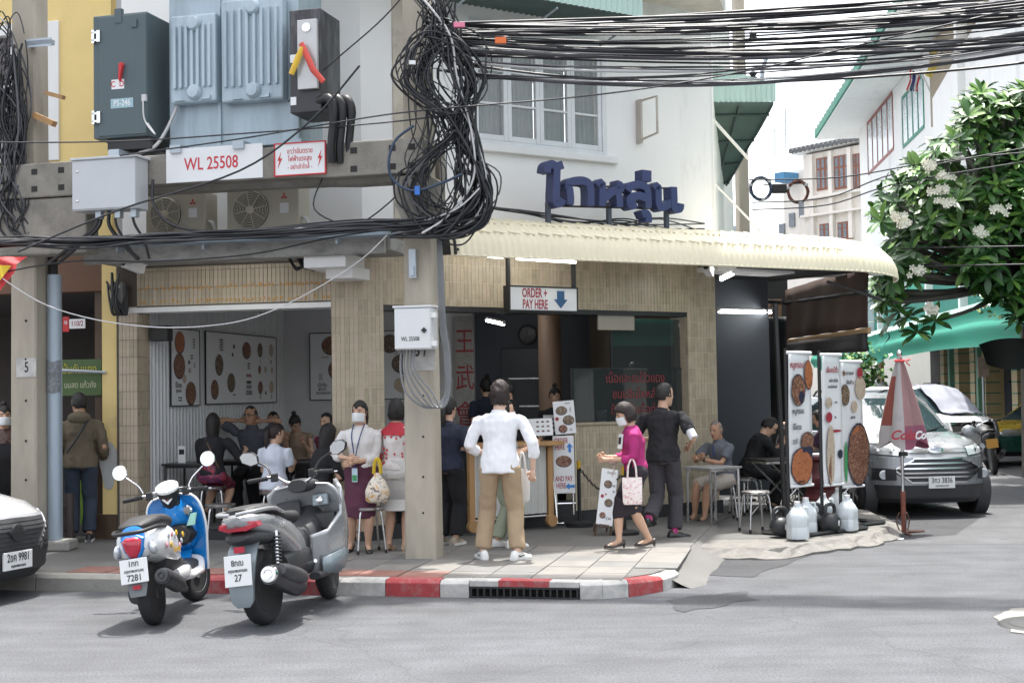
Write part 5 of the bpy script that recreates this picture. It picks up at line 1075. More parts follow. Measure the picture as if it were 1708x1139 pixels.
# --- raised blue letters on posts over the awning
t=thing('shop_name_sign','big dark blue raised Thai letters of the shop name standing over the cream awning','sign',M=RF.M(3.5,.62,3.8)); wt=W(t)
m_let=K('letter_indigo',(.042,.055,.15),.5,var=.08)
pxs=lambda x,y:RF.at(780+x/2.711,y/2.711,.62)
def stroke(b,pts,hw,y0,y1):
    P2=[V((x,z,0)) for x,z in pts]; n=len(P2); Lq=[];Rq=[]
    for i in range(n):
        a=P2[max(0,i-1)]; c=P2[min(n-1,i+1)]; d=(c-a).normalized(); nn=V((-d.y,d.x,0)); Lq.append(P2[i]+nn*hw); Rq.append(P2[i]-nn*hw)
    for i in range(n-1):
        q=[Lq[i],Rq[i],Rq[i+1],Lq[i+1]]; b.vprism([(p.x,p.y) for p in q],y0,y1)
LET=[[[(340,785),(345,758),(362,748),(385,758),(412,750)],[(385,758),(383,830),(380,900),(385,922),(402,922),(410,905)]],
 [[(432,872),(442,858),(436,842),(455,826),(500,822),(530,836),(538,870),(538,935)],[(442,858),(446,900),(444,928)]],
 [[(572,848),(590,835),(590,935)],[(590,915),(612,890),(640,868),(668,862),(672,845),(655,838)],[(650,868),(664,890),(668,940)]],
 [[(706,868),(718,848),(750,840),(785,850),(797,885),(797,945)],[(790,905),(760,890),(725,895),(712,915),(722,935),(742,925)]],
 [[(790,775),(790,825)]],[[(770,975),(785,968),(798,980),(798,1008)]],
 [[(828,862),(842,848),(846,930),(868,940),(905,920)],[(912,850),(914,900),(916,945),(940,948),(944,925)]]]
for k,st in enumerate(LET):
    b=MB(); b.M=RF.M(0,.62)
    for q,pts in enumerate(st):
        w_=[pxs(x,y) for x,y in pts]; s_=[(v.x,v.y) for v in spline([(x,z,0) for x,z in w_],4)]
        stroke(b,s_,(.048 if k!=4 else .07),-.09-q*.003-k*.0,.06+q*.003)
    b.build('letter',m_let,t,M=wt)
b=MB(); b.M=RF.M(0,.62)
for y in (838,932): a=pxs(400,y); c=pxs(930,y+14); b.tube([(a[0],.0,a[1]),(c[0],0,c[1])],.012,4)
b.build('rail',m_black,t,M=wt)
for x in (368,643,903):
    b=MB(); b.M=RF.M(0,.62); a=pxs(x,915); c=pxs(x,1070); b.bb(a[0]-.025,a[0]+.025,.0,.05,c[1]-.1,a[1]); b.build('post',K('post_slate',(.07,.08,.11),.5),t,M=wt)
for k in range(7):
    y=935+rnd.uniform(-10,60); wire(f'{["first","second","third","fourth","fifth","sixth","seventh"][k]} thin dark wire straggling along the wall behind the raised letters',[(800+rnd.uniform(-20,20),345+rnd.uniform(-6,8)),(880,355+rnd.uniform(-5,8)),(960,362+rnd.uniform(-8,12)),(1040,372+rnd.uniform(-12,12)),(1100,376+rnd.uniform(-15,10)),(1175,382+rnd.uniform(-10,8))],(15.2,17.2),.009,rnd.choice([m_cable,m_cable2,m_cable]))
b=MB(); b.M=RF.M(3.95,.0,5.15); b.bb(-.06,-.03,-.1,0,-.28,.28)
b.tube([(-.04,-.03,.26),(-.04,-.4,.26),(-.04,-.4,-.2),(-.04,-.03,-.24)],.018,5); tag(b.build('wall_bracket',K('rusty_white',(.5,.45,.4),.7,dirt=.5,dc=(.25,.15,.1))),'rusty bare metal bracket on the white wall right of the window','bracket')
# --- hanging order sign
(u0,z1),(u1,z0)=RF.at(849,476,.55),RF.at(964,521,.55); uw=u1-u0; uh=z1-z0
t=board('order_sign','hanging sign reading ORDER + PAY HERE with a dark blue arrow','sign',RF.M((u0+u1)/2,.55,(z0+z1)/2),uw-.03,uh-.03,.12,m_print,[('ORDER +',-.13,.062,.105,.56,.03,m_red),('PAY HERE',-.125,-.068,.105,.53,.03,m_red)],.018)
b=MB(); b.vprism([(x*.95+.235,z*.95) for x,z in [(-.055,.105),(.055,.105),(.055,.0),(.1,.0),(0,-.11),(-.1,.0),(-.055,.0)]],-.004,0); b.build('arrow',K('arrow_blue',(.03,.1,.22),.5),t)
for x in (-uw/2+.02,uw/2-.02):
    b=MB(); b.bb(x-.02,x+.02,.03,.07,uh/2,uh/2+.34); b.build('hanger',m_black,t)
# ================================================================ INSIDE THE ROOM
WL=Frame(LF(-2.72,0)[:2],78); BW=Frame(LF(0,-4.5)[:2],-12); KW_=Frame(LF(0,-5.2)[:2],-12)
FM=[m_ink,m_red,m_navy,m_f1,m_f2,m_f3,m_f4,m_bowl,m_grn,m_print]
def prints(t,items,texts,name='print'):
    b=MB(); e=-.002
    for x,z,rx,rz,k in items:
        n=16
        b.k=7; b.add([(x+rx*1.08*cos(2*PI*j/n),e,z-.006+rz*1.08*sin(2*PI*j/n)) for j in range(n)],[tuple(range(n))]) if k in(3,4,5) else None
        b.k=k; b.add([(x+rx*cos(2*PI*j/n)*(1+.05*sin(j*2.3)),e-.001,z+rz*sin(2*PI*j/n)) for j in range(n)],[tuple(range(n))])
    for s_,x,z,h,sx,bo,k in texts:
        b.k=k; b.M=T(x,-.0015,z); b.mesh(txt(s_,h,sx,bo)); b.M=None
    return b.build(name,FM,t)
def wallposter(label,fr,px0,px1,py0,py1,items,texts,w_=.03,wd=None,name='food_poster'):
    (a0,z1),(a1,z0)=fr.at(px0,py0,w_),fr.at(px1,py1,w_)
    if wd: a1=a0+wd
    t=board(name,label,'poster',fr.M((a0+a1)/2,w_,(z0+z1)/2),a1-a0,z1-z0,.012,m_print,[],.012)
    prints(t,[(x*(a1-a0),z*(z1-z0),r_*(z1-z0),r_*(z1-z0)*e,k) for x,z,r_,e,k in items],[(s_,x*(a1-a0),z*(z1-z0),h*(z1-z0),sx,bo,k) for s_,x,z,h,sx,bo,k in texts]); return t
tiny=lambda s_,x,z,n=3,k=0:[(s_,x,z-i*.035,.018,.8,.003,k) for i in range(n)]
wallposter('narrow framed food poster with three bowls on the ribbed wall',WL,285,333,548,675,[(-.2,.33,.14,1,5),(-.22,.02,.16,1,3),(.18,-.34,.15,1,3),(.12,.07,.03,1,7),(.14,-.04,.04,1,6),(-.05,-.15,.06,1,6)],
    tiny('ขาหมูตุ๋น',.3,.38,4)+tiny('เส้นหมี่ขาว',.22,.16,2)+tiny('น้ำจิ้ม',.32,.05,2)+[('ขี้โครง',-.25,-.24,.065,.8,.01,0),('ตุ๋นยาจีน',-.25,-.31,.04,.8,.004,0)]+tiny('ขี้โครงหมูตุ๋น',-.2,-.4,2))
wallposter('wide framed poster of soup and rice dishes on the ribbed wall',WL,343,461,553,670,[(-.33,.05,.13,1.1,4),(-.42+.03,-.3,.12,1.1,3),(-.17,-.2,.13,1,4),(.05,.28,.15,.8,3),(.25,.3,.09,1.15,4),(.42,.3,.09,1.15,6),(.24,-.0,.05,1.2,3),(.33,-.0,.045,1.2,6),(.43,-.0,.045,1.2,6),(.25,-.27,.085,1.1,3),(.42,-.27,.085,1.2,6),(-.13,.32,.035,1,7),(-.15,.2,.03,1,7),(.33,-.36,.03,1,7)],
    tiny('ข้าวมันไก่ไหหลำ',-.3,.4,5)+tiny('ข้าวหน้าเนื้อ',.08,.08,3)+tiny('ซุป',.25,.14,2)+tiny('เกาเหลา',.42,.14,2)+[('SOUP & RICE',.08,-.1,.045,.5,.012,1),('HAINANESE',.08,-.2,.045,.52,.016,0),('FOOD BY',.08,-.27,.055,.55,.016,0),('KOLUN.H',.08,-.355,.065,.55,.02,2)]+tiny('บะหมี่ไหหลำ',-.13,-.38,1)+tiny('หมูสับ',.25,-.4,2)+tiny('ข้าวต้ม',.42,-.4,2))
wallposter('framed food poster half hidden by the tiled corner pier on the back wall',BW,517,558,557,666,[(-.15,.32,.14,.95,3),(-.02,-.05,.16,1.0,3),(.06,-.34,.09,1,5),(.3,.3,.13,1,4),(.32,-.1,.13,1,3)],tiny('ขนมจีนไหหลำ',-.25,.14,1)+tiny('ตุ๋นน้ำใส',-.33,-.12,3)+[('เนื้อต้ม',-.3,-.28,.05,.8,.008,0),('ผัดฉ่า',-.3,-.34,.05,.8,.008,0),('กระดองสด',-.28,-.4,.05,.8,.008,0)],wd=.92)
wallposter('framed food poster between the tiled corner pier and the concrete pole on the back wall',BW,630,690,553,664,[(-.3,.32,.13,1,4),(-.1,.02,.15,.9,4),(-.08,-.3,.15,.8,6),(.3,.3,.1,1,3),(.32,-.02,.1,1,3),(.32,-.33,.1,1,4)],tiny('เกาเหลา',-.2,.2,2)+tiny('บะหมี่น้ำ',-.08,-.14,1)+tiny('ข้าวมัน',-.08,-.43,2),wd=.9)
(a0,z1),(a1,z0)=BW.at(757,528,.06),BW.at(789,705,.06)
t=board('red_banner','vertical hanging banner with three red Chinese characters over striped paper','banner',BW.M((a0+a1)/2,.06,(z0+z1)/2),a1-a0,z1-z0,.01,K('paper_stripe',(.36,.35,.33),.8,var=.35,vs=9,stretch=.12),[])
b=MB()
for k,c in enumerate('王武會'): b.M=T(.02,-.002,.38-k*.52); b.mesh(txt(c,.27,.75,.004))
b.build('lettering',K('faded_red',(.3,.04,.05),.7),t)
t=thing('speaker_box','small black speaker box fixed at the left end of the dining room','speaker',loc=P(268,556,15.75)[:],rz=R(-10)); b=MB(); b.bb(-.11,.11,-.06,.1,-.09,.09); b.build('case',m_black,t,bev=.01); b=MB(); b.bb(-.1,.1,-.066,-.06,-.08,.08); b.build('grille',K('grille_grey',(.05,.05,.05),.8),t)
u,z=KW_.at(880,558,.03); t=thing('wall_clock','round black framed wall clock at twelve in the kitchen','clock',M=KW_.M(u,.04,z)@T(rx=90)); b=MB(); b.lathe([(.145,0),(.145,.03),(.125,.035),(.12,.02)],28); b.build('rim',m_black,t,smooth=50); b=MB(); b.lathe([(.12,.018),(.01,.019)],28); b.build('dial',K('dial_grey',(.3,.31,.32),.5),t)
b=MB()
for j in range(12): a=2*PI*j/12; b.box((.1*sin(a),.1*cos(a),.021),(.012,.012,.002))
b.bb(-.006,.006,0,.06,.021,.024); b.bb(-.004,.004,0,.09,.024,.027); b.build('hand',m_ink,t)
t=thing('kitchen_cabinet','tall dark cabinet with a shelf inside the kitchen below the clock','cabinet',M=KW_.M(*[KW_.at(868,640,.3)[0],.3,.235])); b=MB(); b.bb(-.28,.3,0,.28,0,2.15); b.build('carcass',K('cabinet_navy',(.02,.025,.032),.4),t,bev=.01); b=MB(); 
for z in (.9,1.3,1.7): b=MB(); b.bb(-.29,.31,-.02,.0,z,z+.02); b.build('shelf',m_steel,t)
t=thing('steel_counter','stainless kitchen worktop behind the order window','counter',M=RF.M(2.1,-.9,.235)); b=MB(); b.bb(-1.6,1.9,0,.5,.8,.84); b.build('worktop',m_steel,t); b=MB(); b.bb(-1.6,1.9,.04,.46,0,.8); b.build('base_unit',m_plinth,t)
t=thing('roller_blind','beige rolled panel hanging at the top of the order window','blind',M=RF.M((RF.at(1029,535,-.05)[0]),-.05,RF.at(1029,536,-.05)[1])); b=MB(); b.bb(-.29,.28,0,.03,-.11,.13); b.build('panel',K('panel_beige',(.36,.33,.28),.7),t,bev=.006); b=MB(); b.bb(-.3,.29,-.01,.04,.13,.15); b.build('head_rail',m_black,t)
gm=K('window_reflect',(.04,.05,.052),.03,var=0,spec=1.0,alpha=.62); m_fred=K('window_red',(.22,.03,.035),.7)
t=thing('service_window','fixed glass window with red Thai lettering over the tiled counter','window',M=RF.M(3.78,-.12,1.37)); wt=W(t)
b=MB(); b.M=RF.M(); FB(b,2.9,4.66,-.13,-.12,1.37,2.02); b.build('pane',gm,t,M=wt); b=MB(); b.M=RF.M(); FB(b,3.55,4.66,-.15,-.14,2.03,2.66); b.build('pane',gm,t,M=wt)
b=MB(); b.M=RF.M(); FB(b,2.88,2.9,-.14,-.11,1.37,2.04); FB(b,2.9,4.66,-.145,-.115,2.02,2.032); FB(b,3.53,3.55,-.16,-.13,2.03,2.68); b.build('frame',m_black,t,M=wt)
for k,s_ in enumerate(['เนื้อและแม่วัวแดง','ขนมจีนไหหลำ','ข้าวหน้าเนื้อตุ๋น']):
    b=MB(); b.M=RF.M(3.9,-.118,1.9-k*.2); b.mesh(txt(s_,.115,.85,.004)); b.build('lettering',m_fred,t,M=wt)
t=thing('plastic_tub','white plastic tub standing on the ledge behind the glass','tub',M=RF.M(3.42,-.2,1.366)); b=MB(); b.lathe([(.06,0),(.07,.13),(.075,.14),(.01,.145)],16); b.build('tub',m_print,t,smooth=40)
# ================================================================ ORDER POINT
OP=lambda px,py,Y:P(px,py,Y)
t=thing('serving_trolley','light wood trolley draped with a pleated pale curtain at the order window','trolley',M=RF.M(1.75,.12,.14)); wt=W(t)
for u in (1.2,2.28):
    b=MB(); b.M=RF.M(); b.bb(u-.035,u+.035,-.3,-.24,.22,1.12); b.M=RF.M(u,.3,.24)@T(rx=90); b.lathe([(.07,-.03),(.07,.03)],16); b.build('leg',m_wood,t,M=wt)
b=MB(); b.M=RF.M(); b.bb(1.12,2.4,-.42,.1,1.12,1.17); b.build('top',m_wood,t,bev=.006,M=wt)
b=MB(); b.M=RF.M(); b.grid(lambda s,q:(1.25+s*.98,-.262+.018*sin(s*60)+.01*sin(s*23),.33+q*.79),90,1); b.build('curtain',cl('curtain',(.56,.56,.53),.08),t,M=wt,smooth=60)
b=MB(); b.M=RF.M(); b.tube([(1.2,-.27,.3),(2.3,-.27,.3)],.012); b.tube([(2.36,-.2,.9),(2.36,-.3,.2),(2.45,-.3,.2)],.012); b.build('rail',m_chrome,t,M=wt)
def leaning(name,label,TL_,TR_,BL_,Yt,Yb,th,m,cat='board'):
    A,B_,C_=P(*TL_,Yt),P(*TR_,Yt),P(*BL_,Yb); x=(B_-A); wd=x.length; x.normalize(); z=(A-C_); ht=z.length; z.normalize(); y=z.cross(x).normalized(); z=x.cross(y)
    M=Matrix((( x.x,y.x,z.x,0),(x.y,y.y,z.y,0),(x.z,y.z,z.z,0),(0,0,0,1))); c=(B_+C_)/2; M=Matrix.Translation(c)@M
    t=thing(name,label,cat,M=M); b=MB(); b.bb(-wd/2,wd/2,0,th,-ht/2,ht/2); b.build('panel',m,t,bev=.003); return t,wd,ht
Yo=OP(0,0,1).y
oy=RF(2.2,.3).y
t,wd,ht=leaning('menu_sheet','slanted menu sheet with rows of small dishes on the trolley top',(873,699),(918,697),(880,727),oy+.1,oy-.1,.008,m_print,'menu')
prints(t,[(x*wd,z*ht,.05*wd,.035*wd,(3,4,3)[k%3]) for k,(x,z) in enumerate([(-.05+.19*i,.3-.27*j) for i in range(3) for j in range(3)]+[(-.35,.05),(-.33,-.15)])],[('เมนู',-.38,.06,.03,1,.01,0)])
t,wd,ht=leaning('menu_board','upright menu board showing three bowls above the order here board',(922,670),(957,667),(926,725),oy+.25,oy+.2,.012,m_print,'menu')
prints(t,[(-.12*wd,.22*ht,.26*wd,.2*wd,4),(.18*wd,-.08*ht,.26*wd,.22*wd,4),(-.12*wd,-.33*ht,.2*wd,.18*wd,3),(-.36*wd,-.03*ht,.09*wd,.09*wd,1)],[('ราคา',.2*wd,.42*ht,.03,.8,.003,0),('กู๋',.3*wd,.22*ht,.04,.8,.003,0),('60',.25*wd,-.38*ht,.025,.8,.003,0)])
t,wd,ht=leaning('menu_sheet','darker menu sheet propped up behind the slanted one',(905,692),(925,692),(907,720),oy+.4,oy+.35,.008,K('print_grey',(.4,.4,.4),.6),'menu')
prints(t,[(x*wd,z*ht,.12*wd,.1*wd,7) for x in(-.25,.05,.35) for z in (.25,0,-.25)],[])
t,wd,ht=leaning('order_board','standing board reading ORDER HERE AND PAY HERE with blue arrows and a bowl',(922,727),(957,726),(924,823),oy+.18,oy+.12,.02,m_print,'sign')
prints(t,[(0,.06*ht,.36*wd,.26*wd,3)],[('ORDER',-.1*wd,.41*ht,.062,.56,.02,1),('HERE',-.16*wd,.3*ht,.062,.56,.02,1),('AND PAY',-.02*wd,-.25*ht,.062,.54,.02,1),('HERE',-.16*wd,-.37*ht,.062,.56,.02,1)])
b=MB(); ar=[(-.016,-.05),(.016,-.05),(.016,.012),(.04,.012),(0,.06),(-.04,.012),(-.016,.012)]
b.vprism([(x+.3*wd,z+.28*ht) for x,z in ar],-.003,0); b.vprism([(-z+.28*wd,x-.38*ht) for x,z in ar][::1],-.003,0); b.build('arrow',m_blue,t)
b=MB(); [b.tube([(x,.03,-ht/2),(x,.05,-ht/2-.25)],.012) for x in (-wd*.4,wd*.4)]; b.tube([(-wd*.5,.05,-ht/2-.12),(wd*.5,.05,-ht/2-.12)],.012); b.build('stand',m_chrome,t)
def chainpost(label,q,h=.78):
    t=thing('chain_post',label,'barrier post',loc=q[:],group='chain barrier posts'); b=MB(); b.lathe([(.16,0),(.165,.05),(.14,.065),(.03,.07)],22); b.build('base',m_rub,t,smooth=40)
    b=MB(); b.cyl((0,0,.06),(0,0,h-.1),.022); b.build('post',m_black,t,smooth=40); b=MB(); b.cyl((0,0,h-.1),(0,0,h),.024); b.build('cap',K('cap_yellow',(.6,.35,.02),.5),t,smooth=40)
q1=G(967,878,.14); q2=G(1042,894,.12); chainpost('black chain post with a yellow cap beside the order board',q1); chainpost('black chain post mostly hidden behind the woman in magenta',q2)
t=thing('plastic_chain','black plastic chain sagging between the two posts','chain',loc=(q1+V((0,0,.7)))[:])
cp=spline([V((0,0,0)),(q2-q1)*.5+V((0,0,-.22)),(q2-q1)],12); cme=None
for i in range(0,len(cp)-1):
    b=MB(); d=(cp[i+1]-cp[i]); L_=d.length*.62; 
    if cme is None: b.tube([(L_*cos(a),.016*sin(a),0) for a in [2*PI*j/10 for j in range(10)]],.006,5,True); cme=b.me('chain_link',m_black,60)
    M_=Matrix.Translation((cp[i]+cp[i+1])/2)@d.to_track_quat('X','Z').to_matrix().to_4x4()@Matrix.Rotation(PI/2*(i%2)+.4,4,'X'); put('chain_link',cme,t,M_)
ye=G(990,893,.14).y
t,wd,ht=leaning('price_board','leaning easel board with three noodle bowls in front of the woman in magenta',(1013,782),(1040,786),(985,871),ye+.25,ye-.02,.015,m_print,'board')
prints(t,[(-.02*wd,.23*ht,.24*wd,.24*wd,4),(.12*wd,-.1*ht,.24*wd,.24*wd,4),(-.16*wd,-.33*ht,.18*wd,.18*wd,3),(-.3*wd,.0,.1*wd,.12*wd,1),(-.1*wd,.04*ht,.06*wd,.06*wd,1)],[('ก๋วยเตี๋ยว',.1*wd,.43*ht,.026,.7,.003,0),('90',.34*wd,.2*ht,.03,.7,.003,0),('80',.36*wd,.1*ht,.025,.7,.003,0),('กู๋ 60',.2*wd,-.38*ht,.03,.7,.003,0)])
b=MB(); [b.tube([(x,.02,-ht/2+.05),(x*1.15,.02,-ht/2-.16)],.012,4) for x in (-wd*.42,wd*.42)]; [b.tube([(x,.02,ht*.2),(x*1.1,.5,-ht/2-.0)],.011,4) for x in (-wd*.35,wd*.35)]; b.bb(-wd*.3,wd*.3,-.02,.0,-ht/2-.03,-ht/2); b.build('easel_leg',m_woodd,t)
# ================================================================ STOOLS AND TABLES
m_seat=K('stool_seat',(.35,.34,.33),.35,.8,var=.15); m_seatd=K('stool_seat_dark',(.035,.032,.03),.4)
def mkstool():
    t=thing('metal_stool','x','stool',group='round metal stools'); H_=.47
    b=MB(); b.lathe([(.01,H_-.012),(.15,H_-.014),(.16,H_-.006),(.155,H_),(.01,H_+.004)],24); b.build('seat',m_seat,t,smooth=50)
    b=MB(); b.lathe([(.158,H_-.03),(.164,H_-.02),(.164,H_-.006),(.158,H_-.004),(.15,H_-.02)],24); b.build('seat_ring',m_chrome,t,smooth=50)
    for i in range(4):
        a=PI/4+i*PI/2; c,s_=cos(a),sin(a); b=MB(); b.tube(spline([(.06*c,.06*s_,H_-.03),(.12*c,.12*s_,H_-.03),(.15*c,.15*s_,H_-.06),(.165*c,.165*s_,H_-.14),(.205*c,.205*s_,.03)],4),.0115,7); l=b.build('leg',m_steel,t,smooth=60)
        b=MB(); b.cyl((.203*c,.203*s_,.045),(.207*c,.207*s_,0),.015); b.build('foot_cap',m_rub,l)
    return t
st0=mkstool(); first=True
for label,q,rz in [('metal stool under the woman in the red flowered skirt',p12.location,10),('empty metal stool between the two scooters',G(368,914,.14),12),('metal stool standing in front of the masked woman',G(615,922,.14),20),
    ('metal stool under the old man in the grey shirt',p8.location+V((.03,.05,0)),0),('metal stool under the man in black bending over his food',p9.location,30),('empty metal stool nearest the road at the black folding table',G(1262,887,.104),15),
    ('metal stool under the diner with raised hands',p10.location,12),('metal stool behind the first banner by the maroon pedestal',G(1330,852,.104),40),('metal stool behind the last banner beside the silver car',G(1416,846,.104),20),
    ('metal stool under the girl in the white shirt',p15.location,10),('metal stool under the woman in the black blazer',p17.location,22),('metal stool under the diner in purple',p11.location,5),('empty metal stool between the old man and the man in black',G(1243,858,.104),33)]:
    M_=Matrix.Translation(q)@Matrix.Rotation(R(rz),4,'Z')
    if first: st0.matrix_world=M_; st0['label']=label; first=False
    else: dup(st0,M_,label)
def table(name,label,q,rz,wd,dp,h,mt,ml,fold=False,th=.025):
    t=thing(name,label,'table',loc=q[:],rz=R(rz)); b=MB(); b.bb(-wd/2,wd/2,-dp/2,dp/2,h-th,h); b.build('tabletop',mt,t,bev=.006)
    for sx in (-1,1):
        for sy in (-1,1):
            b=MB()
            if fold: b.tube([(sx*wd*.4,sy*dp*.42,h-th),(-sx*wd*.4,sy*dp*.42,0)],.013,6)
            else: b.tube([(sx*wd*.44,sy*dp*.42,h-th),(sx*wd*.45,sy*dp*.43,0)],.016,6)
            b.build('leg',ml,t,smooth=60)
    b=MB(); b.bb(-wd/2+.04,wd/2-.04,-dp/2+.04,dp/2-.04,h-th-.03,h-th); b.build('apron_frame',ml,t); return t
m_tbl=K('table_black',(.025,.025,.027),.35); m_tblw=K('table_white',(.6,.6,.6),.4)
qa=P(428,0,16.5); qa.z=.235; table('dining_table','black dining table in front of the man with glasses',qa,-12,1.1,.6,.74,m_tbl,m_black)
qb=P(318,0,16.1); qb.z=.235; table('dining_table','black dining table against the ribbed wall carrying a water bottle',qb,-12,.55,.6,.74,m_tbl,m_black)
qc=P(552,0,15.9); qc.z=.235; table('dining_table','black dining table beside the woman in the black blazer',qc,-12,.9,.6,.74,m_tbl,m_black)
qd=P(1172,0,16.35); qd.z=.1; table('outdoor_table','white topped outdoor table in front of the old man',qd,33,.5,.5,.72,K('table_worn',(.32,.32,.32),.5,var=.2),m_steel)
qe=P(1292,0,17.6); qe.z=.1; table('folding_table','black folding table with crossed legs behind the first banner',qe,20,.95,.6,.74,m_tbl,m_steel,True)
qf=P(1385,0,18.6); qf.z=.1; table('folding_table','grey folding table seen between the banners',qf,20,.9,.6,.74,m_tblw,m_steel,True)
def bottle(name,label,q,h,r_,m,cat,cap=None):
    t=thing(name,label,cat,loc=q[:]); b=MB(); b.lathe([(r_*.9,0),(r_,.01),(r_,h*.6),(r_*.85,h*.7),(r_*.35,h*.88),(r_*.35,h),(.004,h)],14); b.build('bottle_body',m,t,smooth=50)
    if cap: b=MB(); b.lathe([(r_*.4,h),(r_*.4,h+.02),(.004,h+.022)],10); b.build('lid',cap,t)
m_clear=K('clear_plastic',(.55,.58,.6),.15,var=.1,alpha=.5); m_green=K('green_bottle',(.03,.2,.06),.2)
bottle('water_bottle','clear water bottle with a yellow lid on the table by the ribbed wall',qb+V((.1,-.1,.741)),.2,.045,m_clear,'bottle',K('cap_yellow',0))
bottle('water_bottle','clear drink bottle on the black table in front of the man with glasses',qa+V((.1,-.1,.741)),.24,.035,m_clear,'bottle',m_grn)
bottle('green_bottle','green bottle on the black folding table beside the first banner',qe+V((.2,-.05,.741)),.25,.035,m_green,'bottle',m_print)
bottle('white_cup','white drinking cup on the black folding table near the eating man',qe+V((.05,-.12,.741)),.13,.05,m_clear,'cup')
t=thing('soup_bowl','white soup bowl on the black table in front of the man with glasses','bowl',loc=(qa+V((-.15,-.16,.741)))[:]); b=MB(); b.lathe([(.035,0),(.04,.01),(.085,.055),(.08,.058),(.03,.02),(.004,.018)],16); b.build('bowl',m_print,t,smooth=50); b=MB(); b.cyl((-.05,.0,.06),(-.2,-.1,.12),.004,n=5); b.build('chopstick',m_wood,t)
t=thing('menu_card','upright white menu card on the table by the ribbed wall','card',loc=(qb+V((-.12,-.1,.741)))[:],rz=R(-20)); b=MB(); b.bb(-.05,.05,0,.012,0,.2); b.build('card',m_print,t); b=MB(); b.bb(-.035,.035,-.002,0,.1,.16); b.build('print',m_ink,t)
# ================================================================ OUTDOOR SEATING: tarpaulins and frame
def sheet(name,label,cat,corners,m,n=(20,12),amp=.02,fq=14,solid=.01):
    a,b_,c,d=[P(*q) for q in corners]; t=thing(name,label,cat,loc=a[:]); nrm=(b_-a).cross(d-a).normalized()
    b=MB(); b.grid(lambda s,q:lerp(lerp(a,b_,s),lerp(d,c,s),q)+nrm*(amp*sin(s*fq+q*2)*(.3+q)+amp*.7*noise.noise(V((s*4,q*3,1)))),*n); b.build('sheet',m,t,M=W(t),smooth=180,solid=solid); return t
m_tarp=K('black_tarpaulin',(.012,.014,.014),.55,var=.3,vs=3,bump=.3,bs=8,spec=.25)
sheet('black_tarpaulin','black glossy tarpaulin curtain hanging behind the outdoor tables','tarpaulin',[(1194,532,20.6),(1312,528,20.2),(1312,702,20.0),(1194,688,20.6)],m_tarp,(30,16),.06,9)
sheet('brown_valance','brown cloth valance hanging along the street edge of the awning','cloth',[(1310,484,21.0),(1450,440,17.9),(1446,546,17.9),(1310,566,21.0)],K('brown_cloth',(.07,.045,.035),.85,var=.2),(24,6),.02,30)
sheet('tan_roller','tan rolled strip under the brown valance','cloth',[(1310,567,20.95),(1450,546,17.85),(1452,556,17.85),(1310,573,20.95)],K('tan_cloth',(.42,.28,.15),.8,var=.15),(12,3),.015,9,.05)
sheet('dark_tarpaulin','dark rolled tarpaulin slung under the tan strip','tarpaulin',[(1308,573,20.9),(1444,556,17.9),(1444,586,17.9),(1308,594,20.9)],K('dark_roll',(.03,.027,.027),.7,var=.2),(16,4),.03,11,.08)
t=thing('seating_frame','black steel frame carrying the awning over the outdoor tables','frame',loc=G(1310,880,.1)[:]); wt=W(t)
c1=G(1310,880,.1); c1t=V((c1.x-.06,c1.y,2.75)); c2=P(1446,560,17.95); 
b=MB(); b.tube([c1,V((c1.x-.05,c1.y,2.3)),c1t],.03,6); b.build('post',m_black,t,M=wt)
b=MB(); b.tube([P(1196,498,19.5),P(1310,505,21.0),P(1447,486,17.9)],.03,4); b.tube([P(1380,470,17.2),P(1470,500,17.6)],.02,4); b.build('top_rail',m_black,t,M=wt)
b=MB(); b.M=RF.M(); b.bb(5.16,7.15,-1.0,3.6,3.3,3.4); b.build('lining',K('awning_lining',(.025,.027,.03),.7,var=.3),aw,M=WA)
t=thing('board_panels','row of tan boards high on the dark wall behind the tarpaulin','panel',loc=P(1240,520,21)[:]); b=MB(); 
for x0,x1 in ((1200,1222),(1224,1246),(1260,1286),(1288,1304)): 
    b=MB(); a=P(x0,499,20.9); c=P(x1,531,20.9); b.bb(a.x,c.x,a.y,a.y+.03,c.z,a.z); b.build('board',K('tan_board',(.33,.2,.11),.8,var=.2),t,M=W(t))
t=thing('dark_wall','dark back wall closing off the outdoor seating area','wall',loc=P(1250,700,21.6)[:]); b=MB(); a=P(1190,480,21.5); c=P(1318,480,21.3); b.bb(a.x,c.x,a.y,a.y+.1,.0,3.5); b.build('wall',m_dark,t,M=W(t))
t=thing('notice_panel','faint brown notice hanging on the black tarpaulin','sign',loc=P(1239,607,20.2)[:]); b=MB(); b.bb(-.18,.18,0,.01,-.08,.08); b.build('panel',K('notice_brown',(.07,.06,.05),.7),t)
t=thing('stand_fan','round dark stand fan silhouetted before the black tarpaulin','fan',loc=P(1239,858,19.9)[:]); t.location.z=.1
b=MB(); b.cyl((0,0,0.03),(0,0,1.9),.02); b.lathe([(.2,0),(.2,.03),(.02,.05)],18); b.build('stand',m_black,t); b=MB(); b.M=T(0,-.05,2.1,rx=90)
for q in range(6): b.tube([(.045*(q+1)*cos(a),.045*(q+1)*sin(a),0) for a in [2*PI*j/20 for j in range(20)]],.004,4,True)
b.lathe([(.05,-.06),(.05,.06),(.01,.07)],12); b.build('fan_head',m_black,t)
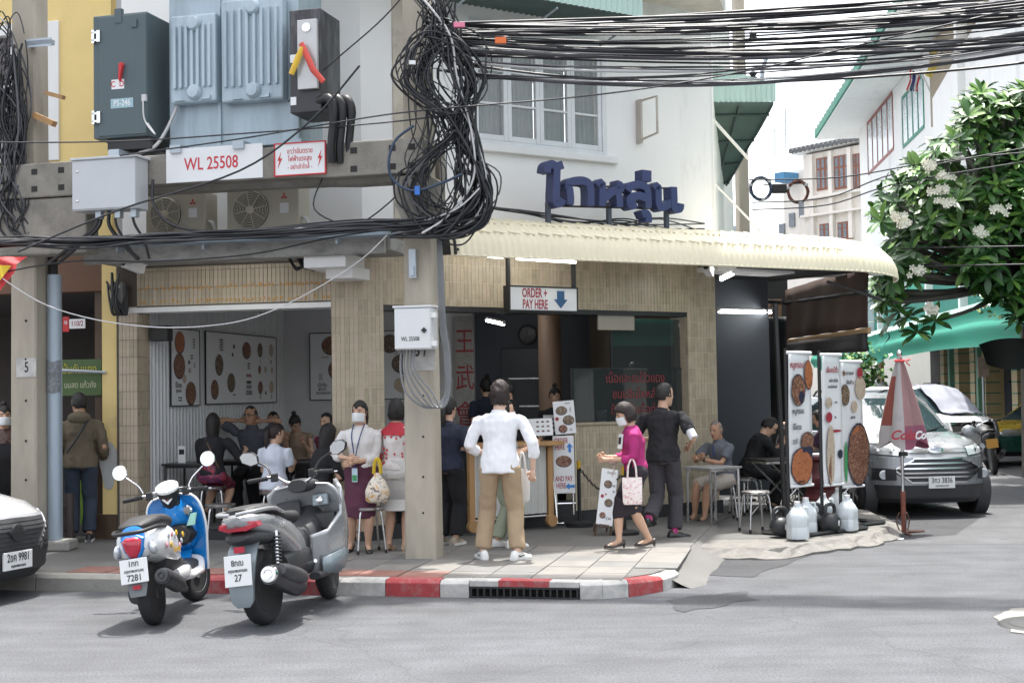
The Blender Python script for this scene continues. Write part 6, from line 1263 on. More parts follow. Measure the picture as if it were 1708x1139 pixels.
# ================================================================ BANNERS, JUGS AND WEIGHTS
def banner(label,px,py,rz,h,wd,paint,ln=(0,0)):
    q=G(px,py,.104); t=thing('banner_stand',label,'banner',loc=q[:],rz=R(rz),group='food banner stands')
    b=MB(); b.tube([(0,0,.02),(0.01,0,h+.05)],.02,6); b.build('post',m_black,t); 
    for a,c in (((-.08,-.25,.02),(-.08,.3,.02)),((.5,-.25,.02),(.5,.3,.02)),((-.08,-.25,.02),(.5,-.25,.02)),((-.08,.3,.02),(.5,.3,.02))):
        b=MB(); b.tube([a,c],.024,4); b.build('base_bar',m_black,t)
    b=MB(); b.cyl((.0,-.01,h),(wd+.05,-.01,h),.02); b.build('top_rod',m_print,t); b=MB(); z0=h-1.5; b.cyl((.03,-.01,z0),(wd+.04,-.01,z0),.016); b.build('bottom_rod',m_print,t)
    b=MB(); b.grid(lambda s,q:(.03+s*wd,-.012+.012*sin(q*5+s*2),z0+q*1.5),6,16); b.build('cloth',m_print,t,smooth=180,solid=.003)
    i_,x_=paint; b=MB()
    n=18
    for x,z,rx,rz_,k in i_:
        for k2,s_,o in ((7,1.07,-.006),(k,1,-.008)):
            if k2==7 and k in (8,1,6): continue
            b.k=k2; b.add([(.03+wd*(x+rx*s_*cos(2*PI*j/n)*(1+.05*sin(j*2.1))),-.03+.012*sin((z/1.5+rz_*sin(2*PI*j/n)/1.5)*5+1)+o,z0+z+rz_*s_*sin(2*PI*j/n)) for j in range(n)],[tuple(range(n))])
    for s_,x,z,hh,k in x_:
        b.k=k; b.M=T(.03+wd*x,-.035,z0+z); b.mesh(txt(s_,hh,.75,.012)); b.M=None
    b.build('print',FM,t); return t
banner('first food banner from the shop with grilled pork and stewed ribs printed on white cloth',1316,893,42,2.04,.42,
  ([(.35,1.08,.3,.17,3),(.48,1.0,.13,.07,7),(.82,1.25,.18,.16,5),(.75,.5,.28,.1,3),(.75,.38,.24,.09,7),(.5,.22,.46,.2,5),(.25,.24,.18,.12,3),(.75,.3,.15,.1,5)],[('หมูกรอบ',.35,1.36,.07,1),('หมูกรอบ',.36,.84,.06,0),('ขี้โครง',.3,.66,.06,0),('ดากี',.2,.5,.06,0),('สูตรไหหลำ',.45,.05,.025,0)]))
banner('middle food banner with pale noodles lifted by pink chopsticks printed on it',1372,886,40,2.02,.36,
  ([(.25,.95,.16,.06,6),(.25,.78,.16,.06,1),(.35,.35,.2,.34,6),(.3,.3,.1,.3,3),(.6,.62,.3,.016,1),(.85,.35,.12,.05,7)],[('เส้นหมี่ซั่ว',.5,1.32,.06,1),('หมี่ขาวน้ำใส',.55,1.2,.035,0),('ขนมจีนไหหลำ',.5,1.13,.03,0),('ราคา',.65,.95,.025,0),('หมู',.6,.78,.025,0)]))
banner('last food banner beside the silver car with a big bowl of dry noodles',1403,876,38,1.95,.4,
  ([(.85,1.36,.13,.07,1),(.12,1.1,.2,.12,4),(.85,1.18,.25,.14,6),(.55,.96,.14,.07,6),(.1,1.36,.06,.03,3),(.75,.38,.5,.36,3),(.72,.42,.4,.3,5),(.15,.3,.07,.25,8)],[('เกาเหลา',.4,1.36,.045,0),('เส้นข้าว',.4,1.25,.045,0),('สูตรลับ',.5,.83,.03,0)]))
m_jug=K('jug_plastic',(.62,.67,.7),.35,var=.04,alpha=.93); 
def jug(label,px,py,z=.12):
    q=G(px,py,z); t=thing('water_jug',label,'jug',loc=q[:],rz=R(rnd.uniform(0,60)),group='white plastic water jugs'); b=MB()
    b.loft([[V((x*s_,y*s_,z)) for x,y in ((-.6,-1),(.6,-1),(1,-.6),(1,.6),(.6,1),(-.6,1),(-1,.6),(-1,-.6))] for z,s_ in ((0,.098),(.015,.104),(.12,.102),(.13,.098),(.14,.102),(.24,.102),(.30,.07),(.345,.035),(.37,.032))]); b.build('jug_body',m_jug,t,smooth=40)
    b=MB(); b.lathe([(.034,.37),(.034,.4),(.004,.402)],12); b.build('lid',m_print,t,smooth=40); b=MB(); b.tube(spline([(.07,0,.33),(.11,0,.33),(.115,0,.24),(.1,0,.2)],4),.014,6); b.build('handle',m_jug,t,smooth=60)
jug('white plastic jug at the very front of the first banner base',1331,898); jug('white plastic jug half hidden behind the front jug on the first base',1345,889); jug('white plastic jug behind the kettlebell on the middle base',1374,880); jug('white plastic jug on the base of the last banner',1414,884); jug('white plastic jug partly hidden behind the post of the last banner',1399,868)
m_iron=K('kettle_iron',(.03,.032,.035),.5,var=.2)
def kettle(label,px,py,rz=20):
    q=G(px,py,.12); t=thing('kettlebell',label,'kettlebell',loc=q[:],rz=R(rz),group='black kettlebells'); b=MB(); b.lathe([(.05,0),(.1,.02),(.125,.09),(.115,.15),(.07,.2),(.02,.21)],20); b.build('weight',m_iron,t,smooth=60)
    b=MB(); b.tube(spline([(-.075,0,.17),(-.085,0,.25),(-.05,0,.3),(.05,0,.3),(.085,0,.25),(.075,0,.17)],5),.022,8); b.build('handle',m_iron,t,smooth=60); b=MB(); b.M=T(0,-.122,.1); b.mesh(txt('8',.06,.8,.02)); b.build('number',m_print,t)
kettle('black kettlebell beside the stool on the first banner base',1302,893); kettle('black kettlebell left on the middle banner base behind the jugs',1357,884,-15); kettle('black kettlebell right on the middle banner base with upright handle',1385,886,40); kettle('black kettlebell behind the last banner post',1397,866,10)
t=thing('maroon_pedestal','maroon painted turned pedestal standing behind the banners','pedestal',loc=G(1372,862,.104)[:]); b=MB(); b.lathe([(.26,0),(.26,.25),(.2,.3),(.2,.36),(.24,.4),(.25,.5),(.17,.58),(.16,.7),(.25,.74),(.25,.78),(.01,.79)],22); b.build('pedestal',K('maroon_paint',(.12,.025,.03),.5,var=.2,dirt=.2),t,smooth=40)
# ================================================================ FOLDED PARASOL
q=G(1508,890,0); t=thing('folded_parasol','faded red and white folded cola parasol on a metal stand at the road edge','parasol',loc=q[:],rz=R(8))
k_=1/ (F/q.y)
b=MB(); b.cyl((0,0,.0),(0,0,.5),.03,n=10); b.build('stand_tube',K('rust_red',(.2,.06,.04),.7,var=.3),t,smooth=40)
for a in (20,140,260):
    b=MB(); c,s_=cos(R(a)),sin(R(a)); b.tube([(0,0,.03),(.32*c,.32*s_,.012)],.018,5); b.tube(spline([(.05*c,.05*s_,.03),(.09*c,.09*s_,.15),(.05*c,.05*s_,.25)],4),.008,5); b.build('foot',K('stand_brown',(.12,.06,.05),.6),t)
b=MB(); b.cyl((0,0,.5),(0,0,2.12),.019,n=10); b.ell((0,0,2.14),(.035,.035,.04)); b.build('pole',m_chrome,t,smooth=60); b=MB(); b.bb(-.03,.06,-.03,.03,.92,.97); b.build('clamp',m_black,t)
mcl=[K('parasol_white',(.36,.34,.34),.9,var=.1,dirt=.2,dc=(.2,.16,.16)),K('parasol_pink',(.3,.17,.17),.9,var=.1),K('parasol_rose',(.24,.075,.12),.9,var=.1),K('parasol_red',(.22,.06,.045),.9,var=.1)]
b=MB(); n=48; rows=[(2.09,.03),(1.95,.07),(1.7,.13),(1.45,.19),(1.2,.24),(1.08,.265)]
def pr(j,r_,z):
    a=2*PI*j/n; f=1+.28*sin(a*3+1.0)*(1 if z<2 else .3); return V((r_*f*1.0*cos(a)+.02*(2-z),r_*f*.8*sin(a),z-(.05*sin(a*3+.6)+.03 if z<1.2 else 0)))
rows=[(lerp(rows[i][0],rows[i+1][0],k/3),lerp(rows[i][1],rows[i+1][1],k/3)) for i in range(len(rows)-1) for k in range(3)]+[rows[-1]]
b.v=[pr(j,r_,z)[:] for z,r_ in rows for j in range(n)]
for i in range(len(rows)-1):
    for j in range(n):
        a=2*PI*(j+.5)/n; z=rows[i][0]; k=0 if cos(a)<-.2 else (2 if z<1.32 else 1)
        if cos(a)<-.86 and 1.35<z<1.9: k=3
        b.f.append((i*n+j,(i+1)*n+j,(i+1)*n+(j+1)%n,i*n+(j+1)%n)); b.m.append(k)
b.build('canopy',mcl,t,smooth=180)
b=MB(); b.tube([(.05*cos(a),.05*sin(a),2.05) for a in [2*PI*j/12 for j in range(12)]],.014,5,True); b.tube([(.04,-.04,2.05),(.12,-.05,2.07),(.06,-.05,2.03),(.1,-.06,1.99)],.01,4); b.build('tie',m_sred,t)
def script(s_,h,m,M_):
    c=bpy.data.curves.new('t','FONT'); c.body=s_; c.size=h; c.shear=.35; c.extrude=.002; c.offset=.004; o=bpy.data.objects.new('t',c); me=evalmesh(o); bpy.data.curves.remove(c); me.transform(Matrix.Rotation(PI/2,4,'X')); b=MB(); b.M=M_; b.mesh(me); b.build('lettering',m,t)
script('Cola',.15,m_red,T(-.255,-.25,1.13,rz=-18)); script('Coca',.13,m_print,T(.03,-.285,1.13,rz=14))
# ================================================================ VEHICLES
def sgp(v,e): return math.copysign(abs(v)**e,v)
m_silver=K('silver_paint',(.33,.345,.365),.3,.5,var=.04,coat=.6); m_whitep=K('white_car_paint',(.75,.76,.77),.25,var=.03,coat=.6); m_greenp=K('taxi_green',(.02,.13,.09),.25,var=.03,coat=.7); m_yellp=K('taxi_yellow',(.6,.42,.05),.25,var=.03,coat=.7)
m_plast=K('black_plastic',(.035,.036,.04),.55,var=.15); m_glassc=K('car_glass',(.03,.05,.055),.03,var=0,spec=.9); m_lens=K('lamp_lens',(.6,.63,.66),.08,.5,var=.2,vs=30); m_redl=K('red_lens',(.45,.02,.045),.12,var=.2,vs=20,coat=.5); m_plate=K('plate_white',(.72,.73,.73),.45,var=.02)
m_rim=K('wheel_alloy',(.4,.41,.42),.3,.85,var=.1); m_dgry=K('dark_grey_metal',(.07,.072,.076),.4,.5,var=.2)
class Car:
    def __init__(s,name,label,q,rz,rings,mats,zs,ex=4.2,group=None):
        s.t=thing(name,label,'car' if 'taxi' not in name else 'taxi',loc=q[:],rz=R(rz),group=group); s.r=rings; s.ex=ex; n=56
        b=MB(); R_=[]
        for z,yf,yr,w_ in rings:
            yc,L_=(yf+yr)/2,(yr-yf)/2; R_.append([V((w_*sgp(cos(a),2/ex),yc+L_*sgp(sin(a),2/ex),z)) for a in [2*PI*(j+.5)/n for j in range(n)]])
        for i in range(len(R_)-1):
            b.k=zs[i]; b.loft(R_[i:i+2],caps=False)
        b.k=zs[-1]; b.add(R_[-1],[tuple(range(n))]); s.body=b.build('body',mats,s.t,smooth=50); s.R=R_; s.n=n; s.mats=mats
    def row(s,z):
        r=s.r
        for a,b_ in zip(r,r[1:]):
            if a[0]<=z<=b_[0]: k=(z-a[0])/max(1e-6,b_[0]-a[0]); return [lerp(a[i],b_[i],k) for i in (1,2,3)]
        return r[-1][1:] if z>r[-1][0] else r[0][1:]
    def yf(s,x,z):
        yf,yr,w_=s.row(z); q=min(.999,abs(x)/w_); return (yf+yr)/2-(yr-yf)/2*(1-q**s.ex)**(1/s.ex)
    def patch(s,name,x0,x1,zl,zu,m,proud=.008,nx=10,nz=4,par=None,sm=60):
        f=lambda g,x:g(x) if callable(g) else g
        def P_(u,v,o): x=lerp(x0,x1,u); z=lerp(f(zl,x),f(zu,x),v); return (x,s.yf(x,z)-o,z)
        b=MB(); b.grid(lambda u,v:P_(u,v,proud),nx,nz)
        per=[(i/nx,0) for i in range(nx)]+[(1,j/nz) for j in range(nz)]+[(1-i/nx,1) for i in range(nx)]+[(0,1-j/nz) for j in range(nz)]
        b.loft([[P_(u,v,proud) for u,v in per],[P_(u,v,-.03) for u,v in per]],caps=False); return b.build(name,m,par or s.t,smooth=sm)
    def pillar(s,j,i0,i1,m,r=.035,off=0):
        b=MB(); b.tube([s.R[i][j%s.n]*1.0+V((0,0,0)) for i in range(i0,i1+1)],r,6); return b.build('pillar',m,s.t,smooth=60)
    def wheel(s,x,y,r=.33,w_=.2):
        sg=1 if x>0 else -1; M_=T(x,y,r)@Matrix.Rotation(sg*PI/2,4,'Y')
        b=MB(); b.M=M_; b.lathe([(r*.62,-w_/2),(r*.9,-w_/2),(r,-w_*.3),(r,w_*.3),(r*.9,w_/2),(r*.66,w_/2),(r*.62,w_*.3)],28); wo=b.build('wheel',m_rub,s.t,smooth=40)
        b=MB(); b.M=M_; b.lathe([(r*.66,w_*.3),(r*.66,w_*.46),(r*.58,w_*.4),(r*.56,w_*.1),(.01,w_*.1)],24); 
        for k in range(5): a=2*PI*k/5; b.M=M_@T(rz=72*k); b.bb(-.03,.03,.03,r*.6,w_*.25,w_*.42)
        b.M=M_; b.lathe([(.06,w_*.2),(.06,w_*.44),(.01,w_*.45)],12); b.build('rim',m_rim,wo,smooth=40)
        b=MB(); 
        for k in range(17):
            a=PI*k/16
        b.M=T(x-sg*.02,y,r)@Matrix.Rotation(sg*PI/2,4,'Y'); b.lathe([(r*1.16,-.1),(r*1.16,.075),(r*1.02,.08),(r*1.02,-.1)],28); b.build('wheel_arch',m_plast,s.t,smooth=40)
    def plate(s,x,z,txts,w_=.38,h=.15,par=None,rzz=0):
        M_=T(x,s.yf(x,z)-.03,z,rz=rzz); b=MB(); b.M=M_; b.bb(-w_/2,w_/2,0,.02,-h/2,h/2); p=b.build('licence_plate',m_plate,s.t,bev=.004)
        for s_,zz,hh,sx in txts: b=MB(); b.M=M_@T(0,-.002,zz); b.mesh(txt(s_,hh,sx,.012)); b.build('lettering',m_ink,p)
# --- silver SUV at the corner of the side street
suvr=[(.2,-1.93,1.95,.79),(.26,-1.98,1.98,.84),(.44,-2.02,2.0,.875),(.62,-2.02,2.0,.885),(.80,-1.97,2.0,.885),(.92,-1.88,1.99,.88),(.99,-1.74,1.98,.865),(1.045,-1.45,1.97,.84),(1.085,-1.08,1.96,.81),(1.10,-1.0,1.95,.79),(1.3,-.68,1.9,.735),(1.48,-.36,1.82,.675),(1.58,-.12,1.7,.62),(1.63,.15,1.5,.53),(1.65,.5,1.2,.35)]
q=G(1568,864,0); fc=q; rz=6
ford=Car('silver_suv','silver compact SUV parked nose out at the corner behind the folded parasol',fc+V((sin(R(-rz))*-0,0,0))+Matrix.Rotation(R(rz),3,'Z')@V((0,2.0,0)),rz,suvr,[m_silver,m_plast,m_glassc],[1,1,0,0,0,0,0,0,0,2,2,2,0,0,0])
t=ford.t
for j in (6.5,48.5,21.5,34.5): pass
n=ford.n
def cornerj(c,sx,front):     # index on the ring nearest a diagonal corner
    best=min(range(c.n),key=lambda j:abs(c.R[10][j].x-sx*c.r[10][3]*.93)+ (0 if (c.R[10][j].y<(c.r[10][1]+c.r[10][2])/2)==front else 9)); return best
for sx in (-1,1):
    for fr in (True,False): ford.pillar(cornerj(ford,sx,fr),9,12,m_silver,.045)
    jm=min(range(n),key=lambda j:abs(ford.R[10][j].y-.45)+(0 if ford.R[10][j].x*sx>0 else 9)); ford.pillar(jm,9,12,m_plast,.03)
    b=MB(); b.tube([(sx*.5,-.0,1.62),(sx*.56,.2,1.68),(sx*.55,1.2,1.69),(sx*.5,1.5,1.62)],.02,6); b.build('roof_rail',m_plast,t,smooth=60)
    b=MB(); b.ell((sx*.97,-.82,1.1),(.11,.07,.085),12,8); o=b.build('side_mirror',m_silver,t,smooth=180); b=MB(); b.tube([(sx*.8,-.8,1.06),(sx*.9,-.82,1.07)],.03,6); b.build('mirror_arm',m_plast,o)
    zl=lambda x:.82+.09*(abs(x)-.42); zu=lambda x:.93+.05*(abs(x)-.42)/.4-max(0,(abs(x)-.78))*.9
    ford.patch('headlight_rim',sx*.425,sx*.86,lambda x:zl(x)-.014,lambda x:zu(x)+.012,m_plast,.006,12,4)
    ford.patch('headlight',sx*.44,sx*.845,zl,zu,m_lens,.012,12,4)
    b=MB(); [b.ell((sx*x,ford.yf(x,.9)-.008,.885),(.045,.02,.035),10,6) for x in (.56,.7)]; b.build('headlight_bulb',m_chrome,t,smooth=180)
    ford.patch('fog_surround',sx*.56,sx*.78,lambda x:.50+.06*max(0,.68-abs(x)),lambda x:.66-.1*max(0,.66-abs(x)),m_plast,.006,6,3)
    b=MB(); b.M=T(sx*.69,ford.yf(.69,.575)-.012,.575,rx=90); b.lathe([(.062,0),(.062,.012),(.05,.014)],18); b.lathe([(.048,.005),(.01,.006)],16); b.build('fog_lamp',m_lens,t)
ford.patch('grille',-.56,.56,lambda x:.47+.12*max(0,abs(x)-.38)/.18,lambda x:.79-.13*max(0,abs(x)-.3)/.26,m_plast,.006,20,4)
for z,wd in ((.79,.34),(.725,.47),(.66,.53),(.6,.52),(.545,.47),(.475,.38)):
    ford.patch('grille_bar',-wd,wd,z-.011,z+.011,m_chrome,.022,18,1)
for sx in (-1,1): ford.patch('grille_bar',sx*.33,sx*.565,lambda x:.79-.13*(abs(x)-.3)/.26-.012,lambda x:.79-.13*(abs(x)-.3)/.26+.012,m_chrome,.02,6,1); ford.patch('grille_bar',sx*.37,sx*.565,lambda x:.47+.15*(abs(x)-.37)/.19-.012,lambda x:.47+.15*(abs(x)-.37)/.19+.012,m_chrome,.02,6,1)
ford.patch('hood_trim',-.42,.42,.865,.895,m_chrome,.014,16,1); 
b=MB(); b.M=T(0,ford.yf(0,.9)-.02,.9,rx=78); b.lathe([(.105,0),(.105,.012),(.085,.016)],22); b.M=b.M@Matrix.Diagonal((1,.45,1,1)); o=b.build('badge_ring',m_chrome,t,smooth=40); o.scale=(1,1,.45); o.location.z=.9*.55
b=MB(); b.M=T(0,ford.yf(0,.9)-.045,.9); b.ell((0,0.015,0),(.088,.012,.036),16,8); bo_=b.build('badge_oval',K('badge_silverblue',(.35,.4,.5),.3,.5),t,smooth=180); b=MB(); b.M=T(0,ford.yf(0,.9)-.046,.9); c=bpy.data.curves.new('t','FONT'); c.body='Ford'; c.size=.062; c.shear=.3; c.align_x='CENTER'; c.align_y='CENTER'; c.extrude=.001; o=bpy.data.objects.new('t',c); me=evalmesh(o); bpy.data.curves.remove(c); me.transform(Matrix.Rotation(PI/2,4,'X')); b.mesh(me); b.build('lettering',m_print,bo_)
ford.patch('lower_intake',-.5,.5,.32,.41,m_dark,.004,14,1); ford.patch('bumper_lip',-.86,.86,.28,.44,m_plast,.012,24,2)
ford.plate(0.02,.475,[('3กว 3836',.025,.07,.75),('กรุงเทพมหานคร',-.045,.025,.8)],.36,.155)
for x,y in ((-.82,-1.28),(.82,-1.28),(-.82,1.25),(.82,1.25)): ford.wheel(x,y,.335,.2)
b=MB()
for sx,dx in ((-.35,.5),(.2,.45)): b.tube([ford_p for ford_p in [V((sx,ford.yf(sx,1.105)-.02,1.105)),V((sx+dx*.5,ford.yf(sx+dx*.5,1.14)-.02,1.14)),V((sx+dx,ford.yf(sx+dx,1.17)-.02,1.17))]],.013,5)
b.build('wiper',m_black,t)
# --- silver hatchback nose at the far left
hr=[(.18,-1.95,1.95,.78),(.26,-2.03,1.98,.84),(.45,-2.06,2.0,.87),(.62,-2.04,2.0,.87),(.74,-1.96,2.0,.865),(.82,-1.82,1.99,.85),(.89,-1.5,1.98,.83),(.945,-1.1,1.97,.8),(.97,-.85,1.96,.78),(.99,-.8,1.95,.77),(1.2,-.4,1.88,.7),(1.38,0,1.7,.62),(1.44,.3,1.5,.5)]
q=G(27,1003,0); rz=70; dv=Matrix.Rotation(R(rz),3,'Z')
lc=Car('silver_hatchback','silver hatchback parked along the kerb with only its black grille nose in view',q+dv@V((0,2.05,0)),rz,hr,[K('pale_silver_paint',(.5,.51,.53),.25,.3,var=.03,coat=.6),m_plast,m_glassc],[1,1,0,0,0,0,0,0,0,2,2,0,0],ex=3.6)
lc.patch('grille',-.5,.5,lambda x:.42+.1*max(0,abs(x)-.3),lambda x:.72-.02*abs(x),m_plast,.008,18,6)
for k in range(7): lc.patch('grille_bar',-.48,.48,.46+k*.037,.468+k*.037,m_dgry,.014,16,1)
for sx in (-1,1):
    lc.patch('chrome_vee',sx*.3,sx*.6,lambda x:.42+(abs(x)-.3)*.95,lambda x:.47+(abs(x)-.3)*.95,m_chrome,.02,8,1)
    lc.patch('headlight',sx*.52,sx*.84,lambda x:.66+.06*(abs(x)-.5),lambda x:.73+.16*(abs(x)-.5)-max(0,abs(x)-.78)*.8,m_lens,.012,10,3)
    lc.patch('air_intake',sx*.5,sx*.78,.3,.44,m_dark,.006,8,2); lc.patch('light_strip',sx*.6,sx*.8,lambda x:.36-.25*(abs(x)-.7),lambda x:.4-.25*(abs(x)-.7),m_whitep,.02,6,1)
    lc.patch('bumper_wing',sx*.55,sx*.84,lambda x:.25+.0*x,lambda x:.3+.1*(abs(x)-.55),m_silver,.02,8,1)
b=MB(); b.M=T(0,lc.yf(0,.62)-.02,.6,rx=90); b.lathe([(.075,0),(.075,.012),(.055,.016)],20); b.bb(-.1,.1,-.012,.012,.0,.02); b.build('badge',m_dgry,lc.t)
lc.patch('lower_mouth',-.5,.5,.26,.42,m_plast,.006,14,2); lc.plate(0,.36,[('2ขค 9981',.025,.07,.72),('กรุงเทพมหานคร',-.045,.025,.8)],.36,.155)
for x,y in ((-.8,-1.25),(.8,-1.25),(-.8,1.25),(.8,1.25)): lc.wheel(x,y,.31,.19)
for sx in (-1,1):
    for fr in (True,False): lc.pillar(cornerj(lc,sx,fr),9,11,m_silver,.04)
# --- white pickup under a grey cover, taxi, black motorcycle further down the side street
pr_=[(.3,-2.2,2.2,.85),(.5,-2.25,2.25,.9),(.8,-2.25,2.25,.91),(.98,-2.15,2.2,.9),(1.06,-1.9,2.1,.87),(1.12,-1.2,2.1,.84),(1.14,-1.05,2.1,.82),(1.45,-.6,1.6,.76),(1.68,-.2,1.5,.7),(1.74,.1,1.3,.58)]
q=G(1585,790,0); pk=Car('white_pickup','white pickup truck behind the silver SUV with a grey cover over its cab',V((9.1,30.4,0)),14,pr_,[m_whitep,m_plast,m_glassc],[1,0,0,0,0,0,2,2,0,0])
pk.patch('grille',-.5,.5,.78,.98,m_dark,.01,10,2); pk.patch('grille_bar',-.5,.5,.93,.96,m_chrome,.02,10,1)
b=MB(); b.M=T(0,pk.yf(0,.9)-.03,.93); [b.vprism([(x*.09,z*.09) for x,z in ((dx,dz+.5),(dx+.4,dz),(dx,dz-.5),(dx-.4,dz))],-.01,0) for dx,dz in ((0,.5),(-.42,-.4),(.42,-.4))]; b.build('badge',m_chrome,pk.t)
for sx in (-1,1): pk.patch('headlight',sx*.55,sx*.86,.8,.97,m_lens,.012,6,2)
for x,y in ((-.82,-1.4),(.82,-1.4),(-.82,1.4),(.82,1.4)): pk.wheel(x,y,.36,.22)
b=MB()
def cov(u,v):
    x=lerp(-.1,.95,u); i=v*3; z=[1.74,1.6,1.35,1.1][int(min(2,i))]; z2=[1.74,1.6,1.35,1.1][int(min(2,i))+1]; zz=lerp(z,z2,i-int(min(2,i)))
    return (x,pk.yf(min(abs(x),.6),min(1.72,zz))-.05-.05*v,zz+.05+.035*noise.noise(V((x*5,zz*7,2)))-(.12*max(0,x-.5)))
b.grid(cov,26,22); o=b.build('car_cover',K('cover_grey',(.25,.26,.31),.7,var=.15),smooth=180,solid=.01); o.matrix_world=pk.t.matrix_basis; tag(o,'crumpled grey cover draped over the white pickup','car cover')
tr_=[(.2,-2.1,2.1,.78),(.3,-2.18,2.18,.84),(.55,-2.2,2.2,.865),(.72,-2.15,2.2,.865),(.8,-2.0,2.18,.85),(.87,-1.6,2.15,.83),(.93,-1.1,2.1,.8),(.95,-1.0,1.6,.78),(1.2,-.45,1.2,.7),(1.38,-.1,.9,.62),(1.44,.2,.6,.5)]
q=G(1700,780,0); tx=Car('taxi','green and yellow taxi at the right edge of the side street',V((12.1,30.6,0)),-62,tr_,[m_greenp,m_plast,m_glassc,m_yellp],[1,0,0,3,3,3,3,2,2,3,3],ex=3.6)
for sx in (-1,1): tx.patch('headlight',sx*.5,sx*.83,.64,.78,m_lens,.012,8,2)
tx.patch('grille',-.4,.4,.6,.72,m_chrome,.01,10,1)
for x,y in ((-.8,-1.3),(.8,-1.3),(-.8,1.3),(.8,1.3)): tx.wheel(x,y,.31,.19)
for sx in (-1,1):
    for fr in (True,False): tx.pillar(cornerj(tx,sx,fr),7,9,m_yellp,.04)
b=MB(); b.bb(-.15,.15,.3,.42,1.44,1.54); b.build('roof_light',m_yellp,tx.t,bev=.02)
# ---------------------------------------------------------------- two-wheelers
def wheel2(t,y,r,w_,rimm,M0=None,steer=0):
    M_=T(0,y,r)@(M0 or Matrix.Identity(4))@Matrix.Rotation(R(steer),4,'Z')@Matrix.Rotation(PI/2,4,'Y')
    b=MB(); b.M=M_; b.lathe([(r*.7,-w_*.4),(r*.84,-w_*.5),(r*.95,-w_*.38),(r,-w_*.12),(r,w_*.12),(r*.95,w_*.38),(r*.84,w_*.5),(r*.7,w_*.4)],32); wo=b.build('wheel',m_rub,t,smooth=50)
    b=MB()
    for k in range(26):
        for sg in (-1,1): b.M=M_@T(rz=k*360/26+(7 if sg>0 else 0)); b.add([(r*1.002,-.006,sg*.002),(r*1.002,.006,sg*.002),(r*.965,.03,sg*w_*.36),(r*.965,.02,sg*w_*.36)],[(0,1,2,3)])
    b.build('tread_groove',m_dark,wo)['kind']='stuff'
    b=MB(); b.M=M_; b.lathe([(r*.7,-w_*.42),(r*.7,w_*.42),(r*.64,w_*.3),(r*.64,-w_*.3)],28)
    for k in range(5): b.M=M_@T(rz=72*k); b.bb(-.018,.018,.02,r*.66,-.015,.02); 
    b.M=M_; b.lathe([(.05,-.05),(.05,.05),(.01,.055)],14); b.build('rim',rimm,wo,smooth=40); return wo
def rE(y,zc,w_,h,n=20,ex=2.6,xo=0): return [V((xo+w_*sgp(cos(a),2/ex),y,zc+h*sgp(sin(a),2/ex))) for a in [2*PI*j/n for j in range(n)]]
def shell(t,name,rings,m,sm=50,par=None,ex=2.6):
    b=MB(); b.loft([rE(*r_,ex=ex) for r_ in rings]); return b.build(name,m,par or t,smooth=sm)
def bikeplace(q,heading,lean): return Matrix.Translation(q)@Matrix.Rotation(R(-heading),4,'Z')@Matrix.Rotation(R(-lean),4,'Y')
m_sblue=K('scooter_blue',(.01,.22,.62),.2,var=.04,coat=.8); m_swhite=K('scooter_white',(.84,.85,.85),.25,var=.03,coat=.7); m_pgrey=K('scooter_silver',(.36,.37,.385),.3,.55,var=.05,coat=.6); m_pgrey2=K('scooter_grey_panel',(.22,.26,.285),.4,.3,var=.06,coat=.3); m_seatb=K('scooter_seat',(.02,.02,.022),.6,var=.2,bump=.2,bs=150)
def mplate(t,M_,l1,l2,l3,wd=.22,h=.19):
    b=MB(); b.M=M_; b.bb(-wd/2,wd/2,0,.006,-h/2,h/2); p=b.build('licence_plate',m_plate,t,bev=.003)
    for s_,z,hh,sx in ((l1,.055,.045,.8),('กรุงเทพมหานคร',.0,.024,.7),(l2,-.055,.05,.85)): b=MB(); b.M=M_@T(0,-.002,z); b.mesh(txt(s_,hh,sx,.012)); b.build('lettering',m_ink,p)
sc=thing('motor_scooter','retro blue and white scooter with round mirrors parked at the kerb','scooter',M=bikeplace(G(264,1041,0)+V((0,.6,0)),2,8.5)@T(s=.965)); t=sc
wheel2(t,-.62,.25,.105,m_dgry); wheel2(t,.62,.25,.1,m_rim,steer=-14)
shell(t,'tail_shell',[(-.87,.69,.07,.05),(-.84,.68,.14,.11),(-.7,.665,.185,.14),(-.5,.64,.195,.165),(-.3,.6,.18,.18),(-.12,.54,.14,.2),(-.02,.47,.1,.2)],m_swhite)
b=MB(); b.loft([rE(y,z,w_,h,ex=2.4) for y,z,w_,h in [(-.885,.71,.05,.05),(-.855,.70,.10,.115),(-.72,.70,.125,.125),(-.5,.70,.12,.13)]]); b.build('tail_panel',m_sblue,t,smooth=50)
b=MB()
for sx in (-1,1):
    for k in range(9): x=sx*.2; y=-.62+k*.055+rnd.uniform(-.02,.02); z=.63+rnd.uniform(-.06,.08); b.k=k%3; b.M=T(sx*(.193),y,z)@Matrix.Rotation(PI/2,4,'Y'); b.lathe([(.026,0),(.02,sx*.006),(.004,sx*.007)],7)
b.build('side_graphic',[K('sticker_pink',(.55,.25,.3),.5),K('sticker_grey2',(.35,.36,.4),.5),K('cap_yellow',0)],t)
b=MB(); b.M=T(.201,-.4,.56)@Matrix.Rotation(PI/2,4,'Z'); b.mesh(txt('Scoopy',.05,.9,.014)); b.build('lettering',K('cap_yellow',0),t)
shell(t,'seat',[(-.84,.80,.08,.02),(-.78,.81,.13,.04),(-.55,.82,.15,.055),(-.3,.8,.145,.06),(-.12,.78,.11,.05),(-.04,.75,.07,.03)],m_seatb)
b=MB(); b.tube(spline([(.16,-.5,.76),(.17,-.75,.78),(.11,-.93,.77),(0,-.97,.77),(-.11,-.93,.77),(-.17,-.75,.78),(-.16,-.5,.76)],5),.016,8); b.build('grab_rail',m_black,t,smooth=60)
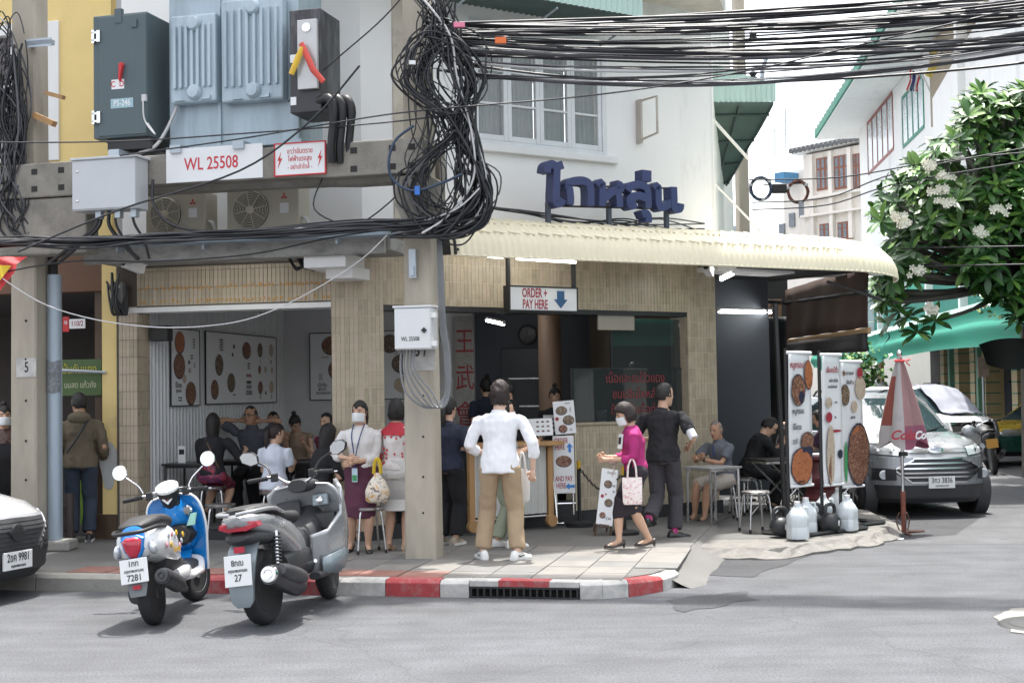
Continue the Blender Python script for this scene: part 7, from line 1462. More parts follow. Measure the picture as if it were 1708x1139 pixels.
b=MB(); b.loft([[V((x*s_,y,.655+z*s_)) for x,z in ((-.078,.05),(-.04,.075),(.04,.075),(.078,.05),(.06,-.03),(.025,-.085),(-.025,-.085),(-.06,-.03))] for y,s_ in ((-.86,1.06),(-.905,1),(-.925,.75),(-.93,.2))]); b.build('tail_light',m_redl,t,smooth=50)
b=MB(); b.loft([[V((x*s_,y,.655+z*s_)) for x,z in ((-.078,.05),(-.04,.075),(.04,.075),(.078,.05),(.06,-.03),(.025,-.085),(-.025,-.085),(-.06,-.03))] for y,s_ in ((-.84,1.3),(-.885,1.2),(-.895,1.08))]); b.build('tail_light_bezel',m_sblue,t,smooth=50)
for sx in (-1,1): b=MB(); b.ell((sx*.14,-.83,.63),(.035,.05,.06),12,8,Matrix.Rotation(R(sx*-14),3,'Y')); b.build('turn_signal',m_lens,t,smooth=180)
b=MB(); b.loft([[V((-w_,y,z)),V((w_,y,z)),V((w_,y+.02,z+.01)),V((-w_,y+.02,z+.01))] for y,z,w_ in ((-.78,.58,.1),(-.86,.52,.09),(-.9,.42,.08),(-.92,.33,.075),(-.93,.27,.06))]); b.build('rear_fender',K('fender_grey',(.16,.17,.18),.5),t)
b=MB(); b.bb(-.03,.03,-.94,-.92,.33,.36); b.build('reflector',m_redl,t)
mplate(t,T(-.0,-.945,.475,rx=-10),'1กท','7281','')
shell(t,'muffler',[(-.9,.36,.02,.02,20),(-.895,.36,.055,.06,20),(-.6,.31,.065,.075,20),(-.35,.27,.05,.05,20),(-.3,.26,.02,.02,20)],m_plast) if False else None
def tubepart(name,pts,r,m,n=12,par=None,sm=60):
    b=MB(); b.tube(spline(pts,4),r,n); return b.build(name,m,par or t,smooth=sm)
mu=tubepart('muffler',[(.15,-.2,.2),(.17,-.4,.26),(.19,-.65,.33),(.2,-.9,.4)],[.03]*3+[.05]*2+[.07]*7+[.062],m_plast,14); b=MB(); b.M=T(.2,-.905,.402,rx=80); b.lathe([(.055,0),(.05,.012),(.02,.014)],16); b.M=T(.2,-.92,.405,rx=80); b.lathe([(.025,-.01),(.025,.012),(.018,.0)],12); b.build('muffler_end',m_dgry,mu)
b=MB(); b.loft([rE(y,z,w_,h,xo=-.1) for y,z,w_,h in ((-.72,.27,.05,.07),(-.6,.27,.06,.1),(-.2,.3,.07,.11),(.0,.32,.1,.09))]); b.build('engine_case',m_plast,t,smooth=50)
b=MB(); b.tube([(-.1,-.62,.3),(-.11,-.5,.62)],.03,8); b.build('shock',m_dgry,t)
shell(t,'under_body',[(-.5,.5,.13,.1),(-.2,.45,.14,.14),(.1,.32,.13,.1),(.4,.33,.14,.08)],m_plast)
shell(t,'floorboard',[(-.1,.3,.16,.05),(.05,.28,.19,.04),(.35,.29,.19,.05),(.45,.35,.17,.08)],m_swhite)
def legshield(name,m,x0,zb,zt,yb,yt,cur,rim,exs=3.2,bottom=.75,th=.02,par=None):
    n=16; b=MB(); pts=[]
    def S(u,v):
        x=lerp(-1,1,u); z=lerp(zb,zt,v); wv=x0*(bottom+(1-bottom)*min(1,v*1.8))*(1-max(0,(v-.6)/.4)**exs)**(1/exs) if v<1 else 0.02
        return V((x*wv,lerp(yb,yt,v)+cur*(abs(x)*wv/x0)**2+.03*sin(v*PI),z))
    b.grid(S,16,18); o=b.build(name,m,par or t,smooth=180,solid=th)
    if rim:
        b=MB(); b.tube([S(0,k/24) for k in range(24)]+[S(u/8,1) for u in range(9)]+[S(1,1-k/24) for k in range(1,25)],.011,6); b.build('shield_rim',rim,o,smooth=60)
    return o,S
o,S=legshield('leg_shield',m_sblue,.25,.28,.98,.50,.36,-.07,m_swhite)
shell(t,'front_cowl',[(.36,.72,.16,.2),(.45,.7,.17,.24),(.58,.68,.11,.2),(.64,.68,.05,.12)],m_sblue)
shell(t,'column_cover',[(.25,.84,.05,.06),(.33,.82,.1,.14),(.42,.8,.12,.16)],m_sblue)
b=MB(); b.loft([[V((.12*cos(a)*s_+.02,y,.62+.09*sin(a)*s_)) for a in [PI*2*j/14 for j in range(14)]] for y,s_ in ((.42,1.15),(.3,1.1),(.27,.9))]); gl=b.build('glove_box',m_black,t,smooth=40); b=MB(); b.M=T(.07,.265,.62,rx=90); b.lathe([(.03,0),(.03,.01),(.015,.012)],14); b.build('box_lock',m_dgry,gl)
b=MB(); b.M=T(.12,.345,.82,rx=90); b.lathe([(.045,0),(.045,.02),(.03,.03)],16); b.build('ignition',m_chrome,t)
b=MB(); b.loft([[V((.16+x,.27,.69+z)) for x,z in ((-.05,0),(.02,0),(.05,.1),(.0,.1))],[V((.16+x,.3,.69+z)) for x,z in ((-.05,0),(.02,0),(.05,.1),(.0,.1))]]); o=b.build('mint_card',K('card_mint',(.35,.65,.55),.6),t)
b=MB(); b.tube([(0,.4,.85),(0,.5,.6),(.0,.6,.3)],.03,8); b.build('fork',m_dgry,t)
b=MB()
b.loft([[V((.075*cos(a)*s_,.62+r_*sin(q),.25+r_*cos(q))) for s_,r_ in ((1,.27),(1,.29))  for a in ([PI*j/6 for j in range(7)] if r_==.27 else [PI-PI*j/6 for j in range(7)])] for q in [R(d) for d in range(-60,75,15)] for s_ in (1,)],caps=False); b.build('front_fender',m_sblue,t,smooth=60)
def bars(t,zc,yc,xh,zh,yh,mh,steer=0,conemat=None):
    for sx in (-1,1):
        b=MB(); b.tube(spline([(0,yc,zc),(sx*.1,yc-.01,zc+.02),(sx*.2,yc-.04,zh),(sx*xh,yh,zh-.01)],4),.014,8); o=b.build('handlebar',mh,t,smooth=60)
        b=MB(); b.tube([(sx*(xh-.14),yh+.03*0+ (yc-.04-yh)*.5,zh-.004),(sx*xh,yh,zh-.01),(sx*(xh+.015),yh-.004,zh-.011)],[.02,.02,.016],10); b.build('grip',m_rub,o,smooth=60)
        b=MB(); b.bb(sx*(xh-.2)-.025,sx*(xh-.2)+.025,yh+.03,yh+.1,zh-.04,zh+.03); b.build('switch_housing',m_black,o,bev=.01)
        b=MB(); b.tube(spline([(sx*(xh-.18),yh+.1,zh),(sx*(xh-.06),yh+.09,zh-.015),(sx*(xh+.03),yh+.06,zh-.02)],3),.008,5); b.build('brake_lever',m_chrome,o,smooth=60)
bars(t,1.0,.32,.36,1.0,.16,m_chrome)
b=MB(); b.M=T(0,.27,.98,rx=28); b.lathe([(.03,-.14),(.075,-.1),(.09,0),(.098,.05),(.098,.065)],22); hd_=b.build('handle_cowl',m_black,t,smooth=40); b=MB(); b.M=T(0,.27,.98,rx=28); b.lathe([(.1,.06),(.1,.085),(.085,.095),(.01,.097)],24); b.build('speedometer',m_swhite,hd_,smooth=40); b=MB(); b.M=T(0,.195,.945,rx=-8,ry=45); b.bb(-.032,.032,-.004,.01,-.032,.032); b.build('sticker',m_print,hd_); b=MB(); b.M=T(0,.19,.945,rx=82); b.lathe([(.018,0),(.01,.004)],10); b.build('sticker_spot',K('sticker_brown',(.15,.05,.03),.5),hd_)
for sx in (-1,1):
    b=MB(); b.tube(spline([(sx*.2,.2,1.03),(sx*.24,.22,1.1),(sx*.34,.24,1.18)],4),.008,6); o=b.build('mirror_stalk',m_chrome,t,smooth=60)
    b=MB(); b.M=T(sx*.39,.24,1.235,rx=84,rz=-4); b.lathe([(.01,-.03),(.06,-.022),(.068,.0),(.064,.008)],22); mm=b.build('mirror',m_chrome,o,smooth=40); b=MB(); b.M=T(sx*.39,.24,1.235,rx=84,rz=-4); b.lathe([(.062,.004),(.062,.0095),(.01,.0095)],22); b.build('mirror_glass',K('mirror_face',(.8,.82,.84),.05,1,var=0),mm)
b=MB(); b.tube([(-.15,-.1,.25),(-.26,-.16,.0)],.014,6); b.build('side_stand',m_dgry,t)
b=MB(); b.loft([rE(y,z,w_,h,xo=.13) for y,z,w_,h in ((-.3,.34,.03,.04),(-.1,.33,.05,.06),(.05,.33,.03,.05))]); b.build('footrest',m_swhite,t,smooth=50)
# --- big silver-grey scooter
px=thing('motor_scooter','large silver grey maxi scooter with angular mirrors parked beside the blue one','scooter',M=bikeplace(G(444,1041,0)+Matrix.Rotation(R(-14),3,'Z')@V((0,.65,0)),14,7)@T(s=1.0)); t=px
wheel2(t,-.65,.29,.135,m_dgry); wheel2(t,.66,.29,.115,m_dgry,steer=10)
shell(t,'tail_shell',[(-.98,.82,.06,.03),(-.93,.81,.13,.06),(-.75,.78,.165,.09),(-.5,.72,.18,.12),(-.25,.62,.17,.15),(-.05,.5,.14,.17),(.1,.42,.11,.14)],m_pgrey,ex=2.9)
b=MB(); b.loft([[V((x*s_,y+abs(x)*.35,.77+z*s_)) for x,z in ((-.15,.035),(-.06,.045),(.06,.045),(.15,.035),(.165,.0),(.07,-.03),(-.07,-.03),(-.165,.0))] for y,s_ in ((-.92,1.04),(-.985,1.0),(-1.0,.8))]); b.build('tail_light',m_redl,t,smooth=40)
shell(t,'tail_cowl',[(-.97,.69,.07,.02),(-.9,.69,.13,.05),(-.7,.67,.16,.06),(-.5,.66,.14,.06)],m_plast)
shell(t,'seat',[(-.9,.885,.07,.015),(-.84,.89,.13,.035),(-.62,.88,.16,.045),(-.5,.85,.165,.05),(-.42,.8,.165,.05),(-.2,.78,.16,.05),(.0,.77,.1,.05),(.06,.74,.05,.03)],m_seatb)
for sx in (-1,1): tubepart('grab_rail',[(sx*.16,-.45,.83),(sx*.19,-.7,.88),(sx*.14,-.96,.88),(sx*.03,-1.0,.87)],.016,m_pgrey,8)
b=MB(); b.loft([[V((-w_,y,z)),V((w_,y,z)),V((w_*.9,y+.05,z+.01)),V((-w_*.9,y+.05,z+.01))] for y,z,w_ in ((-.78,.7,.11),(-.9,.6,.12),(-.97,.47,.115),(-1.0,.34,.1),(-1.0,.22,.085),(-.99,.18,.05))]); b.build('rear_fender',m_pgrey2,t,smooth=30)
b=MB(); b.bb(-.04,.04,-.965,-.945,.585,.63); b.build('reflector',m_redl,t)
mplate(t,T(0,-1.02,.46,rx=-8),'8กฌ','27','',.22,.23)
for sx in (-1,1):
    b=MB(); b.cyl((sx*.16,-.62,.7),(sx*.17,-.7,.36),.018); sh_=b.build('shock',m_chrome,t,smooth=60)
    b=MB(); a_=V((sx*.16,-.625,.68)); c_=V((sx*.17,-.69,.42)); b.tube([lerp(a_,c_,k/80)+V((.034*cos(k*.8),.034*sin(k*.8),0)) for k in range(81)],.0075,5); b.build('spring',m_dgry,sh_,smooth=60)
mu=tubepart('muffler',[(.12,-.15,.2),(.17,-.35,.24),(.2,-.6,.3),(.215,-.95,.4)],[.03]*3+[.06]*2+[.088]*7+[.075],K('muffler_black',(.06,.06,.065),.35,.6,var=.2),16)
b=MB(); b.M=T(.217,-.955,.402,rx=80); b.lathe([(.07,-.01),(.06,.018),(.035,.02)],18); b.M=T(.217,-.97,.405,rx=80); b.lathe([(.036,-.01),(.036,.012),(.026,.0)],14); b.build('muffler_end',m_chrome,mu,smooth=40)
tubepart('heat_shield',[(.26,-.45,.31),(.285,-.65,.355),(.29,-.9,.425)],[.05,.055,.06,.06,.06,.06,.06,.055,.04],m_dgry,10)
b=MB(); b.loft([rE(y,z,w_,h,xo=-.11) for y,z,w_,h in ((-.78,.3,.05,.08),(-.65,.3,.07,.11),(-.2,.32,.08,.12),(.0,.34,.1,.1))]); b.build('engine_case',m_plast,t,smooth=50)
b=MB(); b.loft([rE(y,z,w_,h,xo=.05) for y,z,w_,h in ((-.4,.4,.08,.1),(-.15,.42,.12,.14),(.05,.4,.12,.12))]); b.build('engine_block',m_dgry,t,smooth=40)
shell(t,'centre_tunnel',[(-.05,.5,.13,.2),(.15,.48,.14,.18),(.35,.55,.15,.2),(.48,.66,.13,.2)],m_plast)
for sx in (-1,1):
    b=MB(); P_=[[(.12,.05,.28),(.17,.0,.45),(.2,-.04,.6)],[(.2,.2,.25),(.245,.2,.45),(.25,.2,.62)],[(.24,.38,.25),(.3,.38,.5),(.31,.36,.75)],[(.2,.6,.3),(.3,.5,.6),(.33,.38,.95)],[(.1,.78,.45),(.2,.62,.75),(.26,.46,1.02)]]
    rows=[[V((sx*x,y,z)) for x,y,z in spline([V(p) for p in r_],4)] for r_ in P_]; nn=len(rows[0]); b.loft(rows,caps=False,closed=False); b.build('side_fairing',m_pgrey,t,smooth=60,solid=.03)
    b=MB(); rows=[[V((sx*x,y,z)) for x,y,z in r_] for r_ in (((.215,.06,.27),(.235,.05,.4)),((.26,.2,.26),(.275,.2,.42)),((.285,.36,.28),(.305,.36,.44)),((.25,.5,.3),(.29,.48,.42)))]; b.loft(rows,caps=False,closed=False); b.build('lower_panel',m_pgrey2,t,smooth=60,solid=.02)
    b=MB(); b.loft([rE(y,.27,.05,.03,xo=sx*.19) for y in (-.05,.15,.4)]); b.build('foot_board',m_plast,t,smooth=40)
o,S=legshield('leg_shield',m_pgrey,.33,.5,1.02,.5,.38,-.09,None,bottom=.85)
b=MB(); b.M=T(.15,.36,.86,rx=-14); b.bb(-.07,.07,-.015,.03,-.05,.05); k_=b.build('key_panel',m_pgrey2,t,bev=.012); b=MB(); b.M=T(.15,.34,.86,rx=76); b.lathe([(.03,0),(.03,.012),(.015,.02)],14); b.build('ignition',m_chrome,k_)
b=MB(); b.M=T(-.15,.37,.8,rx=-14); b.bb(-.11,.11,-.02,.03,-.13,.08); b.build('glove_box',m_plast,t,bev=.02)
b=MB(); b.M=T(.16,.37,.68,rx=-14); b.bb(-.1,.1,-.02,.03,-.08,.08); b.build('lower_pocket',m_black,t,bev=.02)
shell(t,'front_cowl',[(.46,.82,.24,.2),(.6,.75,.22,.24),(.75,.68,.14,.18),(.85,.62,.05,.08)],m_pgrey)
b=MB(); b.loft([rE(y,1.0,w_,h) for y,w_,h in ((.26,.08,.05),(.34,.12,.06),(.42,.13,.05))]); b.build('dashboard',m_plast,t,smooth=50)
bars(t,1.02,.3,.37,1.1,.14,m_chrome)
b=MB(); b.tube([(0,.5,.8),(0,.6,.5),(0,.66,.3)],.035,8); b.build('fork',m_dgry,t)
b=MB(); b.loft([[V((.085*cos(a),.66+r_*sin(q),.29+r_*cos(q))) for r_ in (.31,.33) for a in ([PI*j/6 for j in range(7)] if r_==.31 else [PI-PI*j/6 for j in range(7)])] for q in [R(d) for d in range(-60,75,15)]],caps=False); b.build('front_fender',m_pgrey,t,smooth=60)
for sx in (-1,1):
    b=MB(); b.tube(spline([(sx*.2,.2,1.12),(sx*.24,.24,1.19),(sx*.33,.27,1.24)],4),.009,6); o=b.build('mirror_stalk',m_black,t,smooth=60)
    b=MB(); pts=[(-.09,-.03),(-.07,.035),(-.02,.062),(.07,.05),(.1,.01),(.07,-.04),(-.02,-.06)]; b.M=T(sx*.40,.27,1.275,rz=-6*sx-8,ry=-12*sx); b.vprism([(x*sx,z) for x,z in pts],-.012,.012); mm=b.build('mirror',m_black,o,bev=.006); b=MB(); b.M=T(sx*.40,.27,1.275,rz=-6*sx-8,ry=-12*sx); b.vprism([(x*sx*.9,z*.88) for x,z in pts],-.0155,-.0125); b.build('mirror_glass',K('mirror_face',0),mm)
b=MB(); b.M=T(.185,-.55,.735)@Matrix.Rotation(PI/2,4,'Z')@T(rx=-10); b.mesh(txt('PCX',.035,1.2,.012)); b.build('lettering',m_chrome,t)
b=MB(); b.tube([(-.15,-.15,.25),(-.28,-.2,.0)],.015,6); b.build('side_stand',m_dgry,t)
b=MB(); b.tube([(.2,-.2,.38),(.28,-.25,.4),(.31,-.28,.41)],.016,6); b.build('foot_peg',m_chrome,t)
# --- black motorcycle parked beside the SUV
mq=V((9.5,27.0,0)); t=thing('motorcycle','black motorcycle with an orange plate parked beyond the silver SUV','motorcycle',M=bikeplace(mq,12,6))
wheel2(t,-.65,.3,.11,m_dgry); wheel2(t,.65,.3,.1,m_dgry)
shell(t,'fuel_tank',[(-.1,.8,.08,.06),(.05,.84,.14,.1),(.3,.86,.13,.1),(.42,.84,.06,.05)],m_black); shell(t,'seat',[(-.75,.86,.06,.02),(-.6,.84,.12,.05),(-.3,.8,.13,.05),(-.08,.79,.1,.05)],m_seatb)
shell(t,'tail_shell',[(-.85,.8,.04,.03),(-.7,.77,.1,.06),(-.4,.7,.12,.08)],m_black); shell(t,'engine',[(-.25,.42,.1,.12),(.0,.42,.17,.18),(.25,.45,.13,.15)],m_dgry)
b=MB(); b.tube([(0,.36,.95),(0,.52,.6),(0,.65,.3)],.03,8); b.tube([(0,-.2,.5),(0,-.65,.3)],.03,6); b.build('frame',m_black,t)
bars(t,.98,.35,.36,1.02,.2,m_chrome); b=MB(); b.ell((0,.48,.88),(.1,.09,.1)); b.build('headlight',m_lens,t,smooth=180)
b=MB(); b.M=T(0,-.9,.62,rx=-12); b.bb(-.11,.11,0,.008,-.09,.09); b.build('licence_plate',K('plate_orange',(.65,.33,.06),.5),t)
tubepart('muffler',[(.14,-.1,.3),(.18,-.4,.32),(.2,-.85,.45)],[.03]*3+[.05]*5+[.04],m_dgry)
# ================================================================ ACROSS AND DOWN THE SIDE STREET
m_gwall=K('green_wall',(.05,.36,.24),.7,var=.08,dirt=.1); m_gdark=K('green_dark',(.015,.2,.15),.7,var=.1); m_gtrim=K('green_trim',(.015,.22,.14),.6); m_wh=K('white_facade',(.82,.82,.81),.8,var=.05,dirt=.15,dc=(.4,.4,.4),ds=.6,stretch=4); m_crm=K('cream_facade',(.78,.73,.67),.8,var=.05,dirt=.15,dc=(.42,.38,.34),ds=.6,stretch=4)
m_roofg=K('grey_roof_sheet',(.16,.165,.17),.8,var=.25); m_wing=K('window_pale',(.45,.5,.53),.25,var=.2,vs=2); m_teal=K('teal_shutter',(.03,.22,.2),.6,var=.2)
a0=P(1640,600,38); a1=P(1440,600,60); ang=math.degrees(math.atan2(a0.y-a1.y,a0.x-a1.x)); BF=Frame((a1.x,a1.y),ang)   # facade line, u from far to near, n towards the street
def bpart(b,name,m,t,M=None,bev=0,**k): return b.build(name,m,t,bev=bev,M=W(t),**k)
u2=lambda px,w_=0: BF.at(px,500,w_)[0]
LN=(a0-a1).length
if (BF.n.dot(V((-1,-1,0))))<0: raise RuntimeError('facade side')
wb=thing('white_building','white three storey building with green trimmed roof and slanting stair wall','building',loc=BF(LN/2)[:])
ue=u2(1440); un=LN+26
def FBX(b,u0,u1,w0,w1,z0,z1):
    b.M=BF.M(); FB(b,u0,u1,w0,w1,z0,z1); b.M=None
b=MB(); FBX(b,ue,un,-8,0,7.2,13.0); bpart(b,'wall',m_wh,wb)
b=MB(); FBX(b,ue+.2,un,-8,-.05,3.6,7.2); bpart(b,'wall',m_gwall,wb)
# eave and roof
b=MB(); b.M=BF.M(); za=BF.at(1440,235,0)[1]
b.loft([[(u,-1.7,13.2),(u,-1.7,13.45),(u,4,15.6),(u,4,15.2),(u,0.1,13.15)] for u in (ue-1.4,un)]); bpart(b,'roof',m_roofg,wb)
b=MB(); b.M=BF.M(); FB(b,ue-1.4,un,-.2,1.7,13.02,13.2); bpart(b,'eave_soffit',m_wh,wb)
b=MB(); b.M=BF.M(); FB(b,ue-1.45,un,1.7,1.78,13.1,13.42); bpart(b,'fascia',m_gtrim,wb)
b=MB(); b.M=BF.M()
for k in range(60): u=lerp(ue-1.4,un,k/60); b.tube([(u,-1.75,13.47),(u,.2,14.1)],.08,4)
bpart(b,'roof_rib',m_roofg,wb); 
def bwin(px0,px1,py0,py1,npan,mf,mp):
    (a,z1),(c,z0)=BF.at(px0,py0,0),BF.at(px1,py1,0); 
    if a>c: a,c=c,a
    b=MB(); FBX(b,a,c,-.1,.03,z1,z1+.12); FBX(b,a,c,-.1,.03,z0-.12,z0)
    for k in range(npan+1): u=lerp(a,c,k/npan); FBX(b,u-.05,u+.05,-.1,.03,z0,z1)
    f=bpart(b,'window',mf,wb)
    for k in range(npan):
        b=MB(); FBX(b,lerp(a,c,k/npan)+.06,lerp(a,c,(k+1)/npan)-.06,-.03,.012,z0,z1); b.build('pane',mp,f)
bwin(1505,1542,168,208,4,m_gtrim,m_wing); bwin(1447,1491,210,245,5,K('window_brownred',(.3,.1,.08),.6),m_wing)
b=MB(); b.M=BF.M(); (s0,z0_),(s1,z1_)=BF.at(1555,165,.4),BF.at(1700,60,.4); b.vprism([(s0,z0_),(s1+9,z1_+3.2),(s1+9,7.2),(s0,7.2)],-.4,-.25); bpart(b,'stair_wall',m_wh,wb)
b=MB(); FBX(b,BF.at(1553,100,0)[0],un,.02,.06,10.2,12.9); bpart(b,'balcony_recess',K('recess_beige',(.32,.27,.2),.9,var=.2),wb)
b=MB(); FBX(b,BF.at(1600,100,.5)[0]-.15,BF.at(1600,100,.5)[0]+.15,.3,.6,7.2,13); bpart(b,'column',m_wh,wb)
b=MB(); FBX(b,BF.at(1558,140,.1)[0],BF.at(1575,140,.1)[0],.07,.12,9.6,10.9); bpart(b,'shutter',m_teal,wb)
b=MB(); FBX(b,BF.at(1635,150,.45)[0],BF.at(1648,150,.45)[0],.42,.5,8.1,9.0); bpart(b,'shutter',m_teal,wb)
for k in range(9):
    u=lerp(ue+.3,un-8,k/8); b=MB(); FBX(b,u-.12,u+.12,-.02,.25,3.4,7.2); bpart(b,'pilaster',m_wh,wb)
for k in range(8):
    ua,ub=lerp(ue+.3,un-8,k/8)+.3,lerp(ue+.3,un-8,(k+1)/8)-.3; b=MB(); FBX(b,ua,ub,-.02,.06,3.4,5.1); bpart(b,'dado_panel',m_gdark,wb)
b=MB(); FBX(b,ue-.4,ue+3.2,-.02,.5,3.0,7.6); bpart(b,'lattice_block',K('pale_blue_white',(.6,.63,.68),.8),wb)
for k in range(3): b=MB(); FBX(b,ue-.2+k*1.1,ue+.6+k*1.1,.5,.53,4.0,7.0); bpart(b,'recess_panel',K('recess_blue',(.4,.43,.48),.9),wb)
# shop awning in mint sheet, green cloth hung under it, tiled piers and dark shops
sa=thing('green_shop_awning','long mint corrugated awning with green cloth curtains over the dark shops','awning',loc=BF(LN/2,1.5,3)[:])
b=MB(); b.M=BF.M(); n_=170; b.grid(lambda s,q:(lerp(ue-1,un,s),lerp(0,-2.2,q**1.2),3.95-.55*q*q+.035*cos(s*n_*PI*2)),n_*4,5); bpart(b,'awning_sheet',m_mint,sa,smooth=60)
m_gcl=K('green_cloth',(.02,.27,.18),.8,var=.12,vs=2,stretch=.2)
uu=ue-1
for k,u1_ in enumerate([ue+4,ue+11,ue+19,un]):
    b=MB(); b.M=BF.M(); b.grid(lambda s,q:(lerp(uu+.06,u1_-.06,s),-2.2+.08*sin(q*9)+.05*noise.noise(V((s*9,q*3,k))),lerp(3.4,2.55+.08*sin(s*7),q)),30,10); bpart(b,'curtain',m_gcl,sa,smooth=180); uu=u1_
gs=thing('dark_shops','row of dark open shops with yellow tiled piers under the green awning','building',loc=BF(LN/2,0,0)[:])
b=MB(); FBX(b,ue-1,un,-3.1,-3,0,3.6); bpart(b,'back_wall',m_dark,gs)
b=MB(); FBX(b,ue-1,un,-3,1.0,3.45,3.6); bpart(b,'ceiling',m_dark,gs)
for px in (1572,1596,1622,1640,1692):
    u=BF.at(px,640,0)[0]; b=MB(); FBX(b,u-.28,u+.28,-.5,0,0,3.5); pr2=bpart(b,'pier',K('yellow_tile',(.45,.36,.2),.6,var=.2,vs=2),gs)
    b=MB(); [FBX(b,u-.285,u+.285,-.4,.006,z,z+.03) for z in [.3*k for k in range(1,11)]]; b.build('pier_joint',m_gdark,pr2)
for px in (1584,1631): u=BF.at(px,640,.1)[0]; b=MB(); FBX(b,u-.12,u+.12,-.1,.12,0,3.5); bpart(b,'green_post',K('post_green',(.12,.28,.2),.6),gs)
b=MB(); u=BF.at(1605,600,.1)[0]; FBX(b,u-1.6,u+1.6,-.1,.05,2.9,3.45); bpart(b,'beam',K('post_green',0),gs)
b=MB(); u=BF.at(1467,615,.1)[0]; FBX(b,u-.5,u+.5,.0,.1,1.8,3.0); bpart(b,'tan_panel',K('panel_tan',(.45,.25,.14),.6,var=.4,vs=2),gs)  # mottled tan panel on the shop row
for k,(px,py,w_,h_,c) in enumerate([(1655,700,1.0,1.3,(.1,.08,.07)),(1668,690,.5,.8,(.2,.06,.07)),(1530,650,.8,1.6,(.12,.13,.14)),(1545,640,.6,1.8,(.07,.07,.08)),(1680,660,.8,1.8,(.04,.05,.07)),(1450,690,1.4,1.2,(.09,.1,.1))]):
    u=BF.at(px,py,-.8)[0]; b=MB(); FBX(b,u-w_/2,u+w_/2,-1.4,-.8,0,h_); b.M=None; FBX(b,u-w_/2-.05,u+w_/2+.05,-1.45,-.75,h_,h_+.05); o=bpart(b,'shop_counter',K('goods%d'%k,c,.7,var=.5,vs=3),gs,bev=.02)
# --- cream house closing the street
cq0=P(1292,400,75); cq1=P(1445,400,70); CF=Frame((cq0.x,cq0.y),math.degrees(math.atan2(cq1.y-cq0.y,cq1.x-cq0.x)))
ch=thing('cream_house','cream coloured house with reddish brown casement windows at the end of the side street','building',loc=CF(3,0,0)[:])
def cz(py,w_=0,px=1400): return CF.at(px,py,w_)[1]
def cu(px,w_=0): return CF.at(px,300,w_)[0]
def CB(b,u0,u1,w0,w1,z0,z1): b.M=CF.M(); FB(b,u0,u1,w0,w1,z0,z1); b.M=None
b=MB(); CB(b,cu(1340),cu(1445)+6,-10,0,0,cz(248)); bpart(b,'wall',m_crm,ch)
b=MB(); CB(b,cu(1290),cu(1340),-10,-.8,0,cz(266)); bpart(b,'wall',m_crm,ch)
b=MB(); b.M=CF.M(); 
for k in range(26): u=lerp(cu(1330),cu(1445)+3,k/25); b.tube([(u,-.5,cz(240)),(u,5,cz(240)+1.2)],.17,5)
bpart(b,'roof_tile_row',m_roofg,ch); b=MB(); b.M=CF.M(); b.vprism([(cu(1330),cz(246)),(cu(1450)+3,cz(240)),(cu(1450)+3,cz(234)),(cu(1330),cz(240))],-.4,6); bpart(b,'roof',m_wh,ch)
m_brn=K('window_brown',(.26,.1,.06),.6); m_wg=K('window_blue',(.2,.22,.25),.3,var=.2)
for px0,px1,py0,py1 in ((1363,1386,263,317),(1393,1418,259,315),(1424,1441,256,314),(1366,1391,373,400),(1396,1421,370,400)):
    b=MB(); ua,ub,za_,zb_=cu(px0),cu(px1),cz(py1,0,(px0+px1)/2),cz(py0,0,(px0+px1)/2); CB(b,ua,ub,-.1,.06,za_,zb_); f=bpart(b,'window',m_brn,ch)
    for k in range(3):
        b=MB(); CB(b,lerp(ua,ub,k/3)+.07,lerp(ua,ub,(k+1)/3)-.07,.05,.075,za_+.1,lerp(za_,zb_,.62)); b.M=None; CB(b,lerp(ua,ub,k/3)+.07,lerp(ua,ub,(k+1)/3)-.07,.05,.075,lerp(za_,zb_,.68),zb_-.08); b.build('pane',m_wg,f)
for px in (1357,1389,1421): b=MB(); CB(b,cu(px)-.12,cu(px)+.12,0,.25,cz(400),cz(250)); bpart(b,'pilaster',m_crm,ch)
for py in (322,352): b=MB(); CB(b,cu(1340),cu(1445)+4,.0,.35,cz(py+4),cz(py)); bpart(b,'ledge',m_crm,ch)
for k in range(4):
    b=MB(); px=1282+k*17; CB(b,cu(px,-.8),cu(px+9,-.8),-.85,-.7,cz(392-k*14),cz(372-k*16)); bpart(b,'side_window',m_wg,ch)
b=MB(); CB(b,cu(1300),cu(1316),-.8,.4,cz(288),cz(272)); bpart(b,'blue_awning',K('tarp_blue',(.08,.25,.45),.6),ch)
t=thing('low_building','pale distant building with an air conditioner beside the coil pole','building',loc=P(1215,400,60)[:]); b=MB(); a=P(1188,392,60); c=P(1282,470,60); b.bb(a.x,c.x,a.y,a.y+8,0,a.z); b.build('wall',m_wh,t,M=W(t)); b=MB(); a=P(1203,386,59); c=P(1226,396,59); b.bb(a.x,c.x,a.y-.3,a.y+.5,c.z,a.z+.2); b.build('air_conditioner',m_wing,t,M=W(t))
t=thing('tv_antenna','thin roof antenna mast against the sky','antenna',loc=P(1300,240,74)[:]); b=MB(); b.tube([P(1311,262,74),P(1310,182,74)],.04,4); [b.tube([P(1302,y,74),P(1322,y+1,74)],.03,4) for y in (200,216,222)]; b.tube([P(1292,262,74),P(1292,205,74)],.03,4); b.tube([P(1285,218,74),P(1300,217,74)],.03,4); b.build('mast',m_galv,t,M=W(t))
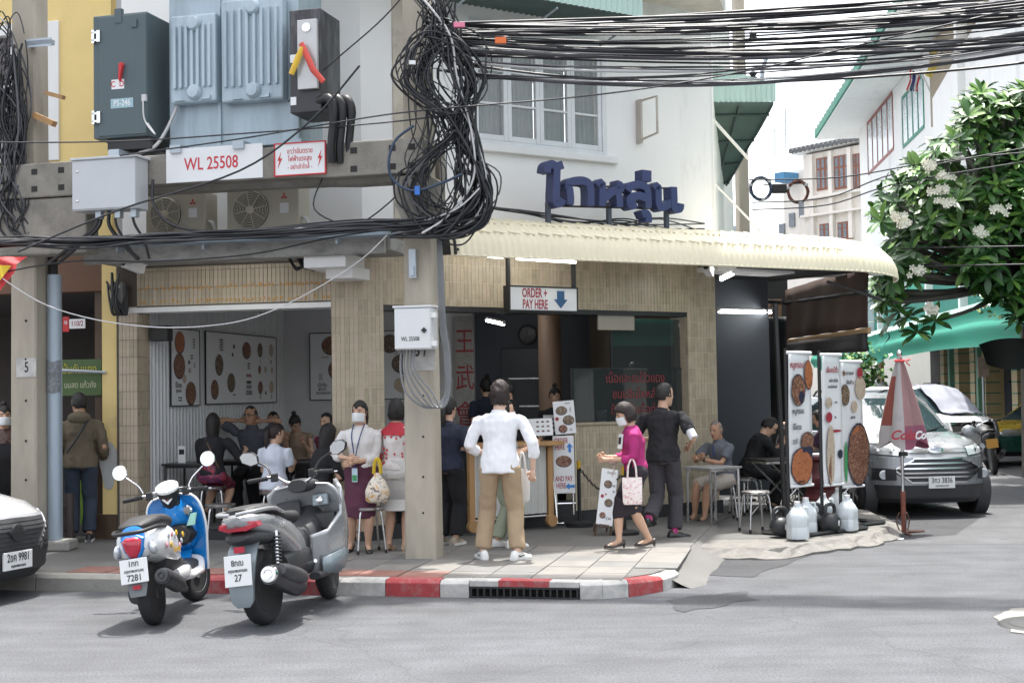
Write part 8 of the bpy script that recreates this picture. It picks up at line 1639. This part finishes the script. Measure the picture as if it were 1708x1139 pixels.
# --- pole with cable coils, street lamp, flags
pq=P(1244,600,27); t=thing('utility_pole','slim concrete pole carrying cable coils at the mouth of the side street','utility pole',loc=(pq.x,pq.y,0)); b=MB(); squarepole(b,V((pq.x,pq.y,0)),.26,.2,11,.2); b.build('shaft',m_conc,t,M=W(t))
for k,y in enumerate((60,90,127,150)):
    b=MB(); b.M=Matrix.Translation(P(1256,y,26.8)); b.lathe([(.05,-.09),(.09,-.05),(.05,0),(.09,.05),(.04,.09)],10); b.build('insulator',m_black,t,M=W(t)@Matrix.Identity(4))
def coil(label,px,py,r_,m):
    c=P(px,py,26.4); t=thing('cable_coil',label,'coil',loc=c[:]); b=MB()
    for k in range(9): rr=r_*rnd.uniform(.82,1); b.tube([(rr*cos(a)*.92,rnd.uniform(-.04,.04),rr*sin(a)) for a in [2*PI*j/22 for j in range(22)]],.014,5,True)
    b.build('coil',m,t,smooth=60)
    for a in (40,160,280): b=MB(); b.box((r_*.9*cos(R(a)),0,r_*.9*sin(R(a))),(.07,.09,.05)); b.build('tie',m_cable3,t)
coil('dark blue coil of cable hanging against the slim pole',1269,315,.24,K('coil_navy',(.04,.06,.1),.5)); coil('brown coil of cable hanging right of the slim pole',1331,320,.23,K('coil_brown',(.16,.06,.045),.6))
t=thing('splice_box','black cable splice box between the two hanging coils','box',loc=P(1299,315,26.4)[:]); b=MB(); b.bb(-.13,.15,-.06,.06,-.09,.09); b.build('case',m_black,t,bev=.02); b=MB(); b.tube([(-.3,0,.08),(.45,0,.1)],.012,5); b.build('wire',m_cable,t)
t=thing('street_lamp','grey street lamp head on a long curved arm over the wires','street lamp',loc=P(1270,130,30)[:]); wt=W(t); b=MB(); b.tube(spline([P(1270,140,30),P(1275,105,30),P(1295,92,30),P(1390,88,30),P(1432,90,30)],5),.05,6); b.build('arm',m_galv,t,M=wt,smooth=60); b=MB(); b.ell(P(1449,89,30),(.3,.14,.07),12,6); b.build('lamp_head',m_galv,t,M=wt,smooth=180)
def flag(label,p0,p1,cols,fpts,Y):
    t=thing('flag',label,'flag',loc=P(*p0,Y)[:]); wt=W(t); b=MB(); b.tube([P(*p0,Y),P(*p1,Y)],.035,5); b.build('flagpole',m_wh,t,M=wt)
    a,c,d,e=[P(*q,Y-.05) for q in fpts]; n=len(cols); b=MB()
    for k in range(n):
        b.k=k; b.grid(lambda s,q:lerp(lerp(a,c,lerp(k/n,(k+1)/n,s)),lerp(e,d,lerp(k/n,(k+1)/n,s)),q)+V((.03*sin(q*5+k),.12*sin(q*7+k*.8),0)),2,8)
    b.build('cloth',cols,t,M=wt,smooth=180)
m_fr=K('flag_red',(.55,.04,.06),.8); m_fw=K('flag_white',(.75,.75,.75),.8); m_fb=K('flag_blue',(.05,.04,.2),.8)
flag('Thai national flag in red white and blue on a slanting pole of the white building',(1525,97),(1556,163),[m_fr,m_fw,m_fb,m_fb,m_fw,m_fr],[(1518,110),(1534,128),(1529,155),(1514,150)],44)
flag('yellow flag on a white pole beside the national flag',(1552,68),(1602,135),[K('flag_yellow',(.65,.5,.12),.8)]*2,[(1556,74),(1570,95),(1556,130),(1546,125)],42)
# ================================================================ TREES
def leafmesh(name,L,wd,m,curl):
    b=MB(); rows=[(0,.12),(.25,.55),(.55,1),(.8,.8),(1,.05)]
    vs_=[]; 
    for t_,w_ in rows:
        z=curl*t_*t_*L; vs_+= [(-wd*w_,t_*L,z+.25*wd*w_),(0,t_*L,z),(wd*w_,t_*L,z+.25*wd*w_)]
    b.add(vs_,[(i*3+j,i*3+j+1,i*3+j+4,i*3+j+3) for i in range(4) for j in (0,1)]); me=b.me(name,m,180); return me
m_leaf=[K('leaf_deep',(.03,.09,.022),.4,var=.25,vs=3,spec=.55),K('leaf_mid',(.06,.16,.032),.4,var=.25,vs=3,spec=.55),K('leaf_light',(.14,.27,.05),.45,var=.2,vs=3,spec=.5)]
m_bark=K('grey_bark',(.13,.12,.105),.9,var=.3,bump=.5,bs=20); m_flw=K('blossom_white',(.75,.72,.62),.7)
FT=thing('frangipani_tree','broad frangipani tree with big glossy leaves and white blossom clusters','tree',loc=P(1790,760,24)[:]); FT.location.z=0; wt=W(FT)
base=FT.location.copy(); Yt=23.0
hub=P(1700,450,Yt); b=MB(); b.tube(spline([base,base+V((-.1,0,.9)),base+V((.1,.1,1.8)),hub],5),[.2]*6+[.16]*6+[.12]*4,10); b.build('trunk',m_bark,FT,M=wt,smooth=60)
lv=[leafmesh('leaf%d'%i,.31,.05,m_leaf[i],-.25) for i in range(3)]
ros=[]
for k in range(4200):
    px=rnd.uniform(1455,1800); py=rnd.uniform(125,575)
    # outline of the crown in the photo: lobes
    top=max(135,330-1.05*(px-1460)+ (30 if 1560<px<1600 else 0)) if px<1640 else 150+20*sin(px*.05)
    bot=455+ (40 if px<1530 else 0)+ (70 if px>1640 else 0)+ (20*sin(px*.09))
    lft=1462+ (20 if 380<py<430 else 0)
    if px<lft or py<top or py>bot: continue
    if 1545<px<1640 and 455<py<555 and rnd.random()<.75: continue
    if noise.noise(V((px*.02,py*.02,3)))<-.33: continue
    ros.append((px,py,Yt+rnd.uniform(-1.6,1.6)*(1-abs((py-330)/300)**2*.6)))
    if len(ros)>=800: break
for px,py in ((1530,555),(1560,535),(1515,530),(1500,520),(1478,505),(1490,490),(1480,540)): ros.append((px,py,Yt-.5+rnd.uniform(-.6,.6)))
leaves=[]
for px,py,Y in ros:
    c=P(px,py,Y); out=(c-P(1640,380,Yt+.3)); out.z=abs(out.z)*.6+.7; out.normalize(); up_=(out+V((rnd.uniform(-.3,.3),rnd.uniform(-.6,.1),.5))).normalized(); Q=up_.to_track_quat('Z','Y').to_matrix().to_4x4()
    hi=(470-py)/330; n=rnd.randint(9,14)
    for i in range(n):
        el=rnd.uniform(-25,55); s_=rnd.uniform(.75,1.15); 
        M_=Matrix.Translation(c)@Q@Matrix.Rotation(2*PI*i/n+rnd.uniform(-.25,.25),4,'Z')@Matrix.Rotation(R(el),4,'X')@Matrix.Diagonal((s_,s_,s_,1)); r_=rnd.random()+.35*hi*(el>10)  # light greens favoured high in the crown, painting in its sunlit top
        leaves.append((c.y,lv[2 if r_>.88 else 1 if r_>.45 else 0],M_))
leaves.sort(key=lambda q:q[0])
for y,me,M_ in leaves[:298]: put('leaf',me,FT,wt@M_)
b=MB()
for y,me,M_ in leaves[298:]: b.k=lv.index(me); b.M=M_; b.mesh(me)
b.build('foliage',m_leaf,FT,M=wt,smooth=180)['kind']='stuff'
b=MB()
for px,py,Y in ros[::3]:
    c=P(px,py,Y); b.tube(spline([hub.lerp(c,.15)+V((0,0,-.2)),hub.lerp(c,.6)+V((rnd.uniform(-.2,.2),0,-.15)),c],4),[.05]*4+[.035]*4+[.025],5)
b.build('branches',m_bark,FT,M=wt,smooth=60)['kind']='stuff'
for px,py in ((1550,275),(1578,295),(1568,318),(1576,338),(1668,348),(1634,386),(1508,372),(1495,362),(1530,452),(1550,515)):
    b=MB(); c=P(px,py,Yt-1.9)
    for k in range(12):
        p=c+V((rnd.gauss(0,.06),rnd.gauss(0,.05),rnd.gauss(0,.035)))
        for i in range(5): a=2*PI*i/5+k; b.add([p,p+V((.045*cos(a),-.01,.045*sin(a))),p+V((.06*cos(a+.5),-.02,.06*sin(a+.5))),p+V((.04*cos(a+.9),-.01,.04*sin(a+.9)))],[(0,1,2,3)])
    b.build('blossom_cluster',m_flw,FT,M=wt)['kind']='stuff'
def bush(name,label,cx,cy,Y,rx,ry,n,m,cat='tree',L=.1,trunk=True):
    c=P(cx,cy,Y); t=thing(name,label,cat,loc=(c.x,c.y,0)); wt=W(t); b=MB()
    for k in range(n):
        a=rnd.uniform(0,2*PI); z=rnd.uniform(-1,1); rr=rnd.random()**.4; p=c+V((rx*rr*math.sqrt(1-z*z)*cos(a),rx*.8*rr*math.sqrt(1-z*z)*sin(a),ry*rr*z))
        if noise.noise(p*1.6)<-.2: continue
        for i in range(6):
            q=p+V((rnd.gauss(0,.12),rnd.gauss(0,.12),rnd.gauss(0,.1))); d=V((rnd.uniform(-1,1),rnd.uniform(-1,1),rnd.uniform(-.4,.8))).normalized()*L; e=d.cross(V((rnd.uniform(-1,1),rnd.uniform(-1,1),1))).normalized()*L*.45; b.k=i%3; b.add([q,q+d*.5+e,q+d,q+d*.5-e],[(0,1,2,3)])
    b.build('crown',m,t,M=wt)['kind']='stuff'
    if trunk: b=MB(); b.tube([V((c.x,c.y,0)),c],[.12,.05],7); b.build('trunk',m_bark,t,M=wt)
bush('feathery_tree','small yellow green feathery tree at the right edge above the taxi',1705,455,25.5,1.0,.85,420,[K('leaf_yellow',(.18,.24,.03),.6,var=.2),K('leaf_lime',(.12,.2,.03),.6,var=.2),m_leaf[1]])
bush('street_shrub','green leafy shrub growing behind the last banner',1432,625,36,.8,.7,160,m_leaf,'shrub',.14)
t=thing('parked_vehicle','white parked van glimpsed behind the banners at the far side of the street','van',loc=P(1442,690,46)[:]); t.location.z=0
rr_=[(.3,-2,2,.8),(.9,-2.05,2.05,.85),(1.0,-1.9,2.05,.84),(1.6,-1.3,2.0,.75),(1.9,-1.0,1.9,.65)]
b=MB()
for i,(z,yf,yr,w_) in enumerate(rr_[:-1]):
    b.k=[0,0,1,0][i]; b.loft([[V((w2*sgp(cos(a),.5),(f2+r2)/2+(r2-f2)/2*sgp(sin(a),.5),z2)) for a in [2*PI*(j+.5)/28 for j in range(28)]] for z2,f2,r2,w2 in rr_[i:i+2]],caps=(i==3))
b.build('body',[m_whitep,m_glassc],t,smooth=50)
t=thing('dark_net','dark shade net hanging under the frangipani tree at the right','net',loc=P(1690,590,24.5)[:]); b=MB(); a=[P(1632,575,24.5),P(1760,560,24.2),P(1760,615,24.2),P(1645,608,24.5)]; b.grid(lambda s,q:lerp(lerp(a[0],a[1],s),lerp(a[3],a[2],s),q)+V((0,.1*sin(s*8),.06*sin(s*5+q*3))),20,8); b.build('net',K('net_black',(.02,.024,.024),.8,var=.4,vs=9),t,M=W(t),smooth=180)
t=thing('street_sign','thin post with a small pale sign in front of the dark shops','sign',loc=P(1642,700,34)[:]); t.location.z=0; a=P(1642,612,34); b=MB(); b.cyl((0,0,0),(0,0,a.z+.2),.035,n=8); b.build('post',m_galv,t); b=MB(); b.bb(-.14,.14,-.05,-.03,a.z-.25,a.z+.25); b.build('panel',K('sign_pale',(.5,.4,.35),.6,var=.3,vs=6),t)
b=MB(); b.bb(-60,80,0,.5,0,4.5); 
far=thing('far_shophouses','row of distant shophouses closing the view behind the corner','building',loc=(0,110,0)); b.build('wall',m_crm,far)
for k in range(28): b=MB(); x=-58+k*5; b.bb(x,x+3.6,-.1,.0,.2,2.9); b.build('shopfront',m_dark,far); b=MB(); b.bb(x-.3,x+3.9,-1.2,.0,3.0,3.2); b.build('shop_canopy',m_roofg,far)
# ================================================================ small joined pieces: one object each
SPLIT={'valve_boss','bolt_hole','bolt_pocket','lifting_lug','gland','lock','cross_rail','arrow','lightning_mark','shoe_mark','holder','mounting_ear','headlight_bulb','roof_rib','clamp','label_plate','bracket','window_sash_','ear_loop','side_window'}
def islands(o):
    me=o.data; n=len(me.vertices); par=list(range(n))
    def fd(i):
        while par[i]!=i: par[i]=par[par[i]]; i=par[i]
        return i
    for p in me.polygons:
        a=fd(p.vertices[0])
        for v in p.vertices[1:]: par[fd(v)]=a
    g={}
    for p in me.polygons: g.setdefault(fd(p.vertices[0]),[]).append(p)
    return list(g.values())
for o in [o for o in COL.objects if o.type=='MESH' and o.parent]:
    k=o.name.split('.')[0]
    if k in('print','side_graphic','pier_joint','emblem'): o['kind']='stuff'
    if k in SPLIT:
        gs_=islands(o)
        if len(gs_)<2: continue
        me=o.data
        for q,ps in enumerate(gs_):
            b=MB(); mp={}
            for p in ps:
                for v in p.vertices:
                    if v not in mp: mp[v]=len(b.v); b.v.append(me.vertices[v].co[:])
                b.f.append(tuple(mp[v] for v in p.vertices)); b.m.append(p.material_index)
            nm=b.me(k,list(me.materials),40)
            if q==0: o.data=nm
            else:
                c=o.copy(); c.data=nm; COL.objects.link(c)
bpy.data.scenes.remove(TS)
